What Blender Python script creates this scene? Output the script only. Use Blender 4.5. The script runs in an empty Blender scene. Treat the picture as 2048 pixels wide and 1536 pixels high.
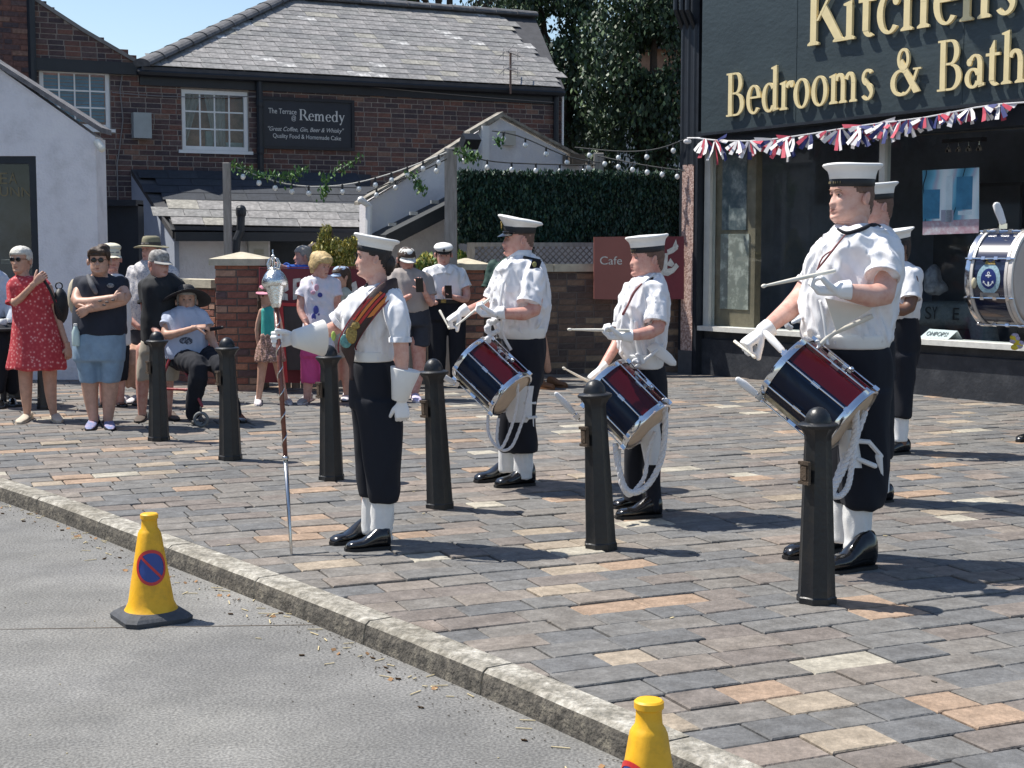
import bpy, bmesh, math, random
from mathutils import Vector as V, Matrix, noise
from math import sin, cos, pi, radians as R
random.seed(7)
sc = bpy.context.scene
# ------------------------------------------------------------------ camera, sky, sun, exposure
CH = 1.55                                  # camera height above the pavement (metres)
TH = math.atan(279/3000)
cam = bpy.data.cameras.new('camera'); camo = bpy.data.objects.new('camera', cam); sc.collection.objects.link(camo)
cam.lens = 36*3000/2048; cam.sensor_width = 36; cam.clip_start = .1; cam.clip_end = 600
camo.location = (0, 0, CH); camo.rotation_euler = (pi/2-TH, 0, 0)
sc.camera = camo
SUN = V((-1.0, .35, 1.82)).normalized()
w = bpy.data.worlds.new('World'); sc.world = w; w.use_nodes = True
nt = w.node_tree; bg = nt.nodes['Background']; sky = nt.nodes.new('ShaderNodeTexSky')
sky.sky_type = 'NISHITA'; sky.sun_disc = False
sky.sun_elevation = math.asin(SUN.z); sky.sun_rotation = math.atan2(SUN.x, SUN.y)
sky.air_density = 1.0; sky.dust_density = .5; sky.ozone_density = 1.3
nt.links.new(sky.outputs[0], bg.inputs[0]); bg.inputs[1].default_value = .115
sl = bpy.data.lights.new('sun', 'SUN'); sl.energy = 5.0; sl.angle = R(.53); sl.color = (1, .95, .87)
so = bpy.data.objects.new('sun', sl); sc.collection.objects.link(so)
so.rotation_euler = SUN.to_track_quat('Z', 'Y').to_euler(); so.location = (-6, 4, 12)
sc.view_settings.view_transform = 'Standard'; sc.view_settings.look = 'None'
sc.view_settings.exposure = .43; sc.view_settings.gamma = 1
sc.view_settings.use_curve_mapping = False
COL = sc.collection

# ------------------------------------------------------------------ photograph pixel -> place
def ray(px, py):
    u = (px-1024)/3000; v = (768-py)/3000
    return V((u, cos(TH)+v*sin(TH), v*cos(TH)-sin(TH)))
def G(px, py, z=0):
    d = ray(px, py); t = (z-CH)/d.z
    return V((d.x*t, d.y*t, z))
def D(px, py, Y):
    d = ray(px, py); t = Y/d.y
    return V((d.x*t, Y, CH+d.z*t))
def proj(p):
    x, y, z = p[0], p[1], p[2]-CH
    f = y*cos(TH)-z*sin(TH); u = y*sin(TH)+z*cos(TH)
    if f < .1: return (-9999, -9999)
    return (1024+3000*x/f, 768-3000*u/f)
def inview(p, m=40):
    a, b = proj(p); return -m < a < 2048+m and -m < b < 1536+m
def ppm(Y): return 3000/Y

# ------------------------------------------------------------------ materials
MATS = {}
def mat(name, col, rough=.7, metal=0, var=.18, vs=6, bump=.15, bs=120, spec=.5, stretch=None, trans=0, alpha=1, coat=0, mottle=None):
    if name in MATS: return MATS[name]
    m = bpy.data.materials.new(name); m.use_nodes = True; t = m.node_tree; b = t.nodes['Principled BSDF']
    b.inputs['Roughness'].default_value = rough; b.inputs['Metallic'].default_value = metal
    b.inputs['Specular IOR Level'].default_value = spec
    b.inputs['Coat Weight'].default_value = coat
    if trans: b.inputs['Transmission Weight'].default_value = trans
    b.inputs['Alpha'].default_value = alpha
    tc = t.nodes.new('ShaderNodeTexCoord'); src = tc.outputs['Object']
    if stretch:
        mp = t.nodes.new('ShaderNodeMapping'); mp.inputs['Scale'].default_value = stretch
        t.links.new(src, mp.inputs[0]); src = mp.outputs[0]
    if var > 0 or mottle:
        n = t.nodes.new('ShaderNodeTexNoise'); n.inputs['Scale'].default_value = vs; n.inputs['Detail'].default_value = 6
        n.inputs['Roughness'].default_value = .65
        t.links.new(src, n.inputs['Vector'])
        r = t.nodes.new('ShaderNodeValToRGB'); t.links.new(n.outputs[0], r.inputs[0])
        c = col
        lo = mottle[0] if mottle else tuple(x*(1-var) for x in c); hi = mottle[1] if mottle else tuple(min(1, x*(1+var)) for x in c)
        r.color_ramp.elements[0].position = .35; r.color_ramp.elements[1].position = .65
        r.color_ramp.elements[0].color = (*lo, 1); r.color_ramp.elements[1].color = (*hi, 1)
        if mottle:
            e = r.color_ramp.elements.new(.5); e.color = (*c, 1)
        t.links.new(r.outputs[0], b.inputs['Base Color'])
    else:
        b.inputs['Base Color'].default_value = (*col, 1)
    if bump:
        n2 = t.nodes.new('ShaderNodeTexNoise'); n2.inputs['Scale'].default_value = bs; n2.inputs['Detail'].default_value = 4
        t.links.new(src, n2.inputs['Vector'])
        bp = t.nodes.new('ShaderNodeBump'); bp.inputs['Strength'].default_value = bump; bp.inputs['Distance'].default_value = .01
        t.links.new(n2.outputs[0], bp.inputs['Height']); t.links.new(bp.outputs[0], b.inputs['Normal'])
    MATS[name] = m; return m
def voro(name, a, b_, c=None, scale=30, rough=.8):
    """small printed pattern: three colours in voronoi cells"""
    if name in MATS: return MATS[name]
    m = bpy.data.materials.new(name); m.use_nodes = True; t = m.node_tree; b = t.nodes['Principled BSDF']
    b.inputs['Roughness'].default_value = rough
    tc = t.nodes.new('ShaderNodeTexCoord'); n = t.nodes.new('ShaderNodeTexVoronoi'); n.inputs['Scale'].default_value = scale
    t.links.new(tc.outputs['Object'], n.inputs['Vector'])
    r = t.nodes.new('ShaderNodeValToRGB'); r.color_ramp.interpolation = 'LINEAR'
    t.links.new(n.outputs['Distance'], r.inputs[0])
    r.color_ramp.elements[0].position = .18; r.color_ramp.elements[0].color = (*b_, 1)
    r.color_ramp.elements[1].position = .34; r.color_ramp.elements[1].color = (*a, 1)
    if c: e = r.color_ramp.elements.new(.62); e.color = (*c, 1)
    t.links.new(r.outputs[0], b.inputs['Base Color'])
    MATS[name] = m; return m

def creased(name, col, sc_=9, dist=.06, rough=.85):
    """cloth with crease relief: ridged noise stretched along the folds"""
    if name in MATS: return MATS[name]
    m = mat(name, col, rough, var=.05, vs=8, bump=.1, bs=500); t = m.node_tree; b = t.nodes['Principled BSDF']
    old = b.inputs['Normal'].links[0].from_socket; tc = t.nodes.new('ShaderNodeTexCoord'); mp = t.nodes.new('ShaderNodeMapping'); mp.inputs['Scale'].default_value = (1, 1, .6); mp.inputs['Rotation'].default_value = (.4, .5, .2)
    n = t.nodes.new('ShaderNodeTexNoise'); n.noise_type = 'RIDGED_MULTIFRACTAL'; n.inputs['Scale'].default_value = sc_; n.inputs['Detail'].default_value = 2.5; n.inputs['Distortion'].default_value = .6
    t.links.new(tc.outputs['Object'], mp.inputs[0]); t.links.new(mp.outputs[0], n.inputs['Vector'])
    bp = t.nodes.new('ShaderNodeBump'); bp.inputs['Strength'].default_value = 1; bp.inputs['Distance'].default_value = dist
    t.links.new(n.outputs[0], bp.inputs['Height']); t.links.new(old, bp.inputs['Normal']); t.links.new(bp.outputs[0], b.inputs['Normal']); return m
WHITE = lambda: creased('white_cotton', (.77, .77, .79))
GLOVE = lambda: mat('white_glove', (.80, .80, .80), .8, var=.03, bump=.1, bs=500)
LEATHW = lambda: mat('white_webbing', (.76, .75, .72), .45, var=.04, bump=.05)
NAVY = lambda: creased('navy_serge', (.006, .008, .015), 5, .02, .9)
BLACKLEATHER = lambda: mat('polished_black_leather', (.008, .008, .009), .18, var=0, bump=.08, bs=60, coat=.5)
CHROME = lambda: mat('chrome', (.75, .76, .78), .14, 1, var=0, bump=0)
BLACKM = lambda: mat('black_ribbon', (.012, .012, .014), .55, var=.2, bump=.05)
SKIN = lambda: mat('fair_skin', (.65, .38, .30), .5, var=.10, vs=22, mottle=((.58, .30, .24), (.68, .43, .35)), bump=.08, bs=350, spec=.4)
SKINR = lambda: mat('ruddy_skin', (.61, .33, .265), .5, var=.12, vs=22, mottle=((.53, .235, .19), (.64, .38, .31)), bump=.08, bs=350, spec=.4)
SKIND = lambda: mat('dark_brown_skin', (.17, .085, .055), .5, var=.1, vs=22, bump=.08, bs=350)
SKINT = lambda: mat('tanned_skin', (.53, .31, .225), .5, var=.12, vs=22, bump=.08, bs=350)

# ------------------------------------------------------------------ naming / tagging
def tag(o, label=None, cat=None, group=None, kind=None):
    if label: o['label'] = label
    if cat: o['category'] = cat
    if group: o['group'] = group
    if kind: o['kind'] = kind
    return o
def thing(name, loc, label=None, cat=None, group=None, kind=None):
    o = bpy.data.objects.new(name, None); o.location = loc; COL.objects.link(o)
    o.empty_display_size = .2
    return tag(o, label, cat, group, kind)
WL = {}                                    # world location of every parent
def wloc(o):
    p = V(o.location); q = o.parent
    while q: p += V(q.location); q = q.parent
    return p

# ------------------------------------------------------------------ mesh builder
def frame(d, ref=None):
    d = d.normalized()
    if ref is None: ref = V((0, 0, 1)) if abs(d.z) < .92 else V((0, 1, 0))
    a = ref - d*ref.dot(d)
    if a.length < 1e-5: a = V((1, 0, 0)) - d*d.x
    a.normalize(); return a, d.cross(a)
def world_stain(m, prs):
    """weathering that runs across neighbouring pieces: (scale, low, high, pos0, pos1, stretch)"""
    t = m.node_tree; b = t.nodes['Principled BSDF']; g = t.nodes.new('ShaderNodeNewGeometry')
    for sc_, lo, hi, p0, p1 in prs:
        n = t.nodes.new('ShaderNodeTexNoise'); n.inputs['Scale'].default_value = sc_; n.inputs['Detail'].default_value = 5; n.inputs['Roughness'].default_value = .6
        t.links.new(g.outputs['Position'], n.inputs['Vector']); r = t.nodes.new('ShaderNodeValToRGB'); t.links.new(n.outputs[0], r.inputs[0])
        r.color_ramp.elements[0].position = p0; r.color_ramp.elements[1].position = p1
        r.color_ramp.elements[0].color = (*lo, 1); r.color_ramp.elements[1].color = (*hi, 1)
        mx = t.nodes.new('ShaderNodeMix'); mx.data_type = 'RGBA'; mx.blend_type = 'MULTIPLY'; mx.inputs[0].default_value = 1
        t.links.new(b.inputs['Base Color'].links[0].from_socket, mx.inputs[6]); t.links.new(r.outputs[0], mx.inputs[7]); t.links.new(mx.outputs[2], b.inputs['Base Color'])
class MB:
    def __init__(s): s.v = []; s.f = []; s.m = []
    def add(s, vs, fs, mi=0):
        o = len(s.v); s.v += [tuple(p) for p in vs]; s.f += [tuple(i+o for i in f) for f in fs]; s.m += [mi]*len(fs)
        return s
    def rings(s, rs, cap=(1, 1), mi=0, closed=True):
        n = len(rs[0]); vs = [p for r in rs for p in r]; fs = []
        for i in range(len(rs)-1):
            for j in range(n if closed else n-1):
                k = (j+1) % n; fs.append((i*n+j, i*n+k, (i+1)*n+k, (i+1)*n+j))
        if closed and cap[0]: fs.append(tuple(range(n-1, -1, -1)))
        if closed and cap[1]: fs.append(tuple((len(rs)-1)*n+j for j in range(n)))
        return s.add(vs, fs, mi)
    def ring(s, c, e1, e2, r1, r2, n=16, p=2.0):
        out = []
        for j in range(n):
            a = 2*pi*j/n; ca, sa = cos(a), sin(a)
            x = math.copysign(abs(ca)**(2/p), ca); y = math.copysign(abs(sa)**(2/p), sa)
            out.append(c+e1*(r1*x)+e2*(r2*y))
        return out
    def tube(s, pts, rad, n=12, round_=(1, 1), mi=0, ref=None, flat=1.0):
        pts = [V(p) for p in pts]
        if not isinstance(rad, (list, tuple)): rad = [rad]*len(pts)
        rs = []; a = None
        for i, p in enumerate(pts):
            d = (pts[min(i+1, len(pts)-1)]-pts[max(i-1, 0)]).normalized()
            if a is None: a, b = frame(d, ref)
            else:
                a = (a-d*a.dot(d)); a = a.normalized() if a.length > 1e-6 else frame(d)[0]; b = d.cross(a)
            if i == 0 and round_[0]:
                for q in (.98, .75, .4): rs.append(s.ring(p-d*(rad[0]*math.sin(math.acos(1-q)) if 0 else rad[0]*q), a, b, rad[0]*math.sqrt(max(0, 1-q*q))+1e-4, (rad[0]*math.sqrt(max(0, 1-q*q)))*flat+1e-4, n))
            rs.append(s.ring(p, a, b, rad[i], rad[i]*flat, n))
            if i == len(pts)-1 and round_[1]:
                for q in (.4, .75, .98): rs.append(s.ring(p+d*rad[i]*q, a, b, rad[i]*math.sqrt(1-q*q)+1e-4, rad[i]*math.sqrt(1-q*q)*flat+1e-4, n))
        return s.rings(rs, mi=mi)
    def box(s, c, ex, ey, ez, mi=0):
        """centre, three half-extent vectors"""
        c = V(c); vs = [c+ex*i+ey*j+ez*k for i in (-1, 1) for j in (-1, 1) for k in (-1, 1)]
        return s.add(vs, [(0, 1, 3, 2), (4, 6, 7, 5), (0, 4, 5, 1), (2, 3, 7, 6), (0, 2, 6, 4), (1, 5, 7, 3)], mi)
    def abox(s, x0, x1, y0, y1, z0, z1, mi=0):
        return s.box(((x0+x1)/2, (y0+y1)/2, (z0+z1)/2), V(((x1-x0)/2, 0, 0)), V((0, (y1-y0)/2, 0)), V((0, 0, (z1-z0)/2)), mi)
    def lathe(s, c, prof, n=24, a=V((1, 0, 0)), b=V((0, 1, 0)), up=V((0, 0, 1)), mi=0, cap=(1, 1), ry=1.0):
        return s.rings([s.ring(V(c)+up*z, a, b, r, r*ry, n) for r, z in prof], cap=cap, mi=mi)
    def ell(s, c, rx, ry, rz, a=V((1, 0, 0)), b=V((0, 1, 0)), up=V((0, 0, 1)), n=14, k=9, mi=0):
        rs = []
        for i in range(k+1):
            t = -pi/2+pi*i/k; q = max(cos(t), .02)
            rs.append(s.ring(V(c)+up*(rz*sin(t)), a, b, rx*q, ry*q, n))
        return s.rings(rs, mi=mi)
    def torus(s, c, a, b, R_, r, n=24, k=8, mi=0, ry=None, arc=(0, 2*pi)):
        c = V(c); nn = a.cross(b); full = abs(arc[1]-arc[0]-2*pi) < 1e-3; rs = []
        for i in range(n+(0 if full else 1)):
            t = arc[0]+(arc[1]-arc[0])*i/n; d = a*cos(t)+b*sin(t); q = a*(R_*cos(t))+b*((ry or R_)*sin(t))
            rs.append([c+q+d*(r*cos(u))+nn*(r*sin(u)) for u in [2*pi*j/k for j in range(k)]])
        if full: rs.append(rs[0])
        return s.rings(rs, cap=(not full, not full), mi=mi)
    def prism(s, poly, off, mi=0):
        """polygon (list of world points) extruded by vector off"""
        n = len(poly); vs = [V(p) for p in poly]+[V(p)+off for p in poly]
        fs = [tuple(range(n)), tuple(range(2*n-1, n-1, -1))]+[(i, i+n, (i+1) % n+n, (i+1) % n) for i in range(n)]
        return s.add(vs, fs, mi)
    def quad(s, a, b, c, d, mi=0): return s.add([a, b, c, d], [(0, 1, 2, 3)], mi)
    def build(s, name, mats, parent=None, smooth=False, voxel=None, sm=2, disp=None, extra=None, sharp=None, loc=None):
        if not isinstance(mats, (list, tuple)): mats = [mats]
        o0 = wloc(parent) if parent else (V(loc) if loc else V((0, 0, 0)))
        me = bpy.data.meshes.new(name)
        if voxel:
            me.from_pydata([tuple(V(p)-o0) for p in s.v], [], s.f); me.update()
            bm = bmesh.new(); bm.from_mesh(me); bmesh.ops.recalc_face_normals(bm, faces=bm.faces); bm.to_mesh(me); bm.free()
            t = bpy.data.objects.new('t', me); COL.objects.link(t)
            r = t.modifiers.new('r', 'REMESH'); r.mode = 'VOXEL'; r.voxel_size = voxel
            if sm: q = t.modifiers.new('s', 'SMOOTH'); q.factor = .5; q.iterations = sm
            dg = bpy.context.evaluated_depsgraph_get(); dg.update()
            me2 = bpy.data.meshes.new_from_object(t.evaluated_get(dg)); bpy.data.objects.remove(t); bpy.data.meshes.remove(me); me = me2; me.name = name
            if disp:
                me.update(); nn = [V(v.normal) for v in me.vertices]
                for v, q in zip(me.vertices, nn): v.co = v.co + q*disp(v.co)
            if extra and extra.v:
                bm = bmesh.new(); bm.from_mesh(me); vv = [bm.verts.new(tuple(V(p)-o0)) for p in extra.v]
                for f in extra.f:
                    try: bm.faces.new([vv[i] for i in f])
                    except ValueError: pass
                bm.normal_update(); bm.to_mesh(me); bm.free()
        else:
            me.from_pydata([tuple(V(p)-o0) for p in s.v], [], s.f)
            for p_, mi in zip(me.polygons, s.m): p_.material_index = mi
        me.materials.clear()
        for m in mats: me.materials.append(m)
        if not voxel:
            for p_, mi in zip(me.polygons, s.m): p_.material_index = mi
            bm = bmesh.new(); bm.from_mesh(me); bmesh.ops.recalc_face_normals(bm, faces=bm.faces)
            if sharp: 
                for e in bm.edges:
                    if len(e.link_faces) == 2 and e.calc_face_angle(0) > R(sharp): e.smooth = False
            bm.to_mesh(me); bm.free()
        if smooth or voxel: me.polygons.foreach_set('use_smooth', [True]*len(me.polygons))
        me.update()
        o = bpy.data.objects.new(name, me); COL.objects.link(o)
        if parent: o.parent = parent
        elif loc: o.location = loc
        return o
def struct(name, mb, m, **k):
    o = mb.build(name, m, **k); o['kind'] = 'structure'; return o

class PL:
    """vertical wall plane through two ground points; s along it, z up, o outwards towards the square"""
    def __init__(s, A, B):
        s.A = V((A[0], A[1], 0)); s.u = (V((B[0], B[1], 0))-s.A).normalized(); s.n = V((s.u.y, -s.u.x, 0))
        if s.n.dot(-s.A) < 0: s.n = -s.n
        s.W = (V((B[0], B[1], 0))-s.A).length
    def pt(s, a, z, o=0): p = s.A+s.u*a+s.n*o; return V((p.x, p.y, z))
    def px(s, px, py, o=0):
        d = ray(px, py); a = s.A+s.n*o-V((0, 0, 0)); t = a.dot(s.n)/d.dot(s.n)
        p = d*t; return (V((p.x, p.y, 0))-s.A).dot(s.u), CH+p.z
    def wp(s, px, py, o=0): a, z = s.px(px, py, o); return s.pt(a, z, o)
    def poly(s, mb, pts, o0, o1, mi=0, pix=False, ref=None):
        if pix: pts = [s.px(a, b, o1 if ref is None else ref) for a, b in pts]
        return mb.prism([s.pt(a, z, o1) for a, z in pts], s.n*(o0-o1), mi)
    def rect(s, mb, a0, a1, z0, z1, o0, o1, mi=0): return s.poly(mb, [(a0, z0), (a1, z0), (a1, z1), (a0, z1)], o0, o1, mi)

def text_mesh(txt, size, M4, mats, parent, name='lettering', ext=.002, width=None, shear=0):
    c = bpy.data.curves.new('t', 'FONT'); c.body = txt; c.size = size; c.extrude = ext; c.align_x = 'LEFT'; c.shear = shear
    t = bpy.data.objects.new('t', c); COL.objects.link(t)
    dg = bpy.context.evaluated_depsgraph_get(); dg.update()
    me = bpy.data.meshes.new_from_object(t.evaluated_get(dg)); bpy.data.objects.remove(t); bpy.data.curves.remove(c)
    if width:
        xs = [v.co.x for v in me.vertices]; k = width/max(1e-6, max(xs)-min(xs)); x0 = min(xs)
        for v in me.vertices: v.co.x = (v.co.x-x0)*k
    me.transform(M4)
    if parent:
        o0 = wloc(parent); me.transform(Matrix.Translation(-o0))
    me.materials.clear(); me.materials.append(mats)
    o = bpy.data.objects.new(name, me); COL.objects.link(o)
    if parent: o.parent = parent
    return o
def basis(o, x, y, z):
    return Matrix(((x.x, y.x, z.x, o.x), (x.y, y.y, z.y, o.y), (x.z, y.z, z.z, o.z), (0, 0, 0, 1)))
X, Y_, Z = V((1, 0, 0)), V((0, 1, 0)), V((0, 0, 1))
# ================================================================== GROUND: road, kerb, paved square
RZ = -.095
asph = mat('asphalt', (.19, .188, .18), .9, var=.1, vs=1.2, bump=.7, bs=55, mottle=((.163, .162, .156), (.218, .215, .206)))
t = asph.node_tree; b = t.nodes['Principled BSDF']
nz = t.nodes.new('ShaderNodeTexNoise'); nz.inputs['Scale'].default_value = 95; nz.inputs['Detail'].default_value = 5
tc = t.nodes.new('ShaderNodeTexCoord'); t.links.new(tc.outputs['Object'], nz.inputs[0])
rp = t.nodes.new('ShaderNodeValToRGB'); rp.color_ramp.elements[0].position = .35; rp.color_ramp.elements[0].color = (.62, .62, .62, 1)
rp.color_ramp.elements[1].position = .68; rp.color_ramp.elements[1].color = (1.36, 1.36, 1.34, 1)
t.links.new(nz.outputs[0], rp.inputs[0])
mx = t.nodes.new('ShaderNodeMix'); mx.data_type = 'RGBA'; mx.blend_type = 'MULTIPLY'; mx.inputs[0].default_value = 1
old = b.inputs['Base Color'].links[0].from_socket
t.links.new(old, mx.inputs[6]); t.links.new(rp.outputs[0], mx.inputs[7]); t.links.new(mx.outputs[2], b.inputs['Base Color'])
world_stain(asph, [(.55, (.86, .86, .88), (1.16, 1.15, 1.13), .35, .65), (3.5, (.9, .9, .9), (1.06, 1.06, 1.06), .4, .6)])
mb = MB(); mb.add([(-150, -60, RZ), (150, -60, RZ), (150, 260, RZ), (-150, 260, RZ)], [(0, 1, 2, 3)])
struct('road', mb, asph)
# kerb polyline (back edge) from the far left to the near right
kp = [(-700, 815), (-400, 860), (-180, 905), (0, 954), (207, 1020), (352, 1078), (501, 1126), (700, 1202), (874, 1269), (1042, 1330), (1188, 1394), (1398, 1478), (1600, 1565), (1850, 1680)]
K = [G(*p) for p in kp]
# resample
def resample(P, step):
    out = [P[0]]; 
    for a, b in zip(P, P[1:]):
        n = max(1, int((b-a).length/step))
        for i in range(1, n+1): out.append(a.lerp(b, i/n))
    return out
def smoothpoly(P, it=6):
    for _ in range(it): P = [P[0]]+[(P[i-1]+P[i]*2+P[i+1])/4 for i in range(1, len(P)-1)]+[P[-1]]
    return P
K = smoothpoly(resample(K, .15), 30)
def nrm(i, P):
    d = (P[min(i+1, len(P)-1)]-P[max(i-1, 0)]).normalized(); n = V((d.y, -d.x, 0))
    return n if n.y < 0 else -n              # towards the road
# arc length pieces of about .9 m
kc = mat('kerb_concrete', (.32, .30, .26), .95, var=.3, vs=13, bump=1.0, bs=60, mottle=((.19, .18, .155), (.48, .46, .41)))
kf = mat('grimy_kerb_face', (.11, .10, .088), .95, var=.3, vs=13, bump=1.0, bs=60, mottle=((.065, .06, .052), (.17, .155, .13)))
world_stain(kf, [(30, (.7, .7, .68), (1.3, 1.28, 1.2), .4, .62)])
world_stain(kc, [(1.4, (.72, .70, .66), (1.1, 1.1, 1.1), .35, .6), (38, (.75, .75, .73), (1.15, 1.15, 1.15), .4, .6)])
kerb = thing('kerb', K[len(K)//2], kind='structure')
acc = 0; seg = []; KW = .135
def kerbstone(idx):
    m = MB(); rs = []
    P = [K[i] for i in idx]
    for q, i in enumerate(idx):
        n = nrm(i, K); p = K[i]; e = (idx[1]-idx[0])
        d = (K[min(i+1, len(K)-1)]-K[max(i-1, 0)]).normalized()
        if q == 0: p = p+d*.006
        if q == len(idx)-1: p = p-d*.006
        j = .002*noise.noise(p*5)
        rs.append([p+n*.0+Z*-.12, p+Z*(.004+j), p+n*(KW-.022)+Z*(.004+j), p+n*(KW-.004)+Z*(-.010+j), p+n*(KW+.004)+Z*(-.04), p+n*(KW+.012)+Z*(RZ-.03)])
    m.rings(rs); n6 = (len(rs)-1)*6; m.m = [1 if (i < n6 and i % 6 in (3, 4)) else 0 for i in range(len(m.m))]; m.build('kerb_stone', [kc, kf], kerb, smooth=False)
cur = [0]
for i in range(1, len(K)):
    acc += (K[i]-K[i-1]).length; cur.append(i)
    if acc > .85 or i == len(K)-1:
        if len(cur) > 1: kerbstone(cur)
        cur = [i]; acc = 0
# base slab under pavers
jm = mat('sandy_joint', (.055, .05, .045), .95, var=.4, vs=12, bump=.5, bs=90)
mb = MB(); far = [V((60, 2.2, 0)), V((60, 200, 0)), V((-60, 200, 0)), V((-60, K[0].y, 0))]
poly = [p+V((0, 0, -.011)) for p in K]+[p+V((0, 0, -.011)) for p in far]
mb.add(poly, [tuple(range(len(poly)))])
pav = struct('pavement', mb, jm)
bm = bmesh.new(); bm.from_mesh(pav.data); bmesh.ops.triangulate(bm, faces=bm.faces); bm.to_mesh(pav.data); bm.free()
TON = [((.155, .158, .163), 26), ((.185, .183, .180), 26), ((.215, .202, .188), 20), ((.205, .180, .165), 14), ((.25, .22, .195), 8), ((.38, .275, .20), 5), ((.38, .32, .25), 3.5), ((.46, .43, .36), 1.6), ((.28, .235, .205), 6)]
PM = []
for i, (c, w_) in enumerate(TON):
    PM.append(mat('paver_stone_%d' % i, c, .85, var=.18, vs=11, bump=.5, bs=60, mottle=(tuple(x*.82 for x in c), tuple(min(1, x*1.22) for x in c))))
for m_ in PM: world_stain(m_, [(.7, (.76, .75, .73), (.90, .89, .87), .35, .62), (7, (.84, .83, .82), (1.05, 1.05, 1.05), .38, .55), (45, (.86, .86, .86), (1.08, 1.08, 1.08), .4, .62)])
def tone(): return random.choices(range(len(TON)), [w_ for _, w_ in TON])[0]
u = V((.917, .398, 0)); vv = V((-.398, .917, 0)); CW = .185; GAP = .004
# shop line
S0 = G(1372, 745); sd = V((.775, -1, 0)).normalized(); SN = V((sd.y, -sd.x, 0)); SN = SN if SN.y < 0 else -SN
def clip(poly, p, n):                        # keep the side where (q-p).n >= 0
    out = []
    for i in range(len(poly)):
        a, b = poly[i], poly[(i+1) % len(poly)]; da, db = (a-p).dot(n), (b-p).dot(n)
        if da >= 0: out.append(a)
        if (da > 0 > db) or (da < 0 < db): out.append(a.lerp(b, da/(da-db)))
    return out
def pavergeo(mb, poly, z, mi, bev=.006):
    c = sum(poly, V((0, 0, 0)))/len(poly); n = len(poly)
    lo = [V((p.x, p.y, -.02)) for p in poly]; md = [V((p.x, p.y, z-.005)) for p in poly]
    tp = [V((p.x, p.y, z))+(c-p).normalized()*bev*1.2 for p in poly]
    for q in tp: q.z = z
    mb.rings([lo, md, tp], cap=(0, 1), mi=mi)
cands = []; stuffmb = MB(); KK = K
for row in range(-20, 165):
    x = -14+random.random()*.25; off = row*CW
    while x < 16:
        L = random.choice((.20, .26, .26, .31, .31, .36))
        c = u*(x+L/2)+vv*(off+CW/2); c = c+vv*(.05*noise.noise(c*.5)+.008*noise.noise(c*2.5))
        x += L
        if not (-6.6 < c.x < 9 and 3.6 < c.y < 20.5): continue
        if (c-S0).dot(SN) < -.1 and (c-S0).dot(sd) > 0: continue
        pr = proj(c)
        if not (-150 < pr[0] < 2200 and pr[1] < 1640): continue
        # nearest kerb vertex
        k = min(range(0, len(KK)), key=lambda i: (KK[i]-c).length_squared)
        n = -nrm(k, KK); dist = (c-KK[k]).dot(n)
        if dist < -.12: continue
        j = lambda: random.uniform(-.0025, .0025)
        P = [c+u*(sx*(L/2-GAP)+j())+vv*(sy*(CW/2-GAP)+j()) for sx, sy in ((-1, -1), (1, -1), (1, 1), (-1, 1))]
        full = dist > .3
        if not full:
            P = clip(P, KK[k]+n*.006, n)
            if len(P) < 3: continue
            ar = abs(sum(P[i].x*P[(i+1) % len(P)].y-P[(i+1) % len(P)].x*P[i].y for i in range(len(P)))/2)
            if ar < .002: continue
        cands.append((c.length, c, L, P, full, tone()))
cands.sort(key=lambda q: q[0])
tmpl = {}; npart = 0
for dist, c, L, P, full, tn in cands:
    z = random.uniform(-.0042, .0045)
    if npart < 298 and inview(c, 0):
        npart += 1
        if full:
            key = (L, tn)
            if key not in tmpl:
                m = MB(); pavergeo(m, [u*(sx*(L/2-GAP))+vv*(sy*(CW/2-GAP)) for sx, sy in ((-1, -1), (1, -1), (1, 1), (-1, 1))], 0, 0)
                o = m.build('paver', PM[tn], pav); tmpl[key] = o.data
                o.location = (c.x, c.y, z)
            else:
                o = bpy.data.objects.new('paver', tmpl[key]); COL.objects.link(o); o.parent = pav; o.location = (c.x, c.y, z)
            o.rotation_euler = (random.uniform(-.014, .014), random.uniform(-.014, .014), random.uniform(-.012, .012))
        else:
            m = MB(); pavergeo(m, P, z, 0); m.build('paver', PM[tn], pav)
    else: pavergeo(stuffmb, P, z, tn)
o = stuffmb.build('paver_field', PM, pav); o['kind'] = 'stuff'
# distant pavement beyond the pieces: joint slab shows; cover it with a plain sheet of the same stone tone
# straw, grit and dry leaves in the gutter
st = MB(); gm = [mat('dry_straw', (.55, .46, .27), .9, bump=0), mat('grit', (.12, .10, .08), .95, bump=0), mat('dry_leaf', (.30, .17, .08), .9, bump=0)]
for _ in range(2000):
    i = random.randrange(8, len(K)-3); n = nrm(i, K); q = abs(random.gauss(0, .1))
    clump = .5+.5*noise.noise(K[i]*1.3)
    if random.random() > clump*1.3: continue
    p = K[i]+n*(KW+.02+q)+Z*(RZ+.004)+V((random.uniform(-.07, .07), random.uniform(-.05, .05), 0)); a = random.random()*pi*2; d = V((cos(a), sin(a), 0))
    r = random.random()
    if r < .15: st.box(p, d*random.uniform(.008, .035), d.cross(Z)*.0022, Z*.0012, 0)
    elif r < .93: st.ell(p, .0034*random.uniform(.5, 1.6), .0026, .002, n=5, k=3, mi=1)
    else: st.box(p, d*.011, d.cross(Z)*.006+Z*.004, Z*.001, 2)
for _ in range(260):
    p = V((random.uniform(-4, 2.4), random.uniform(3, 8), RZ+.002))
    pr = proj(p)
    i = min(range(0, len(K), 3), key=lambda i: (K[i]-p).length_squared)
    if (p-K[i]).dot(nrm(i, K)) < KW+.05: continue
    st.ell(p, .004, .003, .002, n=5, k=3, mi=random.choice((1, 1, 0)))
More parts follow.
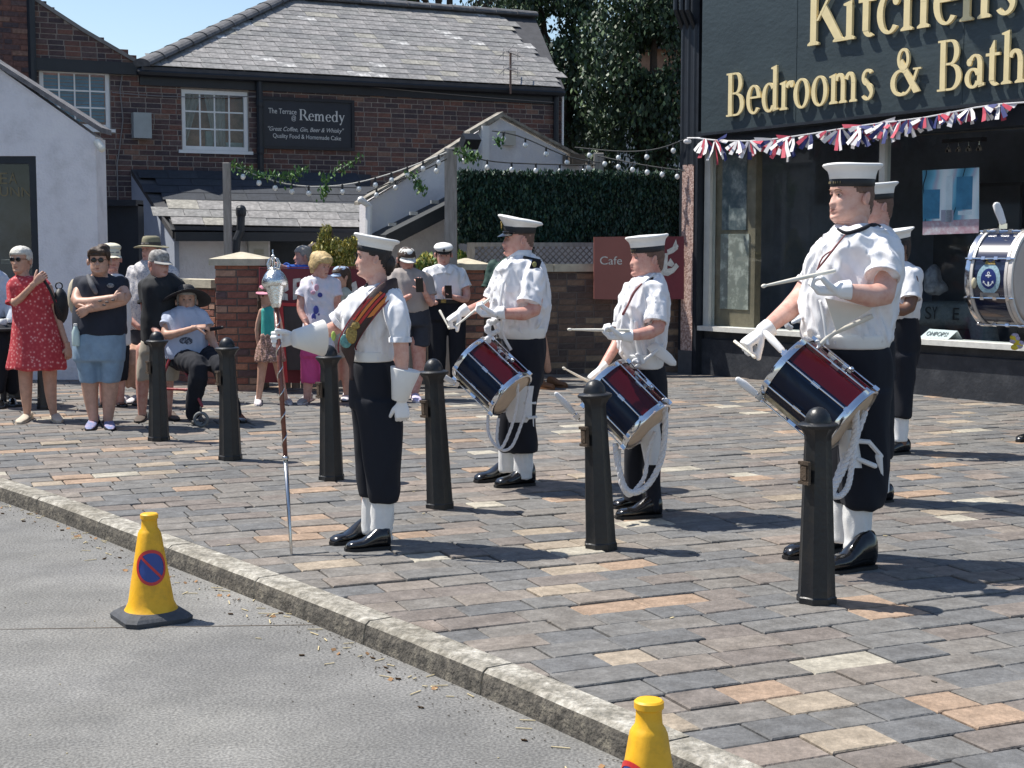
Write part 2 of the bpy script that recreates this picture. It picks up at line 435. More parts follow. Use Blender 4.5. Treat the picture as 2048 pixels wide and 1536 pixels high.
for _ in range(160):
    p = V((random.uniform(-4, 5), random.uniform(4.5, 14), .003))
    i = min(range(0, len(K), 3), key=lambda i: (K[i]-p).length_squared)
    if (p-K[i]).dot(nrm(i, K)) > -.1: continue
    a = random.random()*6; d = V((cos(a), sin(a), 0))
    st.box(p, d*random.uniform(.004, .014), d.cross(Z)*.004, Z*.0012, random.choice((0, 0, 1)))
a_, b_ = G(-200, 1262, RZ), G(1300, 1240, RZ)
for i in range(40):
    p = a_.lerp(b_, i/40)+Z*.002; q = a_.lerp(b_, (i+1)/40)+Z*.002; w0_ = .004+.003*noise.noise(p*3)
    i_ = min(range(0, len(K), 3), key=lambda k: (K[k]-p).length_squared)
    if (p-K[i_]).dot(nrm(i_, K)) < KW+.05: break
    st.add([p-V((0, w0_, 0)), q-V((0, w0_, 0)), q+V((0, w0_, 0)), p+V((0, w0_, 0))], [(0, 1, 2, 3)], 1)
o = st.build('gutter_debris', gm); tag(o, 'dry straw grit and leaf bits lying along the kerb', 'debris', kind='stuff')
# ================================================================== shared building materials and builders
BT = [((.135, .070, .060), 6), ((.095, .060, .060), 7), ((.175, .085, .066), 4), ((.068, .050, .056), 6), ((.20, .12, .092), 2), ((.115, .078, .076), 5)]
BM = [mat('old_brick_%d' % i, c, .9, var=.25, vs=25, bump=.5, bs=130) for i, (c, _) in enumerate(BT)]
BT2 = [((.34, .15, .10), 6), ((.27, .115, .085), 6), ((.40, .20, .13), 4), ((.13, .085, .085), 2), ((.44, .27, .19), 3)]
BM2 = [mat('garden_brick_%d' % i, c, .9, var=.22, vs=25, bump=.5, bs=130) for i, (c, _) in enumerate(BT2)]
BT3 = [((.17, .115, .085), 5), ((.12, .085, .07), 6), ((.22, .15, .105), 3), ((.085, .065, .06), 5), ((.26, .19, .13), 2)]
BM3 = [mat('brown_brick_%d' % i, c, .9, var=.22, vs=25, bump=.5, bs=130) for i, (c, _) in enumerate(BT3)]
mortar = mat('mortar', (.27, .235, .21), .95, var=.2, vs=20, bump=.4)
mortar_dark = mat('dark_mortar', (.15, .125, .11), .95, var=.2, vs=20, bump=.4)
def thin_glass(name, tint=(.8, .85, .85), refl=1.0, fac=None):
    if name in MATS: return MATS[name]
    m = bpy.data.materials.new(name); m.use_nodes = True; t = m.node_tree; t.nodes.clear()
    o = t.nodes.new('ShaderNodeOutputMaterial'); mx = t.nodes.new('ShaderNodeMixShader')
    a = t.nodes.new('ShaderNodeBsdfTransparent'); a.inputs[0].default_value = (*tint, 1)
    g = t.nodes.new('ShaderNodeBsdfGlossy'); g.inputs['Roughness'].default_value = .03; g.inputs[0].default_value = (.9, .95, 1, 1)
    f = t.nodes.new('ShaderNodeFresnel'); f.inputs[0].default_value = 1.5
    ge = t.nodes.new('ShaderNodeNewGeometry'); mt_ = t.nodes.new('ShaderNodeMath'); mt_.operation = 'SUBTRACT'; mt_.use_clamp = True; t.links.new(f.outputs[0], mt_.inputs[0]); t.links.new(ge.outputs['Backfacing'], mt_.inputs[1])
    if fac is None: t.links.new(mt_.outputs[0], mx.inputs[0])
    else: mx.inputs[0].default_value = fac
    t.links.new(a.outputs[0], mx.inputs[1]); t.links.new(g.outputs[0], mx.inputs[2]); t.links.new(mx.outputs[0], o.inputs[0])
    MATS[name] = m; return m
GLASS = thin_glass('window_glass', (.75, .8, .8))
def brickwall(parent, pl, s0, s1, z0, z1, inside, mats, wts, LB=.213, HB=.063, J=.013, o=0, nmax=298, depth=.007, name='brick', holes=()):
    ang = math.atan2(pl.u.y, pl.u.x); side = 1 if Z.cross(pl.u).dot(pl.n) > 0 else -1
    cand = []; r = 0; z = z0
    while z < z1:
        s = s0 - (LB/2 if r % 2 else 0) + random.uniform(-.01, .01)
        while s < s1:
            L = LB if random.random() > .14 else LB*.48
            a, b = max(s, s0), min(s+L, s1)
            for h in holes:
                if z+HB > h[2]-.01 and z < h[3]+.01:
                    if a < h[0]-.01 < b: b = h[0]-.01
                    elif a < h[1]+.01 < b: a = h[1]+.01
                    elif h[0]-.02 <= a and b <= h[1]+.02: b = a
            if b-a > .03 and inside((a+b)/2, z+HB/2): cand.append(((a+b)/2, z+HB/2, round(b-a, 2), random.choices(range(len(mats)), wts)[0]))
            s += L+J
        z += HB+J; r += 1
    def dist(c):
        p = pl.pt(c[0], c[1]); return (0 if inview(p, 0) else 1, -c[2] > -.1, p.y)
    random.shuffle(cand); cand.sort(key=lambda c: 0 if inview(pl.pt(c[0], c[1]), 0) else 1)
    tm = {}; st = MB(); c0 = 0
    def geo(m, c, ex, nn, L, mi):
        h = HB/2; bv = .004
        R1 = [c+ex*(x*L/2)+Z*(y*h)-nn*.02 for x, y in ((-1, -1), (1, -1), (1, 1), (-1, 1))]
        R2 = [c+ex*(x*L/2)+Z*(y*h)+nn*(depth-.003) for x, y in ((-1, -1), (1, -1), (1, 1), (-1, 1))]
        R3 = [c+ex*(x*(L/2-bv))+Z*(y*(h-bv))+nn*depth for x, y in ((-1, -1), (1, -1), (1, 1), (-1, 1))]
        m.rings([R1, R2, R3], cap=(0, 1), mi=mi)
    for s, z, L, tn in cand:
        jo = random.uniform(-.002, .003); p = pl.pt(s, z, o+jo)
        if c0 < nmax and inview(p, 0) and L > .05:
            c0 += 1; key = (L, tn)
            if key not in tm:
                m = MB(); geo(m, V((0, 0, 0)), X, Y_*side, L, 0)
                # template is built at the origin, then placed
                ob = m.build(name, mats[tn]); ob.parent = parent; tm[key] = ob.data
            else:
                ob = bpy.data.objects.new(name, tm[key]); COL.objects.link(ob); ob.parent = parent
            ob.location = p-wloc(parent); ob.rotation_euler = (0, 0, ang)
        else: geo(st, p, pl.u, pl.n, L, tn)
    if st.v: ob = st.build('brickwork', mats, parent); ob['kind'] = 'stuff'
def cells(mb, pl, s0, s1, z0, z1, holes, o0, o1, mi=0):
    S = sorted({s0, s1, *[h[0] for h in holes], *[h[1] for h in holes]}); Zs = sorted({z0, z1, *[h[2] for h in holes], *[h[3] for h in holes]})
    S = [x for x in S if s0 <= x <= s1]; Zs = [x for x in Zs if z0 <= x <= z1]
    for a, b in zip(S, S[1:]):
        for c, d in zip(Zs, Zs[1:]):
            m_ = ((a+b)/2, (c+d)/2)
            if any(h[0] < m_[0] < h[1] and h[2] < m_[1] < h[3] for h in holes): continue
            pl.rect(mb, a, b, c, d, o0, o1, mi)
def window(parent, pl, s0, s1, z0, z1, cols, rows, o, fw, fm, bar=.022, sill=True, glass=None, label=None):
    m = MB(); pl.rect(m, s0, s1, z1-fw, z1, o-.05, o); pl.rect(m, s0, s1, z0, z0+fw, o-.05, o)
    pl.rect(m, s0, s0+fw, z0+fw, z1-fw, o-.05, o); pl.rect(m, s1-fw, s1, z0+fw, z1-fw, o-.05, o)
    wd = m.build('window', fm, parent)
    if label: wd['label'] = label
    a0, a1, b0, b1 = s0+fw, s1-fw, z0+fw, z1-fw
    cw, ch = (a1-a0)/cols, (b1-b0)/rows
    if cols > 1 or rows > 1:
        m = MB()
        for i in range(1, cols): pl.rect(m, a0+cw*i-bar/2, a0+cw*i+bar/2, b0, b1, o-.032, o-.012)
        for j in range(1, rows):
            for i in range(cols):
                pl.rect(m, a0+cw*i+(bar/2 if i else 0), a0+cw*(i+1)-(bar/2 if i < cols-1 else 0), b0+ch*j-bar/2, b0+ch*j+bar/2, o-.032, o-.012)
        m.build('glazing_bar', fm, wd)
    for i in range(cols):
        for j in range(rows):
            m = MB(); pl.rect(m, a0+cw*i+.004, a0+cw*(i+1)-.004, b0+ch*j+.004, b0+ch*(j+1)-.004, o-.026, o-.020); m.build('pane', glass or GLASS, wd)
    if sill:
        m = MB(); pl.rect(m, s0-.06, s1+.06, z0-.05, z0-.003, o-.05, o+.06); m.build('sill', fm, wd)
    return wd
UPVC = mat('white_window_frame', (.78, .78, .77), .4, var=.04, bump=.03)
darkroom = mat('dark_interior', (.02, .021, .023), .9, var=.2, bump=0)

# ================================================================== brick cafe building with slate roof
A = D(230, 489, 22.0); B = D(1127, 489, 25.3); PB = PL(A, B)
cafe = thing('cafe_building', PB.pt(PB.W/2, 0, 0), 'old red brick cafe building with grey slate roof behind the square', 'building')
sR, zE = PB.px(1127, 176); sL0 = PB.px(-30, 300)[0]
zE = (PB.px(1127, 178)[1]+PB.px(285, 132)[1])/2
W1 = (PB.px(78, 135)[0], PB.px(219, 142)[0], PB.px(219, 258)[1], PB.px(80, 135)[1])
W2 = (PB.px(363, 200)[0], PB.px(496, 200)[0], PB.px(430, 301)[1], PB.px(430, 181)[1])
zG = zE+2.2
mb = MB(); cells(mb, PB, PB.px(230, 300)[0], sR, 0, zE, [W2], -.25, 0)
cells(mb, PB, sL0, PB.px(230, 300)[0], 0, zE, [W1], -.25, 0)
# side (right) end wall and back
q = [PB.pt(sR, 0, 0), PB.pt(sR, zE, 0), PB.pt(sR, zE+1.5, -2.5), PB.pt(sR, zE, -5), PB.pt(sR, 0, -5)]
mb.prism(q, -PB.u*.25)
mb.build('wall', mortar, cafe)
# gable at the far left rising above the eaves
ga = [PB.px(-30, 100), PB.px(-30, -60), PB.px(22, -60), PB.px(70, 0), PB.px(165, 62), PB.px(272, 124)]
gz = zE; gp = [(sL0, gz), (sL0, ga[1][1]), ga[2], ga[3], ga[4], (ga[5][0], max(ga[5][1], gz+.02)), (ga[5][0]+.05, gz)]
mb = MB(); PB.poly(mb, gp, -.25, -.001); mb.build('gable', mortar, cafe)
def in_gable(s, z):
    pts = gp; c = False; j = len(pts)-1
    for i in range(len(pts)):
        if (pts[i][1] > z) != (pts[j][1] > z) and s < (pts[j][0]-pts[i][0])*(z-pts[i][1])/(pts[j][1]-pts[i][1])+pts[i][0]: c = not c
        j = i
    return c
zB = PB.px(700, 380)[1]-.3
def inw(s, z):
    for h in (W1, W2):
        if h[0]-.02 < s < h[1]+.02 and h[2]-.02 < z < h[3]+.02: return False
    if z > zE-.02: return in_gable(s, z-.03) and z > zE+.01
    return True
brickwall(cafe, PB, sL0, sR, zB, zE+2.4, inw, BM, [w_ for _, w_ in BT], nmax=298, holes=(W1, W2))
# gable verge boards
m = MB(); vg = [PB.px(*p) for p in ((60, -8), (165, 60), (276, 125))]
for (a, b), (c, d) in zip(vg, vg[1:]): m.prism([PB.pt(a, b+.03, .04), PB.pt(c, d+.03, .04), PB.pt(c, d-.03, .04), PB.pt(a, b-.03, .04)], PB.n*-.28)
m.build('verge', mat('weathered_verge', (.20, .19, .18), .8), cafe)
# left raised pier of brick (the chimney side)
m = MB(); s_a, s_b = PB.px(-30, 60)[0], PB.px(62, 60)[0]; PB.rect(m, s_a, s_b, PB.px(60, 190)[1], PB.px(40, -60)[1], 0, .10); m.build('pier', BM[0], cafe)
pierPL = PL(PB.pt(0, 0, .10), PB.pt(PB.W, 0, .10))
brickwall(cafe, pierPL, s_a, s_b, PB.px(60, 190)[1], PB.px(40, -20)[1], lambda s, z: True, BM, [w_ for _, w_ in BT], nmax=0)
w1 = window(cafe, PB, *W1, 4, 3, -.03, .06, UPVC)
w2 = window(cafe, PB, *W2, 4, 3, -.03, .06, UPVC)
m = MB(); blind = mat('blue_blind', (.22, .36, .52), .7, bump=0)
zz = W1[2]+.1
while zz < W1[3]-.08:
    PB.rect(m, W1[0]+.07, W1[1]-.07, zz, zz+.040, -.10, -.085); zz += .05
o = m.build('blind', blind, w1)
m = MB(); PB.rect(m, W1[0]-.1, W1[1]+.1, W1[2]-.1, W1[3]+.1, -.5, -.4); PB.rect(m, W2[0]-.1, W2[1]+.1, W2[2]-.1, W2[3]+.1, -.36, -.3); m.build('room_wall', mat('reflected_brick_room', (.60, .26, .18), .9, var=.4, vs=4), cafe)  # brick red backing paints in the brick reflected in the curtained window
m = MB(); cur = mat('curtain', (.66, .54, .50), .8, bump=.1)
for s_, e_, lean in ((W2[0]+.06, W2[0]+.34, -.2), (W2[1]-.62, W2[1]-.30, .24)):
    rs = []
    for k in range(9):
        z_ = W2[2]+.05+(W2[3]-W2[2]-.1)*k/8; sh = lean*(1-k/8)
        rs.append([PB.pt(s_+(e_-s_)*j/10*(.55+.45*k/8)+sh*.6, z_, -.20+.02*sin(j*2.2)) for j in range(11)])
    m.rings(rs, closed=False)
m.build('curtain', cur, w2)
m = MB(); PB.rect(m, W2[0]+.42, W2[0]+.52, W2[2]+.06, W2[2]+.30, -.3, -.22); PB.rect(m, W2[0]+.72, W2[0]+.98, W2[2]+.06, W2[2]+.14, -.3, -.22); m.build('ornament', mat('pale_ornament', (.6, .6, .58), .6), w2)

# roof: slope plane from eaves to ridge
RUN = 2.5; RISE = None
PR = PL(PB.pt(0, 0, -RUN), PB.pt(PB.W, 0, -RUN))
rl, zr1 = PR.px(575, 12); rr, zr2 = PR.px(1070, 24); zr = (zr1+zr2)/2
el = PB.px(283, 128, .18)[0]; er = PB.px(1129, 172, .18)[0]
sl_ = [PB.pt(el, zE-.02, .18), PB.pt(er, zE-.02, .18), PB.pt(rr, zr, -RUN), PB.pt(rl, zr, -RUN)]
m = MB(); m.prism(sl_, Z*-.06)
# hip end and back slope
bk = [PB.pt(el, zE-.02, -2*RUN-.2), PB.pt(er, zE-.02, -2*RUN-.2)]
m.add([sl_[0], sl_[3], bk[0]], [(0, 1, 2)]); m.add([sl_[3], sl_[2], bk[1], bk[0]], [(0, 1, 2, 3)])
slateb = mat('slate_underlay', (.06, .06, .065), .8)
roof = m.build('roof', slateb, cafe)
ST = [((.225, .22, .21), 6), ((.25, .24, .23), 6), ((.195, .19, .185), 3), ((.275, .262, .25), 3), ((.30, .285, .245), 1)]
SM = [mat('slate_%d' % i, c, .55, var=.25, vs=14, bump=.35, bs=60, mottle=(tuple(x*.75 for x in c), tuple(x*1.4 for x in c))) for i, (c, _) in enumerate(ST)]
SM.append(mat('lime_stained_slate', (.30, .295, .29), .8, var=.5, vs=7, mottle=((.22, .22, .22), (.66, .65, .63))))
def slates(parent, P0, ue, up, Ls, Lw, inside, nmax, sw=.30, ex=.195, mats=SM, lichen=True):
    """P0 eaves start, ue unit along the eaves, up unit up the slope"""
    nn = ue.cross(up).normalized(); nn = nn if nn.z > 0 else -nn
    cand = []; r = 0; y = 0
    while y < Ls:
        x = -(sw/2 if r % 2 else 0)+random.uniform(-.03, .03)
        while x < Lw:
            w_ = sw*random.choice((.85, 1, 1, 1.2))
            if inside(x+w_/2, y+ex*.5): cand.append((x, y, round(w_, 3)))
            x += w_
        y += ex*random.uniform(.99, 1.01); r += 1
    tm = {}; stf = MB(); cnt = 0; Rm = Matrix((ue, up, nn)).transposed()
    random.shuffle(cand)
    for x, y, w_ in cand:
        c = P0+ue*(x+w_/2)+up*(y+ex/2+.02)+nn*.006
        h = noise.noise(c*1.1)+.35*noise.noise(c*4)
        tn = random.choices(range(5), [q[1] for q in ST])[0]
        if lichen and h > .33 and random.random() < .38: tn = 5
        def geo(m, c, a, b, n_, mi):
            hw = w_/2-.003; hl = ex*.62
            lo = [c-a*hw-b*hl+n_*.009, c+a*hw-b*hl+n_*.009, c+a*hw+b*hl+n_*.001, c-a*hw+b*hl+n_*.001]
            m.rings([lo, [q+n_*.005 for q in lo]], mi=mi)
        if cnt < nmax and inview(c, 0):
            cnt += 1; k = (w_, tn)
            if k not in tm:
                m = MB(); geo(m, V((0, 0, 0)), X, Y_, Z, 0); ob = m.build('slate', mats[tn]); ob.parent = parent; tm[k] = ob.data
            else: ob = bpy.data.objects.new('slate', tm[k]); COL.objects.link(ob); ob.parent = parent
            ob.location = c-wloc(parent)+nn*random.uniform(-.001, .003); e = Rm.to_euler(); ob.rotation_euler = e
            ob.rotation_euler.rotate_axis('Z', random.uniform(-.012, .012))
        else: geo(stf, c+nn*random.uniform(-.001, .003), ue, up, nn, tn)
    if stf.v: ob = stf.build('slate_courses', mats, parent); ob['kind'] = 'stuff'
ue = (sl_[1]-sl_[0]).normalized(); mid = (sl_[3]-sl_[0]); up = (mid-ue*mid.dot(ue)).normalized()
Lh = (sl_[3]-sl_[0]).dot(up); xl = (sl_[3]-sl_[0]).dot(ue); xr = (sl_[2]-sl_[0]).dot(ue); xe = (sl_[1]-sl_[0]).length
def inroof(x, y):
    t_ = y/Lh; return x > xl*t_-.02 and x < xe+(xr-xe)*t_-.02 and y < Lh-.02
slates(roof, sl_[0]+V((0, 0, .01)), ue, up, Lh, xe, inroof, 298)
# ridge and hip tiles
rt = mat('ridge_tile', (.12, .12, .125), .8, var=.3, vs=10, bump=.5)
def ridge_tiles(P, Q, n, r=.15, parent=roof):
    d = (Q-P)/n; dd = d.normalized(); s_ = dd.cross(Z).normalized(); u_ = s_.cross(dd)
    for i in range(n):
        c = P+d*i; rs = []
        for k, rr_ in ((0, r*1.08), (.10, r*1.02), (1.0, r*.94)):
            rs.append([c+d*k+s_*(rr_*cos(a))+u_*(rr_*.62*sin(a)+.0) for a in [pi*j/8 for j in range(9)]]+[c+d*k+s_*(-rr_*.85)-u_*.02, c+d*k+s_*(rr_*.85)-u_*.02])
        m = MB(); m.rings(rs); m.build('ridge_tile', rt, parent)
ridge_tiles(sl_[0]+(sl_[3]-sl_[0])*.0+Z*.02, sl_[3]+Z*.03, 11); ridge_tiles(sl_[3]+Z*.03, sl_[2]+Z*.03, 11)
# fascia, gutter, downpipes
blk = mat('black_gutter', (.014, .017, .023), .5, var=.2, bump=.05)
m = MB(); PB.rect(m, el, er-.05, zE-.27, zE-.05, .002, .05); m.build('eaves_board', blk, cafe)
m = MB(); m.tube([PB.pt(el, zE-.09, .13), PB.pt(er-.02, zE-.09, .13)], .06, 8); m.build('gutter', blk, cafe)
m = MB(); sdp = PB.px(516, 250)[0]; m.tube([PB.pt(sdp, zE-.1, .10), PB.pt(sdp, PB.px(516, 345)[1], .10)], .05, 8)
for zq in (zE-.5, zE-1.2): m.tube([PB.pt(sdp, zq, .10), PB.pt(sdp, zq+.05, .10)], .06, 8)
m.build('downpipe', blk, cafe)
m = MB(); sdp = PB.px(1122, 250)[0]; m.tube([PB.pt(sdp, zE-.15, .06), PB.pt(sdp, PB.px(1122, 300)[1], .06)], .018, 8); m.build('downpipe', UPVC, cafe)
m = MB(); sdp = PB.px(1108, 250)[0]; m.tube([PB.pt(sdp, zE-.15, .07), PB.pt(sdp, 1, .07)], .045, 8); m.build('downpipe', blk, cafe)
m = MB(); sdp = PB.px(66, 250)[0]; m.tube([PB.pt(sdp, zE+1.8, .09), PB.pt(sdp, 1, .09)], .06, 8); m.build('downpipe', blk, cafe)
m = MB(); a0 = PB.px(66, 128); a1 = PB.px(285, 132); PB.rect(m, a0[0], a1[0], a1[1]-.14, a1[1]+.03, .002, .09); m.build('gutter', blk, cafe)
# cables on the wall
cb = mat('grey_cable', (.20, .19, .19), .7, var=0, bump=0)
def sag(P, Q, s_, n=14): return [P.lerp(Q, i/n)-Z*(s_*4*(i/n)*(1-i/n)) for i in range(n+1)]
m = MB()
for a, b, s_ in (((250, 130), (530, 150), .05), ((530, 150), (1110, 205), .03), ((225, 185), (520, 192), .04)):
    m.tube(sag(PB.wp(*a, .07), PB.wp(*b, .07), s_), .008, 5)
pts = [PB.wp(*p, .03) for p in ((245, 145), (240, 180), (246, 240), (240, 290), (234, 330), (236, 400))]; m.tube(pts, .010, 5)
m.build('cable', cb, cafe)
# hanging board sign
SG = [PB.px(519, 193), PB.px(706, 193), PB.px(706, 300), PB.px(519, 297)]
sx0, sx1, sz0, sz1 = SG[0][0], SG[1][0], SG[3][1], SG[0][1]
sign = thing('pub_sign', PB.pt((sx0+sx1)/2, sz0, .05), 'dark board sign lettered Remedy on the brick wall beside the window', 'sign')
m = MB(); PB.rect(m, sx0+.03, sx1-.03, sz0+.03, sz1-.03, .012, .035); m.build('board', mat('sign_board', (.014, .019, .03), .5, var=.15, bump=.05), sign)
m = MB(); fw = .045
PB.rect(m, sx0, sx1, sz1-fw, sz1, .011, .06); PB.rect(m, sx0, sx1, sz0, sz0+fw, .011, .06); PB.rect(m, sx0, sx0+fw, sz0+fw, sz1-fw, .011, .06); PB.rect(m, sx1-fw, sx1, sz0+fw, sz1-fw, .011, .06)
m.build('sign_frame', mat('sign_frame', (.010, .012, .018), .5), sign)
lett = mat('cream_lettering', (.62, .62, .60), .6, var=0, bump=0)
def ptext(txt, pa, pb, hpx, parent, m_, pl=PB, o=.037, name='lettering', shear=0, k=1.38):
    a, b = pl.px(*pa, o), pl.px(*pb, o); c = pl.px(pa[0], pa[1]-hpx, o)
    ux = (pl.pt(b[0], b[1], o)-pl.pt(a[0], a[1], o)); wd = ux.length; ux.normalize()
    return text_mesh(txt, (c[1]-a[1])*k, basis(pl.pt(a[0], a[1], o), ux, Z, pl.n), m_, parent, name, .002, wd, shear)
ptext('The Terrace', (537, 226), (593, 229), 11, sign, lett)
ptext('@', (583, 240), (592, 240), 9, sign, lett)
ptext('"Great Coffee, Gin, Beer & Whisky"', (536, 261), (688, 266), 9, sign, lett, shear=.3)
ptext('Quality Food & Homemade Cake', (546, 275), (682, 281), 9, sign, lett)
# alarm / meter box
m = MB(); a, b = PB.px(262, 226), PB.px(299, 278); PB.rect(m, a[0], b[0], b[1], a[1], .01, .16)
tag(m.build('meter_box', mat('grey_plastic', (.33, .36, .36), .5, var=.08), loc=PB.pt(a[0], b[1], .05)), 'pale grey plastic meter box mounted on the brick wall left of the curtained window', 'meter box')
# aerial
al = mat('aluminium', (.32, .31, .31), .45, .7, var=.2, bump=0)
ar = thing('television_aerial', PB.wp(1021, 184, .22), 'television aerial on a thin rusty mast at the slate roof eaves', 'aerial')
top = PB.wp(1021, 104, .22); m = MB(); m.tube([PB.wp(1021, 186, .22), top], .018, 8); m.build('mast', mat('rusty_mast', (.16, .10, .08), .7), ar)
for py, w_, n_ in ((106, .55, 9), (140, .5, 8)):
    c = PB.wp(1021, py, .22); m = MB(); d = (PB.u*.7+PB.n*-.7).normalized(); e = d.cross(Z)
    m.tube([c-d*.2, c+d*w_*.9-Z*0], .009, 6)
    for i in range(n_):
        q = c-d*.2+d*(w_*.9+.2)*i/(n_-1); L = .15-.008*i
        m.tube([q-e*L+Z*.0, q+e*L], .005, 5)
    for s_ in (-1, 1): m.tube([c-d*.2+e*.02*s_, c-d*.2+e*.13*s_+Z*.1*s_], .005, 5); m.tube([c+PB.u*.13*s_-Z*.1, c+PB.u*.13*s_+Z*.05], .006, 5)
    m.build('antenna', al, ar)

# ================================================================== white rendered house on the left
YL = 17.2; PWL = PL((-6, YL, 0), (0, YL, 0)); rend = mat('white_render', (.78, .77, .80), .9, var=.08, vs=3, bump=1.0, bs=38, mottle=((.68, .67, .69), (.82, .81, .83)))
wh = thing('white_house', V((D(100, 489, YL).x, YL, 0)), 'white rendered house with a sloping verge at the left edge of the square', 'building')
g = [PWL.px(-150, 489)[0], PWL.px(196, 489)[0]]; zt0 = PWL.px(-150, 30)[1]; zt1 = PWL.px(196, 275)[1]; zm = PWL.px(0, 138)
wn = (PWL.px(-40, 330)[0], PWL.px(72, 330)[0], PWL.px(60, 640)[1], PWL.px(60, 312)[1])
m = MB(); cells(m, PWL, g[0], g[1], 0, zt1, [wn], -.3, 0); PWL.poly(m, [(g[0], zt1), (g[1], zt1), (g[1], zt1+.01), zm, (g[0], zt0)], -.3, 0)
sidep = [PWL.pt(g[1], 0, -.3), PWL.pt(g[1], 0, -.42), PWL.pt(g[1], zt1, -.42), PWL.pt(g[1], zt1, -.3)]; m.prism(sidep, PWL.u*-.25)
m.build('wall', rend, wh)
m = MB(); rp_ = [(g[0], zt0), zm, PWL.px(205, 268)]
for a, b in zip(rp_, rp_[1:]): m.prism([PWL.pt(a[0], a[1]+.07, .06), PWL.pt(b[0], b[1]+.07, .06), PWL.pt(b[0], b[1]+.01, .06), PWL.pt(a[0], a[1]+.01, .06)], PWL.n*-.45)
m.build('roof', mat('mossy_slate_edge', (.17, .165, .17), .85, var=.4, vs=8, bump=.5), wh)
m = MB(); m.tube([PWL.wp(195, 285, .07), PWL.wp(203, 297, .09)], .045, 10); m.build('lamp', mat('pale_lamp', (.7, .69, .62), .5), wh)
fd = mat('dark_blue_frame', (.012, .018, .028), .5)
wd = window(wh, PWL, *wn, 1, 1, -.02, .085, fd, sill=False, label='dark framed shop window')
m = MB(); PWL.rect(m, wn[0]-.3, wn[1]+.2, wn[2]-.3, wn[3]+.3, -1.4, -1.3); PWL.rect(m, wn[0]-.3, wn[1]+.2, wn[3]+.02, wn[3]+.1, -1.3, -.31); m.build('room_wall', mat('dim_blue_room', (.10, .12, .15), .9, var=.4, vs=2), wh)
gold = mat('gold_letter_reflection', (.17, .14, .075), .5, var=.3, vs=20, bump=0)  # gold letters painted in for a sign reflected in the pane
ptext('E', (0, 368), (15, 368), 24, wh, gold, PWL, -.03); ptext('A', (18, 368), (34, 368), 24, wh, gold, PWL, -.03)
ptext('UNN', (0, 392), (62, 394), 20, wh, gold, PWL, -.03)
for py, h_ in ((560, .05), (600, .07), (520, .05)):
    m = MB(); a = PWL.px(0, py); PWL.rect(m, wn[0]+.1, wn[1]-.15, a[1]-h_, a[1], -.6, -.3); m.build('shelf', mat('pale_shelf', (.35, .35, .37), .7), wh)

# ================================================================== lean-to with slates below the sign
Pt = PL(D(262, 489, 20.2), D(735, 489, 21.3))       # front eaves line plane
lean = thing('lean_to', Pt.pt(2, 0, 0), 'low lean-to with a dark slate roof against the brick cafe', 'building')
tl, tr = PB.wp(262, 338, .02), PB.wp(742, 350, .02); bl, br = Pt.wp(345, 462, .15), Pt.wp(728, 470, .15)
bl.z = br.z = (bl.z+br.z)/2; tl.z = tr.z = (tl.z+tr.z)/2
m = MB(); m.prism([bl, br, tr, tl], Z*-.08); lr = m.build('roof', slateb, lean)
ue2 = (br-bl).normalized(); md = tl-bl; up2 = (md-ue2*md.dot(ue2)).normalized(); L2 = md.dot(up2); xl2 = md.dot(ue2); W2_ = (br-bl).length
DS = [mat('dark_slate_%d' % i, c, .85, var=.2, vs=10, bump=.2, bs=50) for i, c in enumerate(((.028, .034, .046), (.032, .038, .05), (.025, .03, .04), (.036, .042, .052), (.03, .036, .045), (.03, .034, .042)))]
def inl(x, y): return x > xl2*y/L2-.02 and x < W2_+.15 and y < L2-.05
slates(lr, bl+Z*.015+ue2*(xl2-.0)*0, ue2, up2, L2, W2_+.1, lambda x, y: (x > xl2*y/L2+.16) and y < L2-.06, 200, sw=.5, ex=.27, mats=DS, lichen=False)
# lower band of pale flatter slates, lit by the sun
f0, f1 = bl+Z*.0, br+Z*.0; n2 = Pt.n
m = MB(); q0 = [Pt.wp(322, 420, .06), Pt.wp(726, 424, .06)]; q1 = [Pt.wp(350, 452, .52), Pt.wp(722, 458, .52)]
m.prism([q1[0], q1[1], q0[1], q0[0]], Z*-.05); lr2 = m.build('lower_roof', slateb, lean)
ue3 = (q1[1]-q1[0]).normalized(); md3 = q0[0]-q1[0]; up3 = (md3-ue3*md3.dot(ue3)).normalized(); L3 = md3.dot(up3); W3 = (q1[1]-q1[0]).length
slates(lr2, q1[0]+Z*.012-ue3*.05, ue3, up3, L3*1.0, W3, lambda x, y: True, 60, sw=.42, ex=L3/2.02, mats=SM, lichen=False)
m = MB(); a = Pt.px(350, 462, .5); b = Pt.px(724, 468, .5); Pt.rect(m, a[0], b[0], b[1]-.10, b[1]+.02, .44, .56); m.build('gutter', blk, lean)
# side wall of the lean-to (pale blue render triangle)
m = MB(); sw_ = mat('pale_blue_render', (.36, .40, .48), .9, var=.06, vs=3, bump=.4, bs=60)
sp = [PB.wp(262, 340, .02), Pt.wp(348, 468, .1), Pt.wp(348, 468, .1), PB.wp(262, 340, .02)]
a_, b_ = V(sp[0]), V(sp[1]); m.prism([a_-Z*.05, b_-Z*.05, V((b_.x, b_.y, 0)), V((a_.x, a_.y, 0))], V((.06, .02, 0)))
m.build('side_wall', sw_, lean)
m = MB(); a = Pt.px(345, 470); b = Pt.px(726, 780)
Pt.rect(m, a[0], Pt.px(540, 500)[0], 0, Pt.px(400, 474)[1], -.1, 0, 0)
m.build('wall', rend, lean)
m = MB(); Pt.rect(m, Pt.px(540, 500)[0], Pt.px(740, 500)[0], 0, Pt.px(400, 474)[1], -.4, -.3); m.build('recess', mat('dark_recess', (.025, .032, .042), .7, var=.3, vs=3), lean)
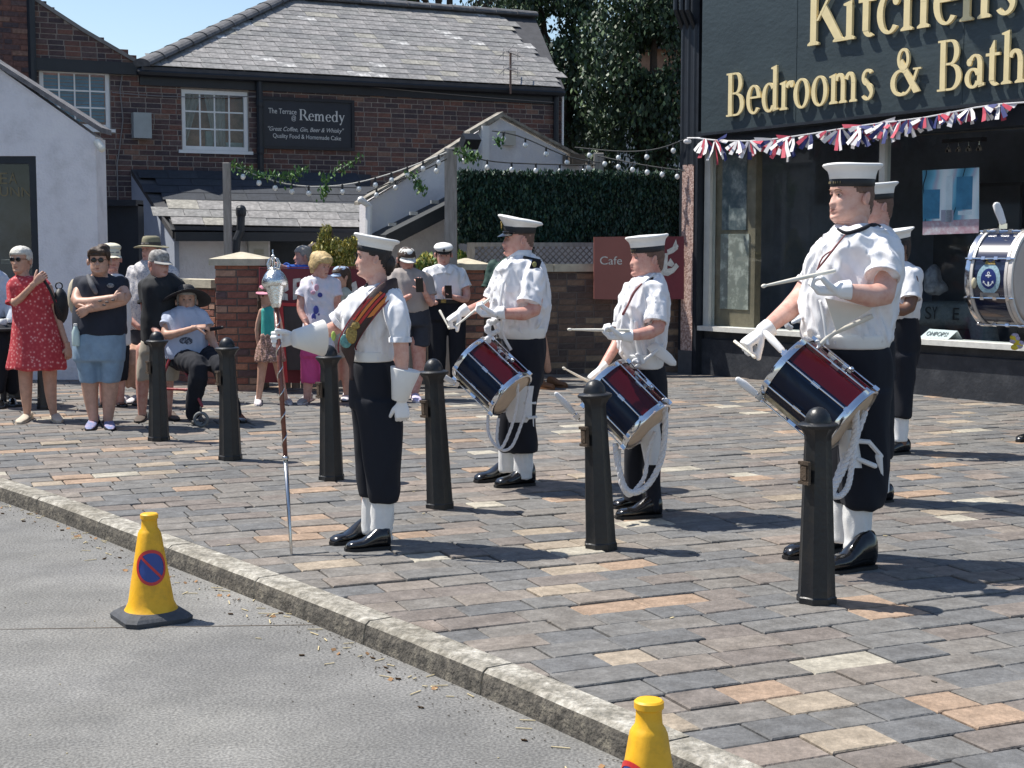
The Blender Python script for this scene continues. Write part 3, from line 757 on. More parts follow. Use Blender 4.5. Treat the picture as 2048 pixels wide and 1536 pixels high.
m = MB(); a = Pt.px(497, 481, .12); b = Pt.px(538, 560, .12); Pt.rect(m, a[0], b[0], b[1]-.3, a[1], .0, .12); bx = m.build('cabinet', mat('cream_cabinet', (.50, .50, .47), .5, var=.06), lean)
m = MB()
for i in range(6): a = Pt.px(508, 499+i*3.6, .125); b = Pt.px(527, 501+i*3.6, .125); Pt.rect(m, a[0], b[0], b[1], a[1]-.004, .121, .135)
m.build('vent', mat('vent_louvre', (.35, .33, .22), .6), bx)
m = MB(); m.tube([Pt.wp(482, 424, .75), Pt.wp(481, 462, .75), Pt.wp(473, 480, .75), Pt.wp(470, 530, .75)], .055, 10); m.tube([Pt.wp(482, 420, .75), Pt.wp(482, 427, .75)], .07, 10); m.build('flue_pipe', blk, lean)
# dark doorway/wall between white house and lean-to
m = MB(); a = PL(D(196, 489, 19.5), D(262, 489, 19.5)); a.rect(m, 0, a.W+.1, 0, a.px(230, 408)[1], -.3, 0); a.rect(m, 0, a.W+.1, a.px(230, 412)[1], a.px(230, 400)[1], -.3, .1)
dk = m.build('yard_gate', mat('dark_blue_paint', (.012, .017, .028), .6, var=.2, vs=6), loc=a.pt(0, 0, 0)); tag(dk, 'dark blue yard gate between the white house and the lean-to', 'gate')

# ================================================================== white gabled outbuilding
Pg = PL(D(735, 489, 18.6), D(1180, 489, 20.2)); Z0 = 0
og = thing('outbuilding', Pg.pt(2, 0, 0), 'white rendered outbuilding with a stone edged gable and strings of bulbs', 'building')
gpx = [(735, 405), (870, 322), (1000, 237), (1100, 290), (1190, 338), (1190, 560), (735, 560)]
m = MB(); P_ = [Pg.px(*p) for p in gpx]; P_[-1] = (P_[-1][0], 0); P_[-2] = (P_[-2][0], 0); Pg.poly(m, P_, -.25, 0); m.build('wall', mat('aged_white_render', (.68, .67, .70), .9, var=.12, vs=1.6, bump=.6, bs=45, mottle=((.72, .70, .69), (.86, .85, .86))), og)
vm = mat('mossy_stone_verge', (.27, .25, .21), .9, var=.45, vs=9, bump=.8, bs=40)
def strip(m, pts, pl, th, o0, o1, up_=True):
    for (a, b) in zip(pts, pts[1:]):
        A_, B_ = pl.px(*a), pl.px(*b); m.prism([pl.pt(A_[0], A_[1]+th, o1), pl.pt(B_[0], B_[1]+th, o1), pl.pt(B_[0], B_[1], o1), pl.pt(A_[0], A_[1], o1)], pl.n*(o0-o1))
m = MB(); strip(m, [(715, 410), (800, 360), (870, 317), (935, 276)], Pg, .04, -.10, .06); strip(m, [(935, 272), (1002, 233)], Pg, .06, -.10, .06); strip(m, [(1002, 233), (1100, 285), (1195, 336)], Pg, .035, -.10, .06); m.build('verge', vm, og)
m = MB(); strip(m, [(738, 470), (893, 392)], Pg, -.17, .0, .5); m.build('awning_edge', mat('black_felt', (.02, .025, .03), .6), og)
m = MB()
for p in ((777, 452), (820, 430), (862, 407)): a = Pg.px(*p, .52); Pg.rect(m, a[0], a[0]+.1, a[1], a[1]+.04, .5, .53)
m.build('bracket', mat('pale_bracket', (.4, .42, .42), .5), og)
m = MB(); m.tube([Pg.wp(722, 400, .1), Pg.wp(738, 412, .1), Pg.wp(737, 470, .1)], .045, 8); m.build('downpipe', UPVC, og)
m = MB(); a = Pg.px(958, 268); b = Pg.px(972, 342); Pg.rect(m, a[0], b[0], b[1], a[1]+.1, .002, .09); m.build('pilaster', UPVC, og)
m = MB(); a = Pg.px(1003, 262); b = Pg.px(1024, 292); Pg.rect(m, a[0], b[0], b[1], a[1], .0, .10); m.build('alarm_box', mat('cream_alarm', (.50, .48, .42), .5, var=.05), og)
fl = MB(); a = Pg.wp(940, 283, .3); fl.box(a, Pg.u*.11, Z*.06+Pg.n*.05, Pg.n*.05-Z*.04); fl.box(a-Pg.n*.15, Pg.u*.02, Z*.02, Pg.n*.1); fl.build('floodlight', blk, og)
fl = MB(); a = Pg.wp(1148, 320, .12); fl.box(a, Pg.u*.12, Z*.07, Pg.n*.09); fl.box(a-Z*.02+Pg.n*.1, Pg.u*.10, Z*.035, Pg.n*.02); fl.build('wall_lamp', mat('bronze_lamp', (.16, .13, .10), .4, .4), og)
# ================================================================== serif letters cut from board
def arcp(cx, cy, rx, ry, a0, a1, wh, wv, n=None):
    n = n or max(4, int(abs(a1-a0)/12)); out = []
    for i in range(n):
        t0, t1 = R(a0+(a1-a0)*i/n), R(a0+(a1-a0)*(i+1)/n)
        out.append([(cx+rx*cos(t0), cy+ry*sin(t0)), (cx+rx*cos(t1), cy+ry*sin(t1)), (cx+(rx-wh)*cos(t1), cy+(ry-wv)*sin(t1)), (cx+(rx-wh)*cos(t0), cy+(ry-wv)*sin(t0))])
    return ('strip', out)
def rc(x0, x1, y0, y1): return ('poly', [(x0, y0), (x1, y0), (x1, y1), (x0, y1)])
def pg(*p): return ('poly', list(p))
def ball(x, y, r): return ('poly', [(x+r*cos(2*pi*i/14), y+r*sin(2*pi*i/14)) for i in range(14)])
def serif(x0, x1, y, up=1): return pg((x0-.07, y), (x1+.07, y), (x1+.07, y+.03*up), (x1, y+.07*up), (x0, y+.07*up), (x0-.07, y+.03*up))
def flag(x0, x1, y): return pg((x0-.08, y-.045), (x1, y), (x1, y-.09), (x0, y-.09), (x0-.08, y-.075))
def glyph(c):
    w_ = .145
    if c == 'K': return .96, [rc(.12, .28, 0, 1), serif(.12, .28, 0), serif(.12, .28, 1, -1), pg((.27, .40), (.33, .40), (.80, .97), (.73, .97)), serif(.72, .80, 1, -1), pg((.37, .54), (.52, .66), (.99, .03), (.79, .03)), serif(.80, .96, 0)]
    if c == 'i': return .40, [rc(.12, .12+w_, 0, .6), serif(.12, .12+w_, 0), flag(.12, .12+w_, .65), ball(.19, .86, .085)]
    if c == 't': return .46, [rc(.14, .14+w_, .1, .72), rc(.03, .43, .57, .625), pg((.14, .7), (.14+w_, .7), (.14+w_, .86), (.25, .86)), arcp(.32, .15, .18, .16, 180, 300, w_, .06)]
    if c in 'hn': 
        H = 1.02 if c == 'h' else .65
        return .76, [rc(.10, .10+w_, 0, H-.05), serif(.10, .10+w_, 0), flag(.10, .10+w_, H), arcp(.41, .41, .225, .24, 0, 155, w_, .075), rc(.635-w_, .635, 0, .41), serif(.635-w_, .635, 0)]
    if c == 'm': return 1.12, [rc(.10, .10+w_, 0, .6), serif(.10, .10+w_, 0), flag(.10, .10+w_, .65)]+[q for x in (0, .365) for q in (arcp(.385+x, .41, .205, .24, 0, 155, w_, .075), rc(.59+x-w_, .59+x, 0, .41), serif(.60+x-w_, .58+x, 0))]
    if c == 'r': return .52, [rc(.10, .10+w_, 0, .6), serif(.10, .10+w_, 0), flag(.10, .10+w_, .65), arcp(.41, .42, .20, .22, 60, 155, .12, .09), ball(.475, .56, .08)]
    if c == 'o': return .68, [arcp(.34, .32, .30, .335, 0, 360, w_, .045)]
    if c == 'e': return .62, [arcp(.33, .32, .29, .335, 5, 320, w_, .045), rc(.14, .60, .345, .39)]
    if c == 'c': return .60, [arcp(.33, .32, .29, .335, 50, 318, w_, .05), ball(.50, .51, .075)]
    if c == 's': return .52, [arcp(.27, .475, .20, .18, 35, 260, .10, .06), arcp(.26, .175, .215, .185, 80, -150, .11, .06), pg((.10, .44), (.20, .47), (.44, .24), (.36, .15))]
    if c == 'd': return .74, [arcp(.33, .32, .28, .335, 40, 320, w_, .05), rc(.49, .49+w_, 0.03, 1.0), flag(.49, .49+w_, 1.03), pg((.49, 0), (.71, .03), (.71, .07), (.49, .07))]
    if c == 'B': return .84, [rc(.12, .28, 0, 1), pg((.04, 0), (.3, 0), (.3, .04), (.04, .04)), pg((.04, .96), (.3, .96), (.3, 1), (.04, 1)), rc(.28, .42, .955, 1), rc(.28, .44, .50, .545), arcp(.42, .75, .27, .25, -90, 90, .155, .045), arcp(.44, .262, .33, .262, -90, 90, .165, .045), rc(.28, .44, 0, .045)]
    if c == 'R': return .92, [rc(.12, .28, 0, 1), serif(.12, .28, 0), pg((.04, .96), (.3, .96), (.3, 1), (.04, 1)), rc(.28, .44, .955, 1), rc(.28, .44, .46, .505), arcp(.44, .73, .29, .27, -90, 90, .155, .045), pg((.40, .48), (.57, .49), (.95, .03), (.76, .03)), serif(.80, .92, 0)]
    if c == 'a': return .62, [arcp(.27, .185, .23, .20, 20, 340, .13, .05), rc(.41, .41+w_, .04, .45), arcp(.33, .44, .225, .21, 0, 150, w_, .05), ball(.16, .50, .075), pg((.45, 0), (.62, .03), (.62, .08), (.45, .10))]
    if c == '&': return 1.05, [arcp(.44, .77, .20, .24, 0, 360, .09, .06), arcp(.36, .27, .33, .29, 55, 300, .15, .06), arcp(.42, .30, .34, .32, 240, 340, .06, .06), pg((.27, .70), (.40, .78), (1.0, .05), (.80, .02)), pg((.70, .22), (.78, .20), (.93, .52), (.86, .54)), rc(.76, 1.02, .52, .56)]
    if c == 'y': return .66, [pg((.06, .62), (.22, .62), (.42, .12), (.33, .0)), pg((.52, .62), (.59, .62), (.30, -.18), (.22, -.18)), serif(.10, .20, .65, -1), serif(.54, .58, .65, -1), ball(.20, -.20, .08)]
    return .3, []
def serif_word(txt, pa, pb, cap, pl, parent, m_, o, th, endtxt=None, track=0, each=True, name='letter'):
    """pa, pb: baseline start and end pixels; cap: cap height pixels at the start"""
    A_, B_ = pl.px(*pa, o+th), pl.px(*pb, o+th); C_ = pl.px(pa[0], pa[1]-cap, o+th); H = C_[1]-A_[1]
    tot = sum(glyph(c)[0] for c in (endtxt or txt)); dx = (B_[0]-A_[0])/tot; dz = (B_[1]-A_[1])/tot; x = 0; allm = MB()
    for c in txt:
        adv, pcs = glyph(c); m = MB() if each else allm
        for k, (kind, g_) in enumerate(pcs):
            e = k*.0007
            def mp(q): return pl.pt(A_[0]+(x+q[0])*dx, A_[1]+(x+q[0])*dz+q[1]*H, o+th-e)
            if kind == 'poly': m.prism([mp(q) for q in g_], pl.n*-(th-2*e))
            else:
                rs = [[mp(g_[0][0]), mp(g_[0][3])]]+[[mp(q[1]), mp(q[2])] for q in g_]
                full = [[a, b, b-pl.n*(th-2*e), a-pl.n*(th-2*e)] for a, b in rs]
                m.rings(full)
        x += adv
        if each and m.v: m.build(name, m_, parent)
    if not each: allm.build(name, m_, parent)
serif_word('Remedy', (598, 240), (690, 245), 22, PB, sign, lett, .036, .006, each=False, name='lettering')

# ================================================================== corner shop
PS = PL(S0, S0+sd*8)
shop = thing('shop', PS.pt(2, 0, 0), 'corner shop with dark green fascia gold letters and wide display windows', 'shop')
dk1 = mat('black_shop_paint', (.013, .017, .024), .5, var=.25, vs=6, bump=.15, bs=40)
fasc = mat('dark_green_fascia', (.042, .058, .064), .42, var=.10, vs=2.0, bump=.35, bs=14, stretch=(1, 1, 1.6))
sEnd = 7.5
sx = lambda px, py=489, o=0: PS.px(px, py, o)[0]
zx = lambda px, py, o=0: PS.px(px, py, o)[1]
zsill = (zx(1410, 662)+zx(1880, 688))/2; zhead = zx(1410, 268)
# fascia board (front .22 proud)
FO = .22
fp = [PS.px(1402, 272, FO), PS.px(2110, 196, FO), (PS.px(2110, 196, FO)[0], 7.2), (PS.px(1402, 272, FO)[0], 7.2)]
m = MB(); PS.poly(m, fp, .0, FO); fb = m.build('fascia', fasc, shop)
m = MB(); a, b = fp[0], fp[1]; m.prism([PS.pt(a[0], a[1], FO+.02), PS.pt(b[0], b[1], FO+.02), PS.pt(b[0], b[1]+.03, FO+.02), PS.pt(a[0], a[1]+.03, FO+.02)], PS.n*-.3-Z*.05); m.build('fascia_trim', dk1, shop)
# panel joints on the fascia
m = MB()
for px in (1592, 1925): a = PS.px(px, 100, FO); PS.rect(m, a[0], a[0]+.012, fp[0][1]+.08, 7.1, FO+.001, FO+.004)
m.build('fascia_joint', fasc, shop)
# torn patch / cracked corner upper left of the fascia
# corner post and upper storey
m = MB(); PS.rect(m, -.02, sx(1408), 0, 7.2, -.3, .12); m.build('corner_post', dk1, shop)
m = MB(); PS.rect(m, -.02, sEnd, 7.2, 8.6, -.3, .0); m.build('upper_wall', BM[1], shop)
m = MB(); PS.rect(m, sx(1470), sEnd, 7.22, 7.42, 0, .46); PS.rect(m, sx(1395), sx(1470)-.002, 6.85, 7.42, 0, .50); m.build('cornice', dk1, shop)
m = MB(); a = PS.px(1672, -150, .6); m.tube([PS.pt(a[0]-.1, 7.0, .25), PS.pt(a[0]-.1, 7.0, 1.0), PS.pt(a[0]-.1, 6.9, 1.15)], .045, 8); m.ell(PS.pt(a[0]-.1, 6.82, 1.18), .14, .14, .10, n=10, k=6); m.build('sign_lamp', dk1, shop)
# drain pipes over the pebbledash strip
m = MB()
for px in (1366, 1378, 1390):
    P0 = PS.wp(px, 330, .1); P1 = V((P0.x, P0.y, 7.4)); m.tube([P0, V((P0.x, P0.y, D(px, 52, P0.y).z))], .034, 8)
m.build('drainpipe', dk1, shop)
m = MB()
for px in (1352, 1364, 1376):
    P0 = PS.wp(px+12, 40, .12); m.tube([PS.wp(px+14, 56, .1), PS.wp(px, 20, .25), V((PS.wp(px, 20, .25).x, PS.wp(px, 20, .25).y, 7.4))], .034, 8)
m.build('drainpipe', dk1, shop)
peb = mat('pink_pebbledash', (.42, .28, .24), .95, var=.4, vs=38, bump=1.0, bs=70, mottle=((.20, .12, .10), (.66, .52, .46)))
m = MB(); P0 = PS.wp(1363, 489, .13); P1 = PS.wp(1386, 489, .13); d = (P1-P0); d.z = 0
zt, zb = D(1372, 330, P0.y).z, D(1372, 700, P0.y).z
m.prism([V((P0.x, P0.y, zb)), V((P1.x, P1.y, zb)), V((P1.x, P1.y, zt)), V((P0.x, P0.y, zt))], V((.05, .3, 0))); m.build('pebbledash_strip', peb, shop)
m = MB(); m.prism([V((P0.x-.03, P0.y, 0)), V((P1.x, P1.y, 0)), V((P1.x, P1.y, zb)), V((P0.x-.03, P0.y, zb))], V((.05, .3, 0))); m.build('plinth', mat('grey_plinth', (.07, .07, .075), .8), shop)
# stall riser, sill, head
m = MB(); PS.rect(m, sx(1408), sEnd, 0, zsill-.10, -.25, .02); PS.rect(m, sx(1408), sEnd, zsill-.10, zsill-.002, -.25, -.02)
m.build('stall_riser', mat('dark_painted_render', (.030, .034, .042), .55, var=.3, vs=5, bump=.5, bs=25, mottle=((.022, .026, .034), (.05, .054, .062))), shop)
m = MB(); PS.rect(m, sx(1408), sEnd, zsill, zsill+.055, -.2, .10); m.build('sill', mat('off_white_sill', (.66, .65, .60), .6, var=.1, vs=12, bump=.2), shop)
m = MB(); PS.rect(m, sx(1408), sEnd, zhead-.17, zhead+.02, -.12, .14); m.build('window_head', dk1, shop)
# frames
cf = mat('cream_window_frame', (.56, .55, .50), .5, var=.08)
z0_, z1_ = zsill+.055, zhead-.17
def mull(px0, px1, o0=-.08, o1=.02, m_=None, nm='mullion'):
    m = MB(); PS.rect(m, sx(px0), sx(px1), z0_, z1_, o0, o1); return m.build(nm, m_ or cf, shop)
mull(1410, 1421); mull(1757, 1768); mull(2120, 2131)
# display windows: panes
for a, b in ((1421, 1757), (1768, 2120)):
    m = MB(); PS.rect(m, sx(a), sx(b), z0_, z1_, -.035, -.028); o = m.build('window', thin_glass('shop_glass', (.93, .96, .97)), shop); o['label'] = 'wide shop display window'
# interior: floor, back, ceiling, side
inn = mat('dark_shop_room', (.17, .19, .23), .9, var=.2, vs=2, bump=0)
m = MB(); D_ = -3.2
PS.rect(m, sx(1408), sEnd, z0_-.25, z1_+.6, D_-.1, D_); PS.rect(m, sx(1408)-.1, sx(1408), z0_-.25, z1_+.6, D_, -.26); PS.rect(m, sEnd, sEnd+.1, z0_-.25, z1_+.6, D_, -.26)
PS.rect(m, sx(1408), sEnd, z0_-.3, z0_-.25, D_, -.26); m.build('interior', inn, shop)
m = MB(); PS.rect(m, sx(1408), sEnd, z1_+.25, z1_+.3, D_, -.14); m.build('ceiling', mat('shop_ceiling', (.42, .36, .30), .9), shop)
# outer body of the shop (roof over the room)
m = MB(); PS.rect(m, -.02, sEnd, z1_+.62, 8.6, D_-.4, -.32); m.build('upper_body', BM[1], shop)
# stone display pilaster with gold edging
sto = mat('display_marble', (.17, .19, .19), .3, var=.5, vs=7, bump=.1, mottle=((.09, .12, .13), (.42, .42, .38)))
sto2 = mat('display_marble_light', (.30, .30, .25), .4, var=.5, vs=6, bump=.1, mottle=((.25, .26, .23), (.68, .66, .56)))
gd = mat('dull_gold_edge', (.26, .21, .14), .5, var=.2)
dp = thing('tile_display', PS.wp(1460, 640, -.5), 'tall display board of veined stone tiles behind the left shop window', 'display')
m = MB(); a = PS.px(1424, 320, -.1); b = PS.px(1508, 640, -.1); PS.rect(m, a[0], b[0], z0_+.002, z1_, -.2, -.10); m.build('board', gd, dp)
a = PS.px(1446, 320, -.09); b = PS.px(1492, 460, -.09); m = MB(); PS.rect(m, a[0], b[0], b[1], z1_-.02, -.0995, -.085); m.build('tile', sto, dp)
a = PS.px(1442, 468, -.09); b = PS.px(1496, 620, -.09); m = MB(); PS.rect(m, a[0], b[0], b[1], a[1], -.0995, -.085); m.build('tile', sto2, dp)
# dark furniture shapes inside
cabm = mat('dark_cabinet', (.022, .025, .030), .5, var=.2, vs=3)
for i, (p0, p1, o_, lab) in enumerate((((1545, 330), (1640, 620), -2.6, 'tall dark fitted cupboard deep inside the shop behind the left window'), ((1870, 370), (2040, 560), -2.2, 'low dark fitted kitchen unit deep inside the shop'))):
    t_ = thing('cupboard', PS.wp((p0[0]+p1[0])/2, p1[1], o_), lab, 'cupboard'); a, b = PS.px(*p0, o_), PS.px(*p1, o_)
    m = MB(); PS.rect(m, a[0], b[0], z0_-.25, a[1], o_-.5, o_); m.build('carcass', cabm, t_)
    n_ = 2
    for k in range(n_):
        m = MB(); w_ = (b[0]-a[0])/n_; PS.rect(m, a[0]+w_*k+.02, a[0]+w_*(k+1)-.02, z0_-.2, a[1]-.04, o_+.001, o_+.02); dd = m.build('door', mat('graphite_door', (.04, .045, .052), .35), t_)
        m = MB(); PS.rect(m, a[0]+w_*(k+.85), a[0]+w_*(k+.88), (z0_+a[1])/2-.1, (z0_+a[1])/2+.1, o_+.021, o_+.04); m.build('handle', CHROME(), dd)
# poster hanging behind the glass
a = [PS.px(*p, -.12) for p in ((1845, 341), (1958, 335), (1957, 466), (1845, 470))]
pm = bpy.data.materials.new('kitchen_poster'); pm.use_nodes = True; t = pm.node_tree; b_ = t.nodes['Principled BSDF']; b_.inputs['Roughness'].default_value = .35
tc = t.nodes.new('ShaderNodeTexCoord'); wv = t.nodes.new('ShaderNodeTexWave'); wv.inputs['Scale'].default_value = 1.1; wv.inputs['Distortion'].default_value = 5; wv.inputs['Detail'].default_value = 2
t.links.new(tc.outputs['Object'], wv.inputs[0]); rp = t.nodes.new('ShaderNodeValToRGB'); t.links.new(wv.outputs[0], rp.inputs[0])
for p_, c in ((.0, (.10, .30, .42)), (.3, (.25, .58, .74)), (.55, (.58, .54, .64)), (.8, (.75, .88, .9))):
    e = rp.color_ramp.elements.new(p_); e.color = (*c, 1)
t.links.new(rp.outputs[0], b_.inputs['Base Color'])
post = thing('poster', PS.pt(a[3][0], a[3][1], -.12), 'blue kitchen poster with a pinkish foot hanging in the right shop window', 'poster')
m = MB(); zc = a[3][1]+.14; PS.poly(m, [(a[0][0], a[0][1]), (a[1][0], a[1][1]), (a[2][0], a[2][1]+.14), (a[3][0], zc)], -.124, -.12); m.build('print', pm, post)
m = MB(); PS.poly(m, [(a[3][0], zc-.001), (a[2][0], a[2][1]+.139), a[2], a[3]], -.124, -.12); m.build('print_footer', mat('pink_white_print', (.62, .42, .46), .4, var=.3, vs=10, mottle=((.55, .28, .33), (.75, .7, .72)), bump=0), post)
m = MB(); w_ = a[1][0]-a[0][0]; q = a[0]
for f0, f1, g0, g1, mi in ((.04, .33, .30, .75, 0), (.62, .9, .12, .62, 0), (.44, .55, .1, .8, 1), (.36, .58, .62, .80, 2), (.66, .9, .64, .70, 1)):
    PS.rect(m, q[0]+w_*f0, q[0]+w_*f1, a[3][1]+(q[1]-a[3][1])*(1-g1), a[3][1]+(q[1]-a[3][1])*(1-g0), -.1195, -.118, mi)
m.build('print_shapes', [mat('print_blue', (.07, .25, .40), .4, var=.2, bump=0), mat('print_white', (.8, .86, .88), .4, var=.1, bump=0), mat('print_grey', (.45, .42, .5), .4, var=.1, bump=0)], post)
# folded card on the sill
cd = thing('sign_card', PS.wp(1885, 685, -.08), 'white folded card reading OHPOPS! on the shop window sill', 'sign'); o_ = -.07
a = [PS.px(*p, o_) for p in ((1840, 684), (1898, 690), (1908, 662), (1852, 658))]
m = MB(); P4 = [PS.pt(a[0][0], z0_+.002, o_+.02), PS.pt(a[1][0], z0_+.002, o_+.02), PS.pt(a[2][0], a[2][1], o_-.06), PS.pt(a[3][0], a[3][1], o_-.06)]
m.prism(P4, PS.n*-.003); m.prism([P4[3], P4[2], P4[2]-PS.n*.08+Z*(z0_+.002-P4[2].z), P4[3]-PS.n*.08+Z*(z0_+.002-P4[3].z)], PS.n*-.003); m.build('card', mat('white_card', (.72, .75, .72), .6, var=.03, bump=0), cd)
ux = (P4[1]-P4[0]).normalized(); uy = (P4[3]-P4[0]); uy = (uy-ux*uy.dot(ux)); hh = uy.length; uy.normalize(); un = ux.cross(uy)
if un.dot(PS.n) < 0: un = -un
text_mesh('OHPOPS!', hh*.62, basis(P4[0]+ux*.07+uy*hh*.28+un*.004, ux, uy, un), mat('grey_print', (.12, .13, .14), .7, var=0, bump=0), cd, 'lettering', .001, (P4[1]-P4[0]).length*.72)
# bolster roll and cloth on the shelf inside
bo = MB(); a, b = PS.wp(1842, 628, -.9), PS.wp(1965, 632, -.9); bo.tube([a, a.lerp(b, .3), a.lerp(b, .7), b], [.13, .15, .15, .13], 14); b2 = PS.wp(1962, 640, -.85); bo.tube([b2, PS.wp(1975, 700, -.85)], .14, 14)
roll = thing('cloth_roll', PS.wp(1900, 650, -.9), 'grey upholstered roll with dark block letters inside the right shop window', 'cushion')
bo.build('roll', mat('grey_cloth', (.13, .15, .15), .9, var=.2, vs=30, bump=.4, bs=80), roll, smooth=True)
ptext('S', (1850, 638), (1862, 638), 26, roll, mat('black_print', (.01, .01, .012), .6, var=0, bump=0), PS, -.735); ptext('Y', (1864, 638), (1874, 638), 26, roll, MATS['black_print'], PS, -.735); ptext('E', (1905, 640), (1918, 640), 26, roll, MATS['black_print'], PS, -.735)
for i, p in enumerate(((1540, 530), (1560, 545))): pass
m = MB(); a = PS.wp(1928, 290, -1.0); m.box(a+Z*.05, PS.u*.25, PS.n*.05, Z*.02)
lf = thing('spotlight_bar', a, 'ceiling spotlight bar with four small chrome lamps inside the shop', 'light'); m.build('bar', cabm, lf)
for k in range(4): m = MB(); q = a+PS.u*(-.2+.13*k); m.tube([q+Z*.04, q-Z*.02], .008, 6); m.lathe(q-Z*.07, [(.035, 0), (.03, .03), (.012, .06)], 10); m.build('spotlight', CHROME(), lf)
m = MB(); a = PS.wp(1862, 530, -.6)
bag = thing('grey_bag', a, 'crumpled grey bag lying on the shelf inside the right shop window', 'bag'); m.ell(PS.wp(1866, 560, -.6), .10, .10, .17, n=12); m.ell(PS.wp(1872, 575, -.6), .13, .1, .08, n=12)
m.build('bag_body', mat('grey_plastic_bag', (.16, .17, .19), .4, var=.4, vs=12, bump=1, bs=25), bag, voxel=.02, sm=2, disp=lambda p: .02*noise.noise(p*14))
# gold letters
goldl = mat('gold_painted_letter', (.82, .68, .38), .45, var=.05, vs=8, bump=.08)
serif_word('Bedrooms', (1450, 234), (1748, 198), 86, PS, shop, goldl, FO+.02, .03)
serif_word('&', (1778, 193), (1842, 186), 92, PS, shop, goldl, FO+.02, .03)
serif_word('Bathrooms', (1871, 184), (2053, 163), 101, PS, shop, goldl, FO+.02, .03, endtxt='Bath')
serif_word('Kitchens', (1611, 93), (2034, 25), 118, PS, shop, goldl, FO+.02, .035)

# bunting of little flags
bt = thing('bunting', PS.wp(1400, 285, .35), 'string of small tattered Union Jack flags along the shop fascia', 'bunting')
bc = [(1390, 276), (1440, 284), (1500, 283), (1560, 278), (1620, 268), (1680, 258), (1740, 248), (1800, 242), (1850, 236), (1900, 226), (1950, 214), (2000, 207), (2060, 204)]
pts = smoothpoly([PS.wp(a, b, .30+.02*sin(a*.05)) for a, b in bc], 1); m = MB(); m.tube(pts, .008, 6); m.build('cord', mat('bunting_cord', (.6, .6, .62), .7, var=.1), bt)
FR, FW, FB = mat('flag_red', (.50, .06, .10), .7, var=.1, bump=.1), mat('flag_white', (.78, .76, .76), .7, var=.05, bump=.1), mat('flag_navy', (.03, .04, .16), .7, var=.1, bump=.1)
full = []
for a, b in zip(pts, pts[1:]):
    for i in range(5): full.append(a.lerp(b, i/5))
rng = random.Random(5)
for k in sorted(set([q+rng.choice((0, 0, 1)) for q in range(1, len(full)-2, 3)]+[16, 20, 29, 33])):
    c = full[k]; m = MB(); lean_ = rng.uniform(-.9, .9); Ln = rng.uniform(.13, .27); q = c-Z*.0
    nst = 8; up_ = False
    for j in range(nst):
        f_ = (j-(nst-1)/2)/nst
        col_ = (1, 0, 1, 2, 1, 0, 1, 2)[(j+k) % 8]
        a0 = q+PS.u*f_*.05+PS.n*rng.uniform(-.01, .01)
        ang = lean_+f_*1.8+rng.uniform(-.15, .15); L_ = Ln*rng.uniform(.75, 1.1)
        d1 = (PS.u*sin(ang)-Z*cos(ang)*(-.3 if up_ and j % 3 == 0 else 1)+PS.n*rng.uniform(-.3, .4)).normalized()
        mid_ = a0+d1*L_*.5; d2 = (d1+PS.u*rng.uniform(-.3, .3)+PS.n*rng.uniform(-.2, .3)).normalized(); e_ = mid_+d2*L_*.5
        w0 = .021; s_ = (PS.u*cos(ang*.5)+PS.n*rng.uniform(-.5, .5)+Z*sin(ang)).normalized()
        m.rings([[a0-s_*w0*.5, a0+s_*w0*.5, a0+s_*w0*.5+PS.n*.0015, a0-s_*w0*.5+PS.n*.0015], [mid_-s_*w0, mid_+s_*w0, mid_+s_*w0+PS.n*.0015, mid_-s_*w0+PS.n*.0015], [e_-s_*w0*1.2, e_+s_*w0*1.2, e_+s_*w0*1.2+PS.n*.0015, e_-s_*w0*1.2+PS.n*.0015]], mi=col_)
    m.build('flag', [FR, FW, FB], bt)
m = MB(); q = PS.wp(1375, 276, .3); m.tube([q, PS.wp(1400, 276, .3)], .008, 6); m.ell(q-Z*.04, .05, .02, .03, n=8, k=5); m.build('cord_clip', FW, bt)

# terrace of houses out of the picture to the left, seen only in the shop glass
tq = thing('terrace_house', (-17, 10, 0), 'dark brick terrace house beyond the left edge of the square', 'house')
m = MB(); m.abox(-19, -17, -6, 26, 0, 7.5); m.build('wall', BM[0], tq); m = MB(); m.abox(-20, -16.8, -6, 26, 7.51, 7.8); m.build('roof', slateb, tq)
for i in range(7):
    for z_ in (1, 4.2): m = MB(); m.abox(-16.99, -16.93, -3+4*i, -1.8+4*i, z_, z_+1.5); m.build('window', UPVC, tq)
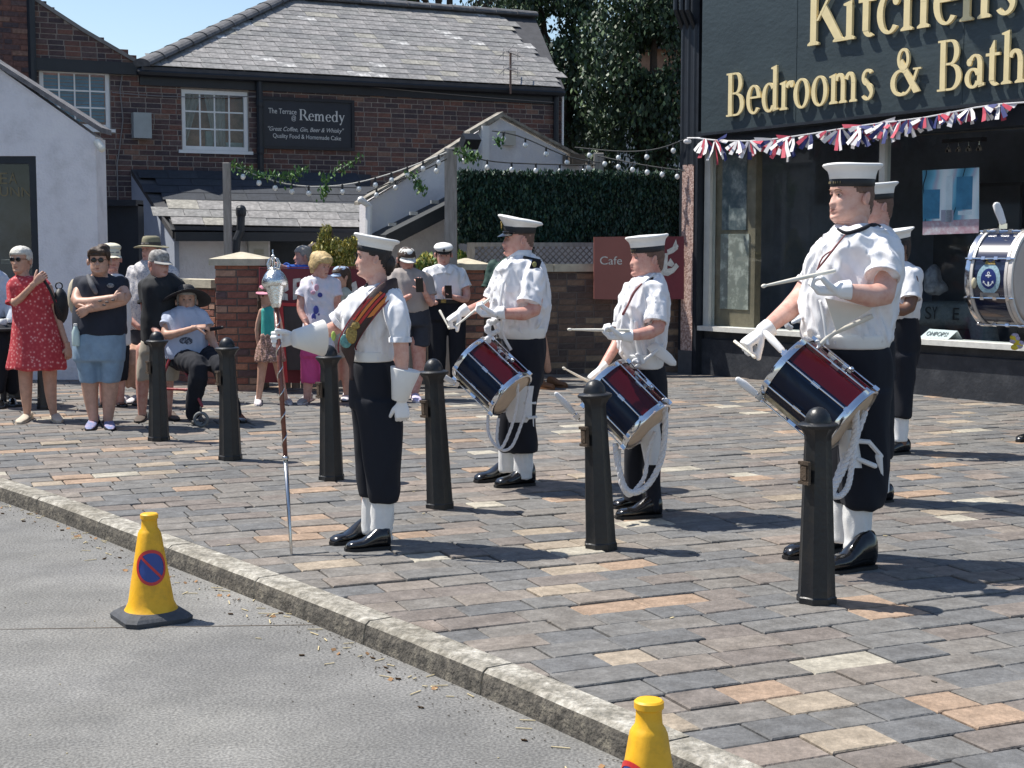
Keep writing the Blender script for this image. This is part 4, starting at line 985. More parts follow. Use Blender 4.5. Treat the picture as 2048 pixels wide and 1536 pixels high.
# ================================================================== boundary: brick pillars, low wall, hedge screen, trellis, banners
stone = mat('pale_coping_stone', (.52, .47, .36), .85, var=.15, vs=10, bump=.3, bs=60)
def pillar(pxl, pxr, ybase, ytop, ycap, label, Yd=None):
    a = G(pxl, ybase); b = G(pxr, ybase); y = a.y if Yd is None else Yd
    x0, x1 = D(pxl, 489, y).x, D(pxr, 489, y).x; zt = D(pxl, ytop, y).z; zc = D(pxl, ycap, y).z; wd = x1-x0
    t_ = thing('brick_pillar', ((x0+x1)/2, y+wd/2, 0), label, 'pillar')
    fr = PL((x0, y, 0), (x1, y, 0)); sd_ = PL((x0, y+wd, 0), (x0, y, 0))
    if sd_.n.x > 0: sd_.n = -sd_.n
    m = MB(); m.abox(x0, x1, y, y+wd, 0, zt); m.build('core', mortar_dark, t_)
    brickwall(t_, fr, 0, fr.W, .0, zt-.01, lambda s, z: True, BM2, [q[1] for q in BT2], nmax=140)
    brickwall(t_, sd_, 0, sd_.W, .0, zt-.01, lambda s, z: True, BM2, [q[1] for q in BT2], nmax=100)
    m = MB(); e = .06; c = ((x0+x1)/2, y+wd/2)
    lo = [V((c[0]+sx_*(wd/2+e), c[1]+sy*(wd/2+e), zt)) for sx_, sy in ((-1, -1), (1, -1), (1, 1), (-1, 1))]
    m.rings([lo, [p+Z*(.07) for p in lo], [V((c[0]+sx_*.02, c[1]+sy*.02, zc+.02)) for sx_, sy in ((-1, -1), (1, -1), (1, 1), (-1, 1))]])
    m.build('cap_stone', stone, t_); return t_
pillar(430, 520, 782, 531, 508, 'square brick gate pillar with a pale pyramid cap beside the dark red banner')
pillar(893, 968, 748, 540, 520, 'brick pillar with pale cap behind the cadet officer with the phone', Yd=17.6)
# pillar at the far right end is hidden; low walls
def lowwall(A_, B_, zt, label, m_, wts, nmax, cope=True):
    pl = PL(A_, B_); t_ = thing('garden_wall', pl.pt(pl.W/2, 0, 0), label, 'wall')
    m = MB(); pl.rect(m, 0, pl.W, 0, zt, -.22, 0); m.build('core', mortar_dark, t_)
    brickwall(t_, pl, 0, pl.W, 0, zt-.01, lambda s, z: True, m_, wts, nmax=nmax)
    if cope:
        n_ = max(1, int(pl.W/.75))
        for i in range(n_):
            m = MB(); pl.rect(m, pl.W*i/n_+.004, pl.W*(i+1)/n_-.004, zt, zt+.09, -.26, .05); m.build('coping_stone', stone, t_)
    return pl
PW = lowwall(D(968, 489, 17.7), D(1372, 489, 18.3), D(1200, 543, 18).z, 'brown brick boundary wall with pale coping under the trellis', BM3, [q[1] for q in BT3], 298)
lowwall(D(330, 489, 17.2), D(428, 489, 16.6), D(400, 575, 16.8).z, 'short red brick garden wall left of the capped pillar', BM2, [q[1] for q in BT2], 60)
timber = mat('weathered_timber', (.31, .285, .26), .85, var=.22, vs=4, bump=.5, bs=40, stretch=(8, 8, 1))
def post(px0, px1, yt, Yd, label, zb=0):
    x0, x1 = D(px0, 489, Yd).x, D(px1, 489, Yd).x; zt = D(px0, yt, Yd).z; m = MB(); w_ = x1-x0
    a = V(((x0+x1)/2, Yd, 0))
    lo = [a+V((sx_*w_/2, sy*w_/2, zb)) for sx_, sy in ((-1, -1), (1, -1), (1, 1), (-1, 1))]
    m.rings([lo, [p+Z*(zt-zb-.01) for p in lo], [p*1+Z*(zt-zb)-(p-a-Z*zb)*.12 for p in lo]])
    o = m.build('timber_post', timber, loc=a); tag(o, label, 'post', 'timber posts carrying the bulb strings'); return V((a.x, a.y-w_/2, zt))
TP1 = post(449, 463, 325, 17.4, 'thin timber post rising behind the capped brick pillar')
TP2 = post(890, 914, 296, 17.5, 'thick timber post at the left edge of the green hedge screen')
TP3 = post(1187, 1206, 306, 18.6, 'short topped timber post rising above the middle of the hedge screen')
PH = PL(D(915, 489, 18.0), D(1366, 489, 18.5))
hz0, hz1 = PH.px(1100, 487)[1], PH.px(1100, 345)[1]
hs = thing('hedge_screen', PH.pt(PH.W/2, 0, 0), 'dark green artificial hedge screen above the trellis', 'hedge screen')
m = MB(); PH.rect(m, 0, PH.W, hz0, hz1-.03, -.10, -.06)
for k in range(4): PH.rect(m, PH.W*k/3-.03, PH.W*k/3+.03, 0, hz1-.05, -.17, -.11)
m.build('backing', mat('hedge_backing', (.012, .022, .018), .9), hs)
lf1 = mat('artificial_leaf', (.020, .062, .042), .6, var=.3, vs=3, bump=0); lf2 = mat('artificial_leaf_dark', (.014, .042, .032), .6, var=.3, vs=3, bump=0); lf3 = mat('artificial_leaf_light', (.045, .10, .05), .6, bump=0)
m = MB(); rg = random.Random(3)
def leaf(m, c, size, rg, mi, asp=.45):
    d = V((rg.gauss(0, 1), rg.gauss(0, 1), rg.gauss(0, 1))).normalized(); a, b = frame(d); a = a*size; b = b*(size*asp)
    m.add([c-a, c+b, c+a, c-b], [(0, 1, 2, 3)], mi)
for _ in range(15000):
    s_ = rg.uniform(0, PH.W); z_ = rg.uniform(hz0, hz1) if rg.random() > .06 else hz1+rg.gauss(0, .015)
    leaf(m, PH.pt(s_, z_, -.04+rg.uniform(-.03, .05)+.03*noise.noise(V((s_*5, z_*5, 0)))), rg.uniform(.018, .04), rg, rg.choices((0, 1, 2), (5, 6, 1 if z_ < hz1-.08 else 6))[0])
o = m.build('leaves', [lf1, lf2, lf3], hs); o['kind'] = 'stuff'
# trellis
tz0, tz1 = PH.px(1060, 560)[1], PH.px(1060, 490)[1]
tre = thing('trellis', PH.pt(1.8, tz0, .06), 'diamond lattice timber trellis below the green hedge screen', 'trellis')
ts0, ts1 = PH.px(934, 500)[0], PH.px(1192, 500)[0]; m = MB()
PH.rect(m, ts0, ts0+.09, 0, tz1+.03, .0, .04); PH.rect(m, ts0+.091, ts1, tz1-.02, tz1+.03, .0, .04); PH.rect(m, ts1-.04, ts1, tz0-.3, tz1-.021, .0, .04)
m.build('trellis_frame', timber, tre)
m = MB()
hT = tz1-.02-tz0
k = ts0-.5
cnt = 0
def lathsag(s_): return tz0-.10-.25*max(0, (s_-(ts1-.5))/.5)
while k < ts1+.6:
    for sgn in (1, -1):
        a0, a1 = (k, k+hT) if sgn > 0 else (k+hT, k)
        P, Q = (a0, tz0), (a1, tz1-.02)
        lo_, hi_ = ts0+.10, ts1-.05
        # clip in s
        def cl(P, Q):
            t0, t1 = 0, 1
            for L_, s_ in ((lo_, 1), (hi_, -1)):
                f0 = (P[0]-L_)*s_; f1 = (Q[0]-L_)*s_
                if f0 < 0 and f1 < 0: return None
                if f0 < 0: t0 = max(t0, -f0/(f1-f0))
                if f1 < 0: t1 = min(t1, f0/(f0-f1))
            return ((P[0]+(Q[0]-P[0])*t0, P[1]+(Q[1]-P[1])*t0), (P[0]+(Q[0]-P[0])*t1, P[1]+(Q[1]-P[1])*t1))
        r_ = cl(P, Q)
        if r_:
            p, q = r_; o_ = .010 if sgn > 0 else .022; w_ = .0065
            A0, B0 = PH.pt(p[0], p[1], o_), PH.pt(q[0], q[1], o_); dd = (B0-A0).normalized(); nn_ = dd.cross(PH.n)
            if (B0-A0).length > .03:
                m2 = MB(); m2.box((A0+B0)/2, dd*((B0-A0).length/2), nn_*w_, PH.n*.004); m2.build('lath', mat('brown_lath', (.20, .175, .155), .85, var=.2), tre); cnt += 1
    k += .075
# small right-hand lattice hanging lower beside the cafe banner
for i in range(9):
    for sgn in (1, -1):
        c0 = PH.px(1168+0, 555)[0]+.028*i; A0 = PH.pt(c0-.07*sgn*0, tz0-.24, .03+.008*sgn); 
        m2 = MB(); p = PH.pt(c0-.1, tz0-.25+.0, .03+.006*sgn); q = PH.pt(c0+.1, tz0+.0, .03+.006*sgn)
        if sgn < 0: p, q = PH.pt(c0+.1, tz0-.25, .024), PH.pt(c0-.1, tz0, .024)
        dd = (q-p).normalized(); m2.box((p+q)/2, dd*.16, dd.cross(PH.n)*.006, PH.n*.003); m2.build('lath', mat('pale_lath', (.42, .38, .33), .8), tre)
# banners
ban1 = mat('faded_red_banner', (.30, .105, .085), .6, var=.06, vs=3, bump=.05); ban2 = mat('dark_red_banner', (.16, .018, .03), .55, var=.12, vs=3, bump=.05)
PC = PL(D(1188, 489, 17.75), D(1372, 489, 17.95))
t_ = thing('cafe_banner', PC.pt(.5, 1, 0), 'red cafe banner with a faded panel reading Cafe on the brown brick wall', 'banner')
m = MB(); PC.poly(m, [(1188, 600-2), (1266, 600), (1266, 473), (1188, 474)], -.02, 0, pix=True); m.build('faded_panel', ban1, t_)
m = MB(); PC.poly(m, [(1266.5, 600), (1368, 598), (1368, 473), (1266.5, 473)], -.02, 0, pix=True); m.build('dark_panel', ban2, t_)
wl = mat('worn_white_lettering', (.62, .60, .56), .7, var=.2, vs=20)
serif2 = ptext('Cafe', (1200, 529), (1244, 529), 17, t_, wl, PC, .004)
# large distressed E and hook
def plate(m, pl, pts, o=.003, th=.003, mi=0): pl.poly(m, [pl.px(a, b, o) for a, b in pts], o-th, o, mi)
m = MB()
plate(m, PC, [(1321, 548), (1327, 507), (1336, 506), (1334, 548)]); m.build('lettering', wl, t_); m = MB(); plate(m, PC, [(1334, 500), (1345, 494), (1352, 478), (1356, 498), (1346, 506), (1336, 510)], .0045); m.build('lettering', wl, t_); m = MB(); plate(m, PC, [(1333, 530), (1341, 516), (1349, 528), (1344, 534)], .0055)
plate(m, PC, [(1316, 541), (1344, 536), (1352, 526), (1358, 533), (1348, 545), (1336, 552), (1318, 549)], .0065); m.build('lettering', wl, t_); m = MB(); plate(m, PC, [(1349, 493), (1356, 489), (1357, 494), (1351, 497)], .0075)
m.build('lettering', wl, t_)
PD = PL(D(519, 489, 15.7), D(740, 489, 16.1))
t_ = thing('cafe_banner', PD.pt(.6, .6, 0), 'dark red banner with big broken white letters beside the capped brick pillar', 'banner')
m = MB(); PD.poly(m, [(519, 604), (738, 604), (738, 536), (519, 538)], -.03, 0, pix=True); PD.poly(m, [(519, 536.5), (738, 535), (738, 533), (519, 535)], -.05, .02, pix=True, ref=0); m.build('panel', ban2, t_)
m = MB()
plate(m, PD, [(561, 600), (561, 566), (569, 566), (569, 600)]); m.build('lettering', wl, t_); m = MB(); plate(m, PD, [(568, 571), (576, 566), (577, 580), (570, 584)], .0045); m.build('lettering', wl, t_); m = MB(); plate(m, PD, [(569, 586), (575, 588), (576, 601), (570, 600)], .0052)
m.build('lettering', wl, t_); m = MB(); plate(m, PD, [(586, 600), (586, 558), (601, 556), (601, 563), (593, 565), (593, 574), (602, 575), (602, 580), (594, 582), (594, 598)], .0045)
m.build('lettering', wl, t_); m = MB(); plate(m, PD, [(668, 572), (680, 560), (690, 572), (684, 596), (676, 596)], .0045); m.build('lettering', wl, t_); m = MB(); plate(m, PD, [(700, 568), (712, 562), (716, 580), (706, 596)], .0045); m.build('lettering', wl, t_)
m = MB(); rb = mat('red_board', (.40, .02, .03), .5, var=.1); PD.poly(m, [(519, 765), (600, 766), (600, 604), (519, 604)], -.03, .0, pix=True, ref=0); m.build('lower_panel', ban2, t_)
t_ = thing('barrier_board', PD.pt(.7, 0, .2), 'bright red framed pavement board standing behind the girl in turquoise', 'board')
m = MB(); PD.poly(m, [(560, 605), (610, 607), (610, 613), (562, 612)], .1, .14, pix=True, ref=.14); PD.poly(m, [(560, 613), (566, 613), (576, 765), (570, 765)], .1, .14, pix=True, ref=.14); PD.poly(m, [(604, 613), (610, 613), (618, 765), (612, 765)], .1, .14, pix=True, ref=.14); m.build('board_frame', rb, t_)
m = MB(); PD.poly(m, [(566.5, 613), (603.5, 613), (611, 740), (575, 740)], .11, .13, pix=True, ref=.13); m.build('panel', mat('charcoal_panel', (.035, .035, .04), .6), t_)
# fence panels and doorstep behind the girls
Pf = PL(D(560, 489, 15.9), D(860, 489, 16.4)); tf = thing('timber_fence', Pf.pt(.8, 0, 0), 'weathered vertical board fence low behind the spectators', 'fence')
fw_ = mat('grey_brown_boards', (.22, .19, .155), .85, var=.3, vs=6, bump=.4, stretch=(8, 8, 1)); s_ = 0
zf = Pf.px(640, 610)[1]
while s_ < Pf.W:
    m = MB(); Pf.rect(m, s_+.004, s_+.096, .02, zf+random.uniform(-.01, .01), -.02, random.uniform(-.003, .003)); m.build('fence_board', fw_, tf); s_ += .1
m = MB(); m.tube([Pf.wp(560, 690, .05), Pf.wp(700, 688, .05)], .012, 6); m.tube([Pf.wp(550, 626, .05), Pf.wp(612, 650, .05)], .008, 6); m.build('rope', mat('pale_rope', (.5, .46, .36), .8), tf)

# ---------------------------------------------------------------- strings of bulbs and leaf garlands
bulb = mat('clear_bulb', (.75, .78, .78), .12, var=0, bump=0, coat=1); cord = mat('dark_cord', (.03, .033, .035), .7, var=0, bump=0); cordw = mat('pale_cord', (.42, .42, .40), .7, var=0, bump=0)
def string(pts, label, n, m_=cord, s_=0):
    t_ = thing('string_lights', pts[len(pts)//2], label, 'string lights', 'strings of clear bulbs over the terrace'); m = MB(); m.tube(pts, .008, 5); m.build('cord', m_, t_)
    Ls = [0]
    for a, b in zip(pts, pts[1:]): Ls.append(Ls[-1]+(b-a).length)
    for i in range(n):
        q = Ls[-1]*(i+.5)/n; j = max(k for k in range(len(Ls)-1) if Ls[k] <= q); p = pts[j].lerp(pts[j+1], (q-Ls[j])/(Ls[j+1]-Ls[j]))
        m = MB(); m.tube([p, p-Z*.05], .014, 6); m.build('socket', cord, t_)
        m = MB(); m.ell(p-Z*.078, .03, .03, .035, n=8, k=6); m.build('bulb', bulb, t_, smooth=True)
def PXY(pp, Y0, Y1): n = len(pp)-1; return smoothpoly(resample([D(a, b, Y0+(Y1-Y0)*i/n) for i, (a, b) in enumerate(pp)], .12), 4)
string(PXY([(470, 333), (520, 355), (570, 370), (620, 376), (680, 374), (735, 362), (800, 342), (893, 305)], 17.3, 17.4), 'long string of clear bulbs sagging between the two tall timber posts', 13, cordw)
string(PXY([(735, 385), (780, 365), (840, 345), (893, 318)], 18.3, 17.4), 'short bulb string running along the left gable edge of the outbuilding', 4)
string(PXY([(905, 300), (950, 320), (1010, 326), (1070, 328), (1130, 330), (1190, 330)], 17.4, 18.5), 'bulb string crossing low over the top of the hedge screen', 6)
string(PXY([(985, 262), (1010, 258), (1035, 268), (1085, 292), (1140, 318), (1200, 325)], 18.4, 18.5), 'bulb string hooked under the gable peak of the outbuilding', 5)
string(PXY([(1196, 312), (1240, 322), (1300, 333), (1370, 342)], 18.5, 18.0), 'bulb string from the short post to the shop drainpipes', 6)
string(PXY([(1150, 295), (1250, 305), (1320, 300), (1372, 278)], 18.8, 18.0), 'upper cord with bulbs passing in front of the trees', 4)
gl = [mat('garland_leaf', (.05, .13, .035), .6, var=.3, bump=0), mat('garland_leaf_light', (.13, .24, .06), .6, var=.2, bump=0)]
def garland(pts, label, n, spread, size=.03):
    m = MB(); rg = random.Random(len(label)); m.tube(pts, .006, 5, mi=0)
    for i in range(n):
        q = rg.random()*(len(pts)-1); j = int(q); p = pts[j].lerp(pts[j+1], q-j); leaf(m, p+V((rg.gauss(0, spread), rg.gauss(0, spread*.6), rg.gauss(0, spread))), size*rg.uniform(.7, 1.3), rg, rg.choice((0, 0, 1)), .5)
    o = m.build('leaf_garland', gl, loc=pts[0]); tag(o, label, 'garland', 'leafy garlands twined on the bulb strings')
garland(PXY([(466, 328), (480, 345), (500, 345), (530, 350), (560, 362), (590, 355)], 17.3, 17.3), 'leafy garland at the left end of the long bulb string', 150, .035)
garland(PXY([(565, 358), (590, 345), (612, 338)], 17.3, 17.3), 'small leafy sprig on the bulb string below the Remedy sign', 60, .04)
garland(PXY([(650, 350), (660, 362), (655, 380), (645, 398)], 17.3, 17.3), 'drooping leafy sprig in the middle of the long bulb string', 70, .035)
garland(PXY([(668, 345), (690, 335), (712, 322), (718, 316)], 17.3, 17.3), 'raised leafy sprig right of the middle of the bulb string', 60, .035)
garland(PXY([(815, 345), (840, 352), (848, 375), (845, 385)], 17.4, 17.4), 'trailing leafy sprig left of the thick timber post', 110, .035)
garland(PXY([(918, 302), (930, 322), (960, 330), (950, 312)], 17.3, 17.5), 'bushy leafy garland right of the thick timber post', 150, .045)
garland(PXY([(995, 275), (1000, 290)], 18.3, 18.3), 'leafy tuft hanging under the gable peak', 40, .03)

# ---------------------------------------------------------------- golden conifer and small shrubs
gc = [mat('golden_needles', (.52, .44, .09), .7, var=.2, bump=0), mat('olive_needles', (.20, .22, .045), .7, var=.2, bump=0), mat('pale_gold_tips', (.70, .62, .26), .7, var=.1, bump=0)]
bark = mat('bark', (.085, .06, .045), .9, var=.3, vs=8, bump=.8, bs=30)
def shrub(c, blobs, n, label, size, mats_, name='conifer_shrub', cat='shrub', wt=(5, 3, 3)):
    t_ = thing(name, (c.x, c.y, 0), label, cat); m = MB(); rg = random.Random(len(label))
    for i in range(n):
        b = rg.choices(blobs, [q[3]**2 for q in blobs])[0]; d = V((rg.gauss(0, 1), rg.gauss(0, 1), rg.gauss(0, 1))).normalized()*(b[3]*rg.uniform(.55, 1.08)*(1+.35*noise.noise(V((i*.01, b[0], 3)))))
        p = V((c.x+b[0], c.y+b[1], b[2]))+V((d.x, d.y, d.z*1.1)); up_ = d.z > 0
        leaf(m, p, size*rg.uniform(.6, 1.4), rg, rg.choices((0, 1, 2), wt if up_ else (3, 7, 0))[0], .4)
    m.build('crown', mats_, t_); m = MB(); m.tube([V((c.x, c.y, 0)), V((c.x, c.y, max(b[2] for b in blobs)))], [.04, .01], 7); m.build('trunk', bark, t_)
c = D(665, 489, 17.2); k = 17.2/3000
def bl(px, py, r): p = D(px, py, 17.2); return (p.x-c.x, random.uniform(-.05, .05), p.z, r*k)
shrub(c, [bl(652, 462, 12), bl(650, 480, 16), bl(662, 495, 22), bl(640, 505, 20), bl(690, 500, 20), bl(704, 492, 15), bl(712, 480, 9), bl(670, 515, 26), bl(650, 530, 24), bl(690, 530, 24), bl(668, 560, 30)], 5200, 'golden yellow conifer shrub behind the blonde woman', .022, gc)
c = D(855, 489, 17.6)
def bl2(px, py, r): p = D(px, py, 17.6); return (p.x-c.x, random.uniform(-.05, .05), p.z, r*k)
shrub(c, [bl2(852, 520, 14), bl2(838, 530, 12), bl2(868, 530, 12), bl2(845, 545, 16)], 900, 'yellow green leafy plant behind the cadet officer', .03, [gc[0], mat('leaf_green', (.13, .22, .05), .6, bump=0), gc[2]], 'leafy_plant', 'plant', (3, 6, 1))
c = D(925, 489, 18.1)
def bl3(px, py, r): p = D(px, py, 18.1); return (p.x-c.x, random.uniform(-.05, .05), p.z, r*k)
shrub(c, [bl3(918, 510, 8), bl3(927, 515, 9), bl3(920, 525, 10)], 420, 'small bright green plant at the foot of the thick timber post', .028, [MATS['leaf_green'], MATS['leaf_green'], gc[0]], 'leafy_plant', 'plant', (3, 6, 1))

# ---------------------------------------------------------------- trees behind
tl1 = [mat('tree_leaf', (.055, .095, .045), .55, var=.3, vs=.8, bump=0), mat('tree_leaf_dark', (.028, .05, .03), .6, var=.3, vs=.8, bump=0), mat('tree_leaf_light', (.12, .18, .07), .5, var=.3, vs=.8, bump=0)]
def tree(c, blobs, n, label, size, tz, wts=(5, 4, 1)):
    t_ = thing('broadleaf_tree', (c.x, c.y, 0), label, 'tree', 'trees behind the cafe'); m = MB(); rg = random.Random(int(c.x*10)+3)
    for i in range(n):
        b = rg.choices(blobs, [q[3]**2.2 for q in blobs])[0]
        d = V((rg.gauss(0, 1), rg.gauss(0, 1), rg.gauss(0, 1))).normalized(); rr = b[3]*(rg.random()**.33)
        p = V((c.x+b[0], c.y+b[1], b[2]))+d*rr
        if noise.noise(p*1.1) < -.22: continue
        leaf(m, p, size*rg.uniform(.6, 1.4), rg, rg.choices((0, 1, 2), wts)[0], .6)
    m.build('crown', tl1, t_); m = MB(); m.tube([V((c.x, c.y, 0)), V((c.x+.1, c.y, tz*.5)), V((c.x, c.y, tz))], [.32, .24, .12], 10)
    for b in blobs[:7]: m.tube([V((c.x+.05, c.y, tz*rg.uniform(.4, .8))), V((c.x+b[0]*.6, c.y+b[1]*.5, b[2]-b[3]*.4)), V((c.x+b[0], c.y+b[1], b[2]))], [.12, .07, .03], 7)
    m.build('trunk', bark, t_)
def tb(px, py, Y0, r, c, dy=0): p = D(px, py, Y0); return (p.x-c.x, dy, p.z, r)
c = D(1120, 489, 31)
tree(c, [tb(1090, 60, 31, 1.1, c), tb(1130, 130, 31, 1.1, c, -.5), tb(1110, 220, 31, 1.0, c), tb(1060, -20, 31, 1.3, c), tb(1170, 60, 31, .8, c, .5), tb(1180, 200, 31, 1.0, c), tb(1150, 290, 31, .9, c), tb(1120, -60, 31, 1.2, c)], 22000, 'dense dark tree rising behind the right end of the slate roof', .055, 5)
c = D(1300, 489, 29)
tree(c, [tb(1250, 100, 29, 1.0, c), tb(1310, 60, 29, 1.2, c), tb(1370, 120, 29, 1.0, c), tb(1240, 180, 29, .95, c, -.4), tb(1320, 200, 29, 1.1, c), tb(1270, 270, 29, .9, c), tb(1345, 290, 29, .95, c), tb(1300, -20, 29, 1.1, c), tb(1225, 300, 29, .6, c), tb(1260, 330, 29, .7, c), tb(1350, 0, 29, 1, c)], 24000, 'broad leafy tree between the cafe roof and the shop', .055, 4)
c = D(900, 489, 34)
tree(c, [tb(820, -20, 34, .6, c), tb(900, -25, 34, .7, c), tb(980, -15, 34, .8, c), tb(1020, -30, 34, 1.1, c), tb(860, -45, 34, .8, c), tb(790, -10, 34, .3, c)], 7000, 'distant tree showing just above the slate ridge', .06, 5, (5, 3, 3))
# neighbouring house glimpsed through the trees
Pn = PL(D(1130, 489, 38), D(1420, 489, 38)); hn = thing('distant_house', Pn.pt(2, 0, 0), 'distant brick and white house glimpsed through the trees', 'house')
m = MB(); PN = Pn; Pn.rect(m, 0, Pn.W, 0, Pn.px(1200, 240)[1], -.3, 0); m.build('white_wall', mat('distant_white', (.5, .5, .48), .9), hn)
m = MB(); Pn.rect(m, Pn.px(1225, 300)[0], Pn.W, Pn.px(1200, 239)[1], Pn.px(1200, 90)[1], -.3, 0); m.build('brick_wall', mat('distant_brick', (.30, .17, .11), .9), hn)
m = MB(); q = Pn.px(1215, 92); m.prism([Pn.pt(q[0], q[1], .3), Pn.pt(Pn.W, q[1], .3), Pn.pt(Pn.W, q[1]+1.5, -2.5), Pn.pt(q[0]+1, q[1]+1.5, -2.5)], Z*-.1); m.build('roof', slateb, hn)
Pn2 = PL(D(770, 489, 33), D(815, 489, 33)); ch = MB(); Pn2.rect(ch, .0, Pn2.W, 4, D(790, -40, 33).z, -.5, 0); tag(ch.build('chimney_stack', mat('buff_chimney', (.42, .40, .33), .9), loc=Pn2.pt(0, 4, 0)), 'pale chimney stack peeping over the slate ridge', 'chimney')

# ================================================================== bollards
iron = mat('black_cast_iron', (.011, .013, .016), .40, var=.3, vs=9, bump=.25, bs=50, spec=.5, mottle=((.008, .010, .013), (.020, .019, .017)))
brass = mat('brown_badge', (.10, .072, .05), .5, .3, var=.3, vs=20, bump=.5)
def fluted(r, n=24, ph=0, k=.05):
    out = []
    for j in range(n):
        a = 2*pi*(j+.5)/n; q = pi/4; ao = ((a+q/2) % q)-q/2
        rr = r*cos(q/2)/cos(ao); rr = rr*(1-k*(abs(ao) < .15))
        out.append((rr*cos(a+ph), rr*sin(a+ph)))
    return out
def bollard(px, py, label, first=[None], lean=(0, 0), zs=1.0):
    p = G(px, py)
    if first[0] is None:
        t_ = thing('bollard', p, label, 'bollard', 'black iron bollards round the square'); m = MB(); rs = []
        for z_, r in ((-.02, .088), (.03, .088), (.035, .083), (.06, .081), (.40, .070), (.66, .061), (.72, .058), (.745, .060), (.765, .072), (.778, .083)):
            rs.append([p+V((a, b, z_)) for a, b in fluted(r)])
        m.rings(rs); m.build('post', iron, t_, smooth=True, sharp=25)
        m = MB(); m.lathe(p, [(.084, .778), (.088, .784), (.088, .792), (.080, .798), (.058, .802), (.056, .815), (.050, .835), (.036, .855), (.018, .866), (.003, .869)], 24); m.build('cap', iron, t_, smooth=True, sharp=50)
        m = MB(); d = V((-.82, -.57, 0)); c = p+d*.074+Z*.585; e = d.cross(Z)
        m.box(c, e*.024, Z*.05, d*.008); m.build('badge', brass, t_)
        m = MB(); m.box(c+d*.010, e*.015, Z*.03, d*.003); m.box(c+d*.009+Z*.043, e*.03, Z*.007, d*.006); m.box(c+d*.009-Z*.043, e*.03, Z*.007, d*.006); m.build('badge_relief', brass, t_)
        first[0] = t_; o = t_
    else:
        o = first[0].copy(); COL.objects.link(o); o.location = p; o['label'] = label
        for ch_ in first[0].children: c_ = ch_.copy(); COL.objects.link(c_); c_.parent = o
    o.rotation_euler = (R(lean[0]), R(lean[1]), 0); o.scale = (1, 1, zs)
bollard(1633, 1205, 'nearest black iron bollard in front of the tall drummer boy at the right', lean=(0, -.6), zs=.985)
bollard(1202, 1096, 'black iron bollard in front of the smaller drummer boy', lean=(0, -2.6))
bollard(880, 1016, 'black iron bollard just right of the mace bearer', lean=(0, -2.4), zs=1.02)
bollard(663, 960, 'black iron bollard just left of the mace bearer', lean=(0, -.6), zs=1.03)
bollard(461, 919, 'black iron bollard in front of the capped brick pillar', lean=(0, -.8), zs=1.02)
bollard(318, 881, 'black iron bollard left of the seated lady in the wide hat')
bollard(28, 798, 'distant black bollard left of the woman in the red dress')
bollard(93, 818, 'distant black bollard seen between the legs of the woman in the red dress')

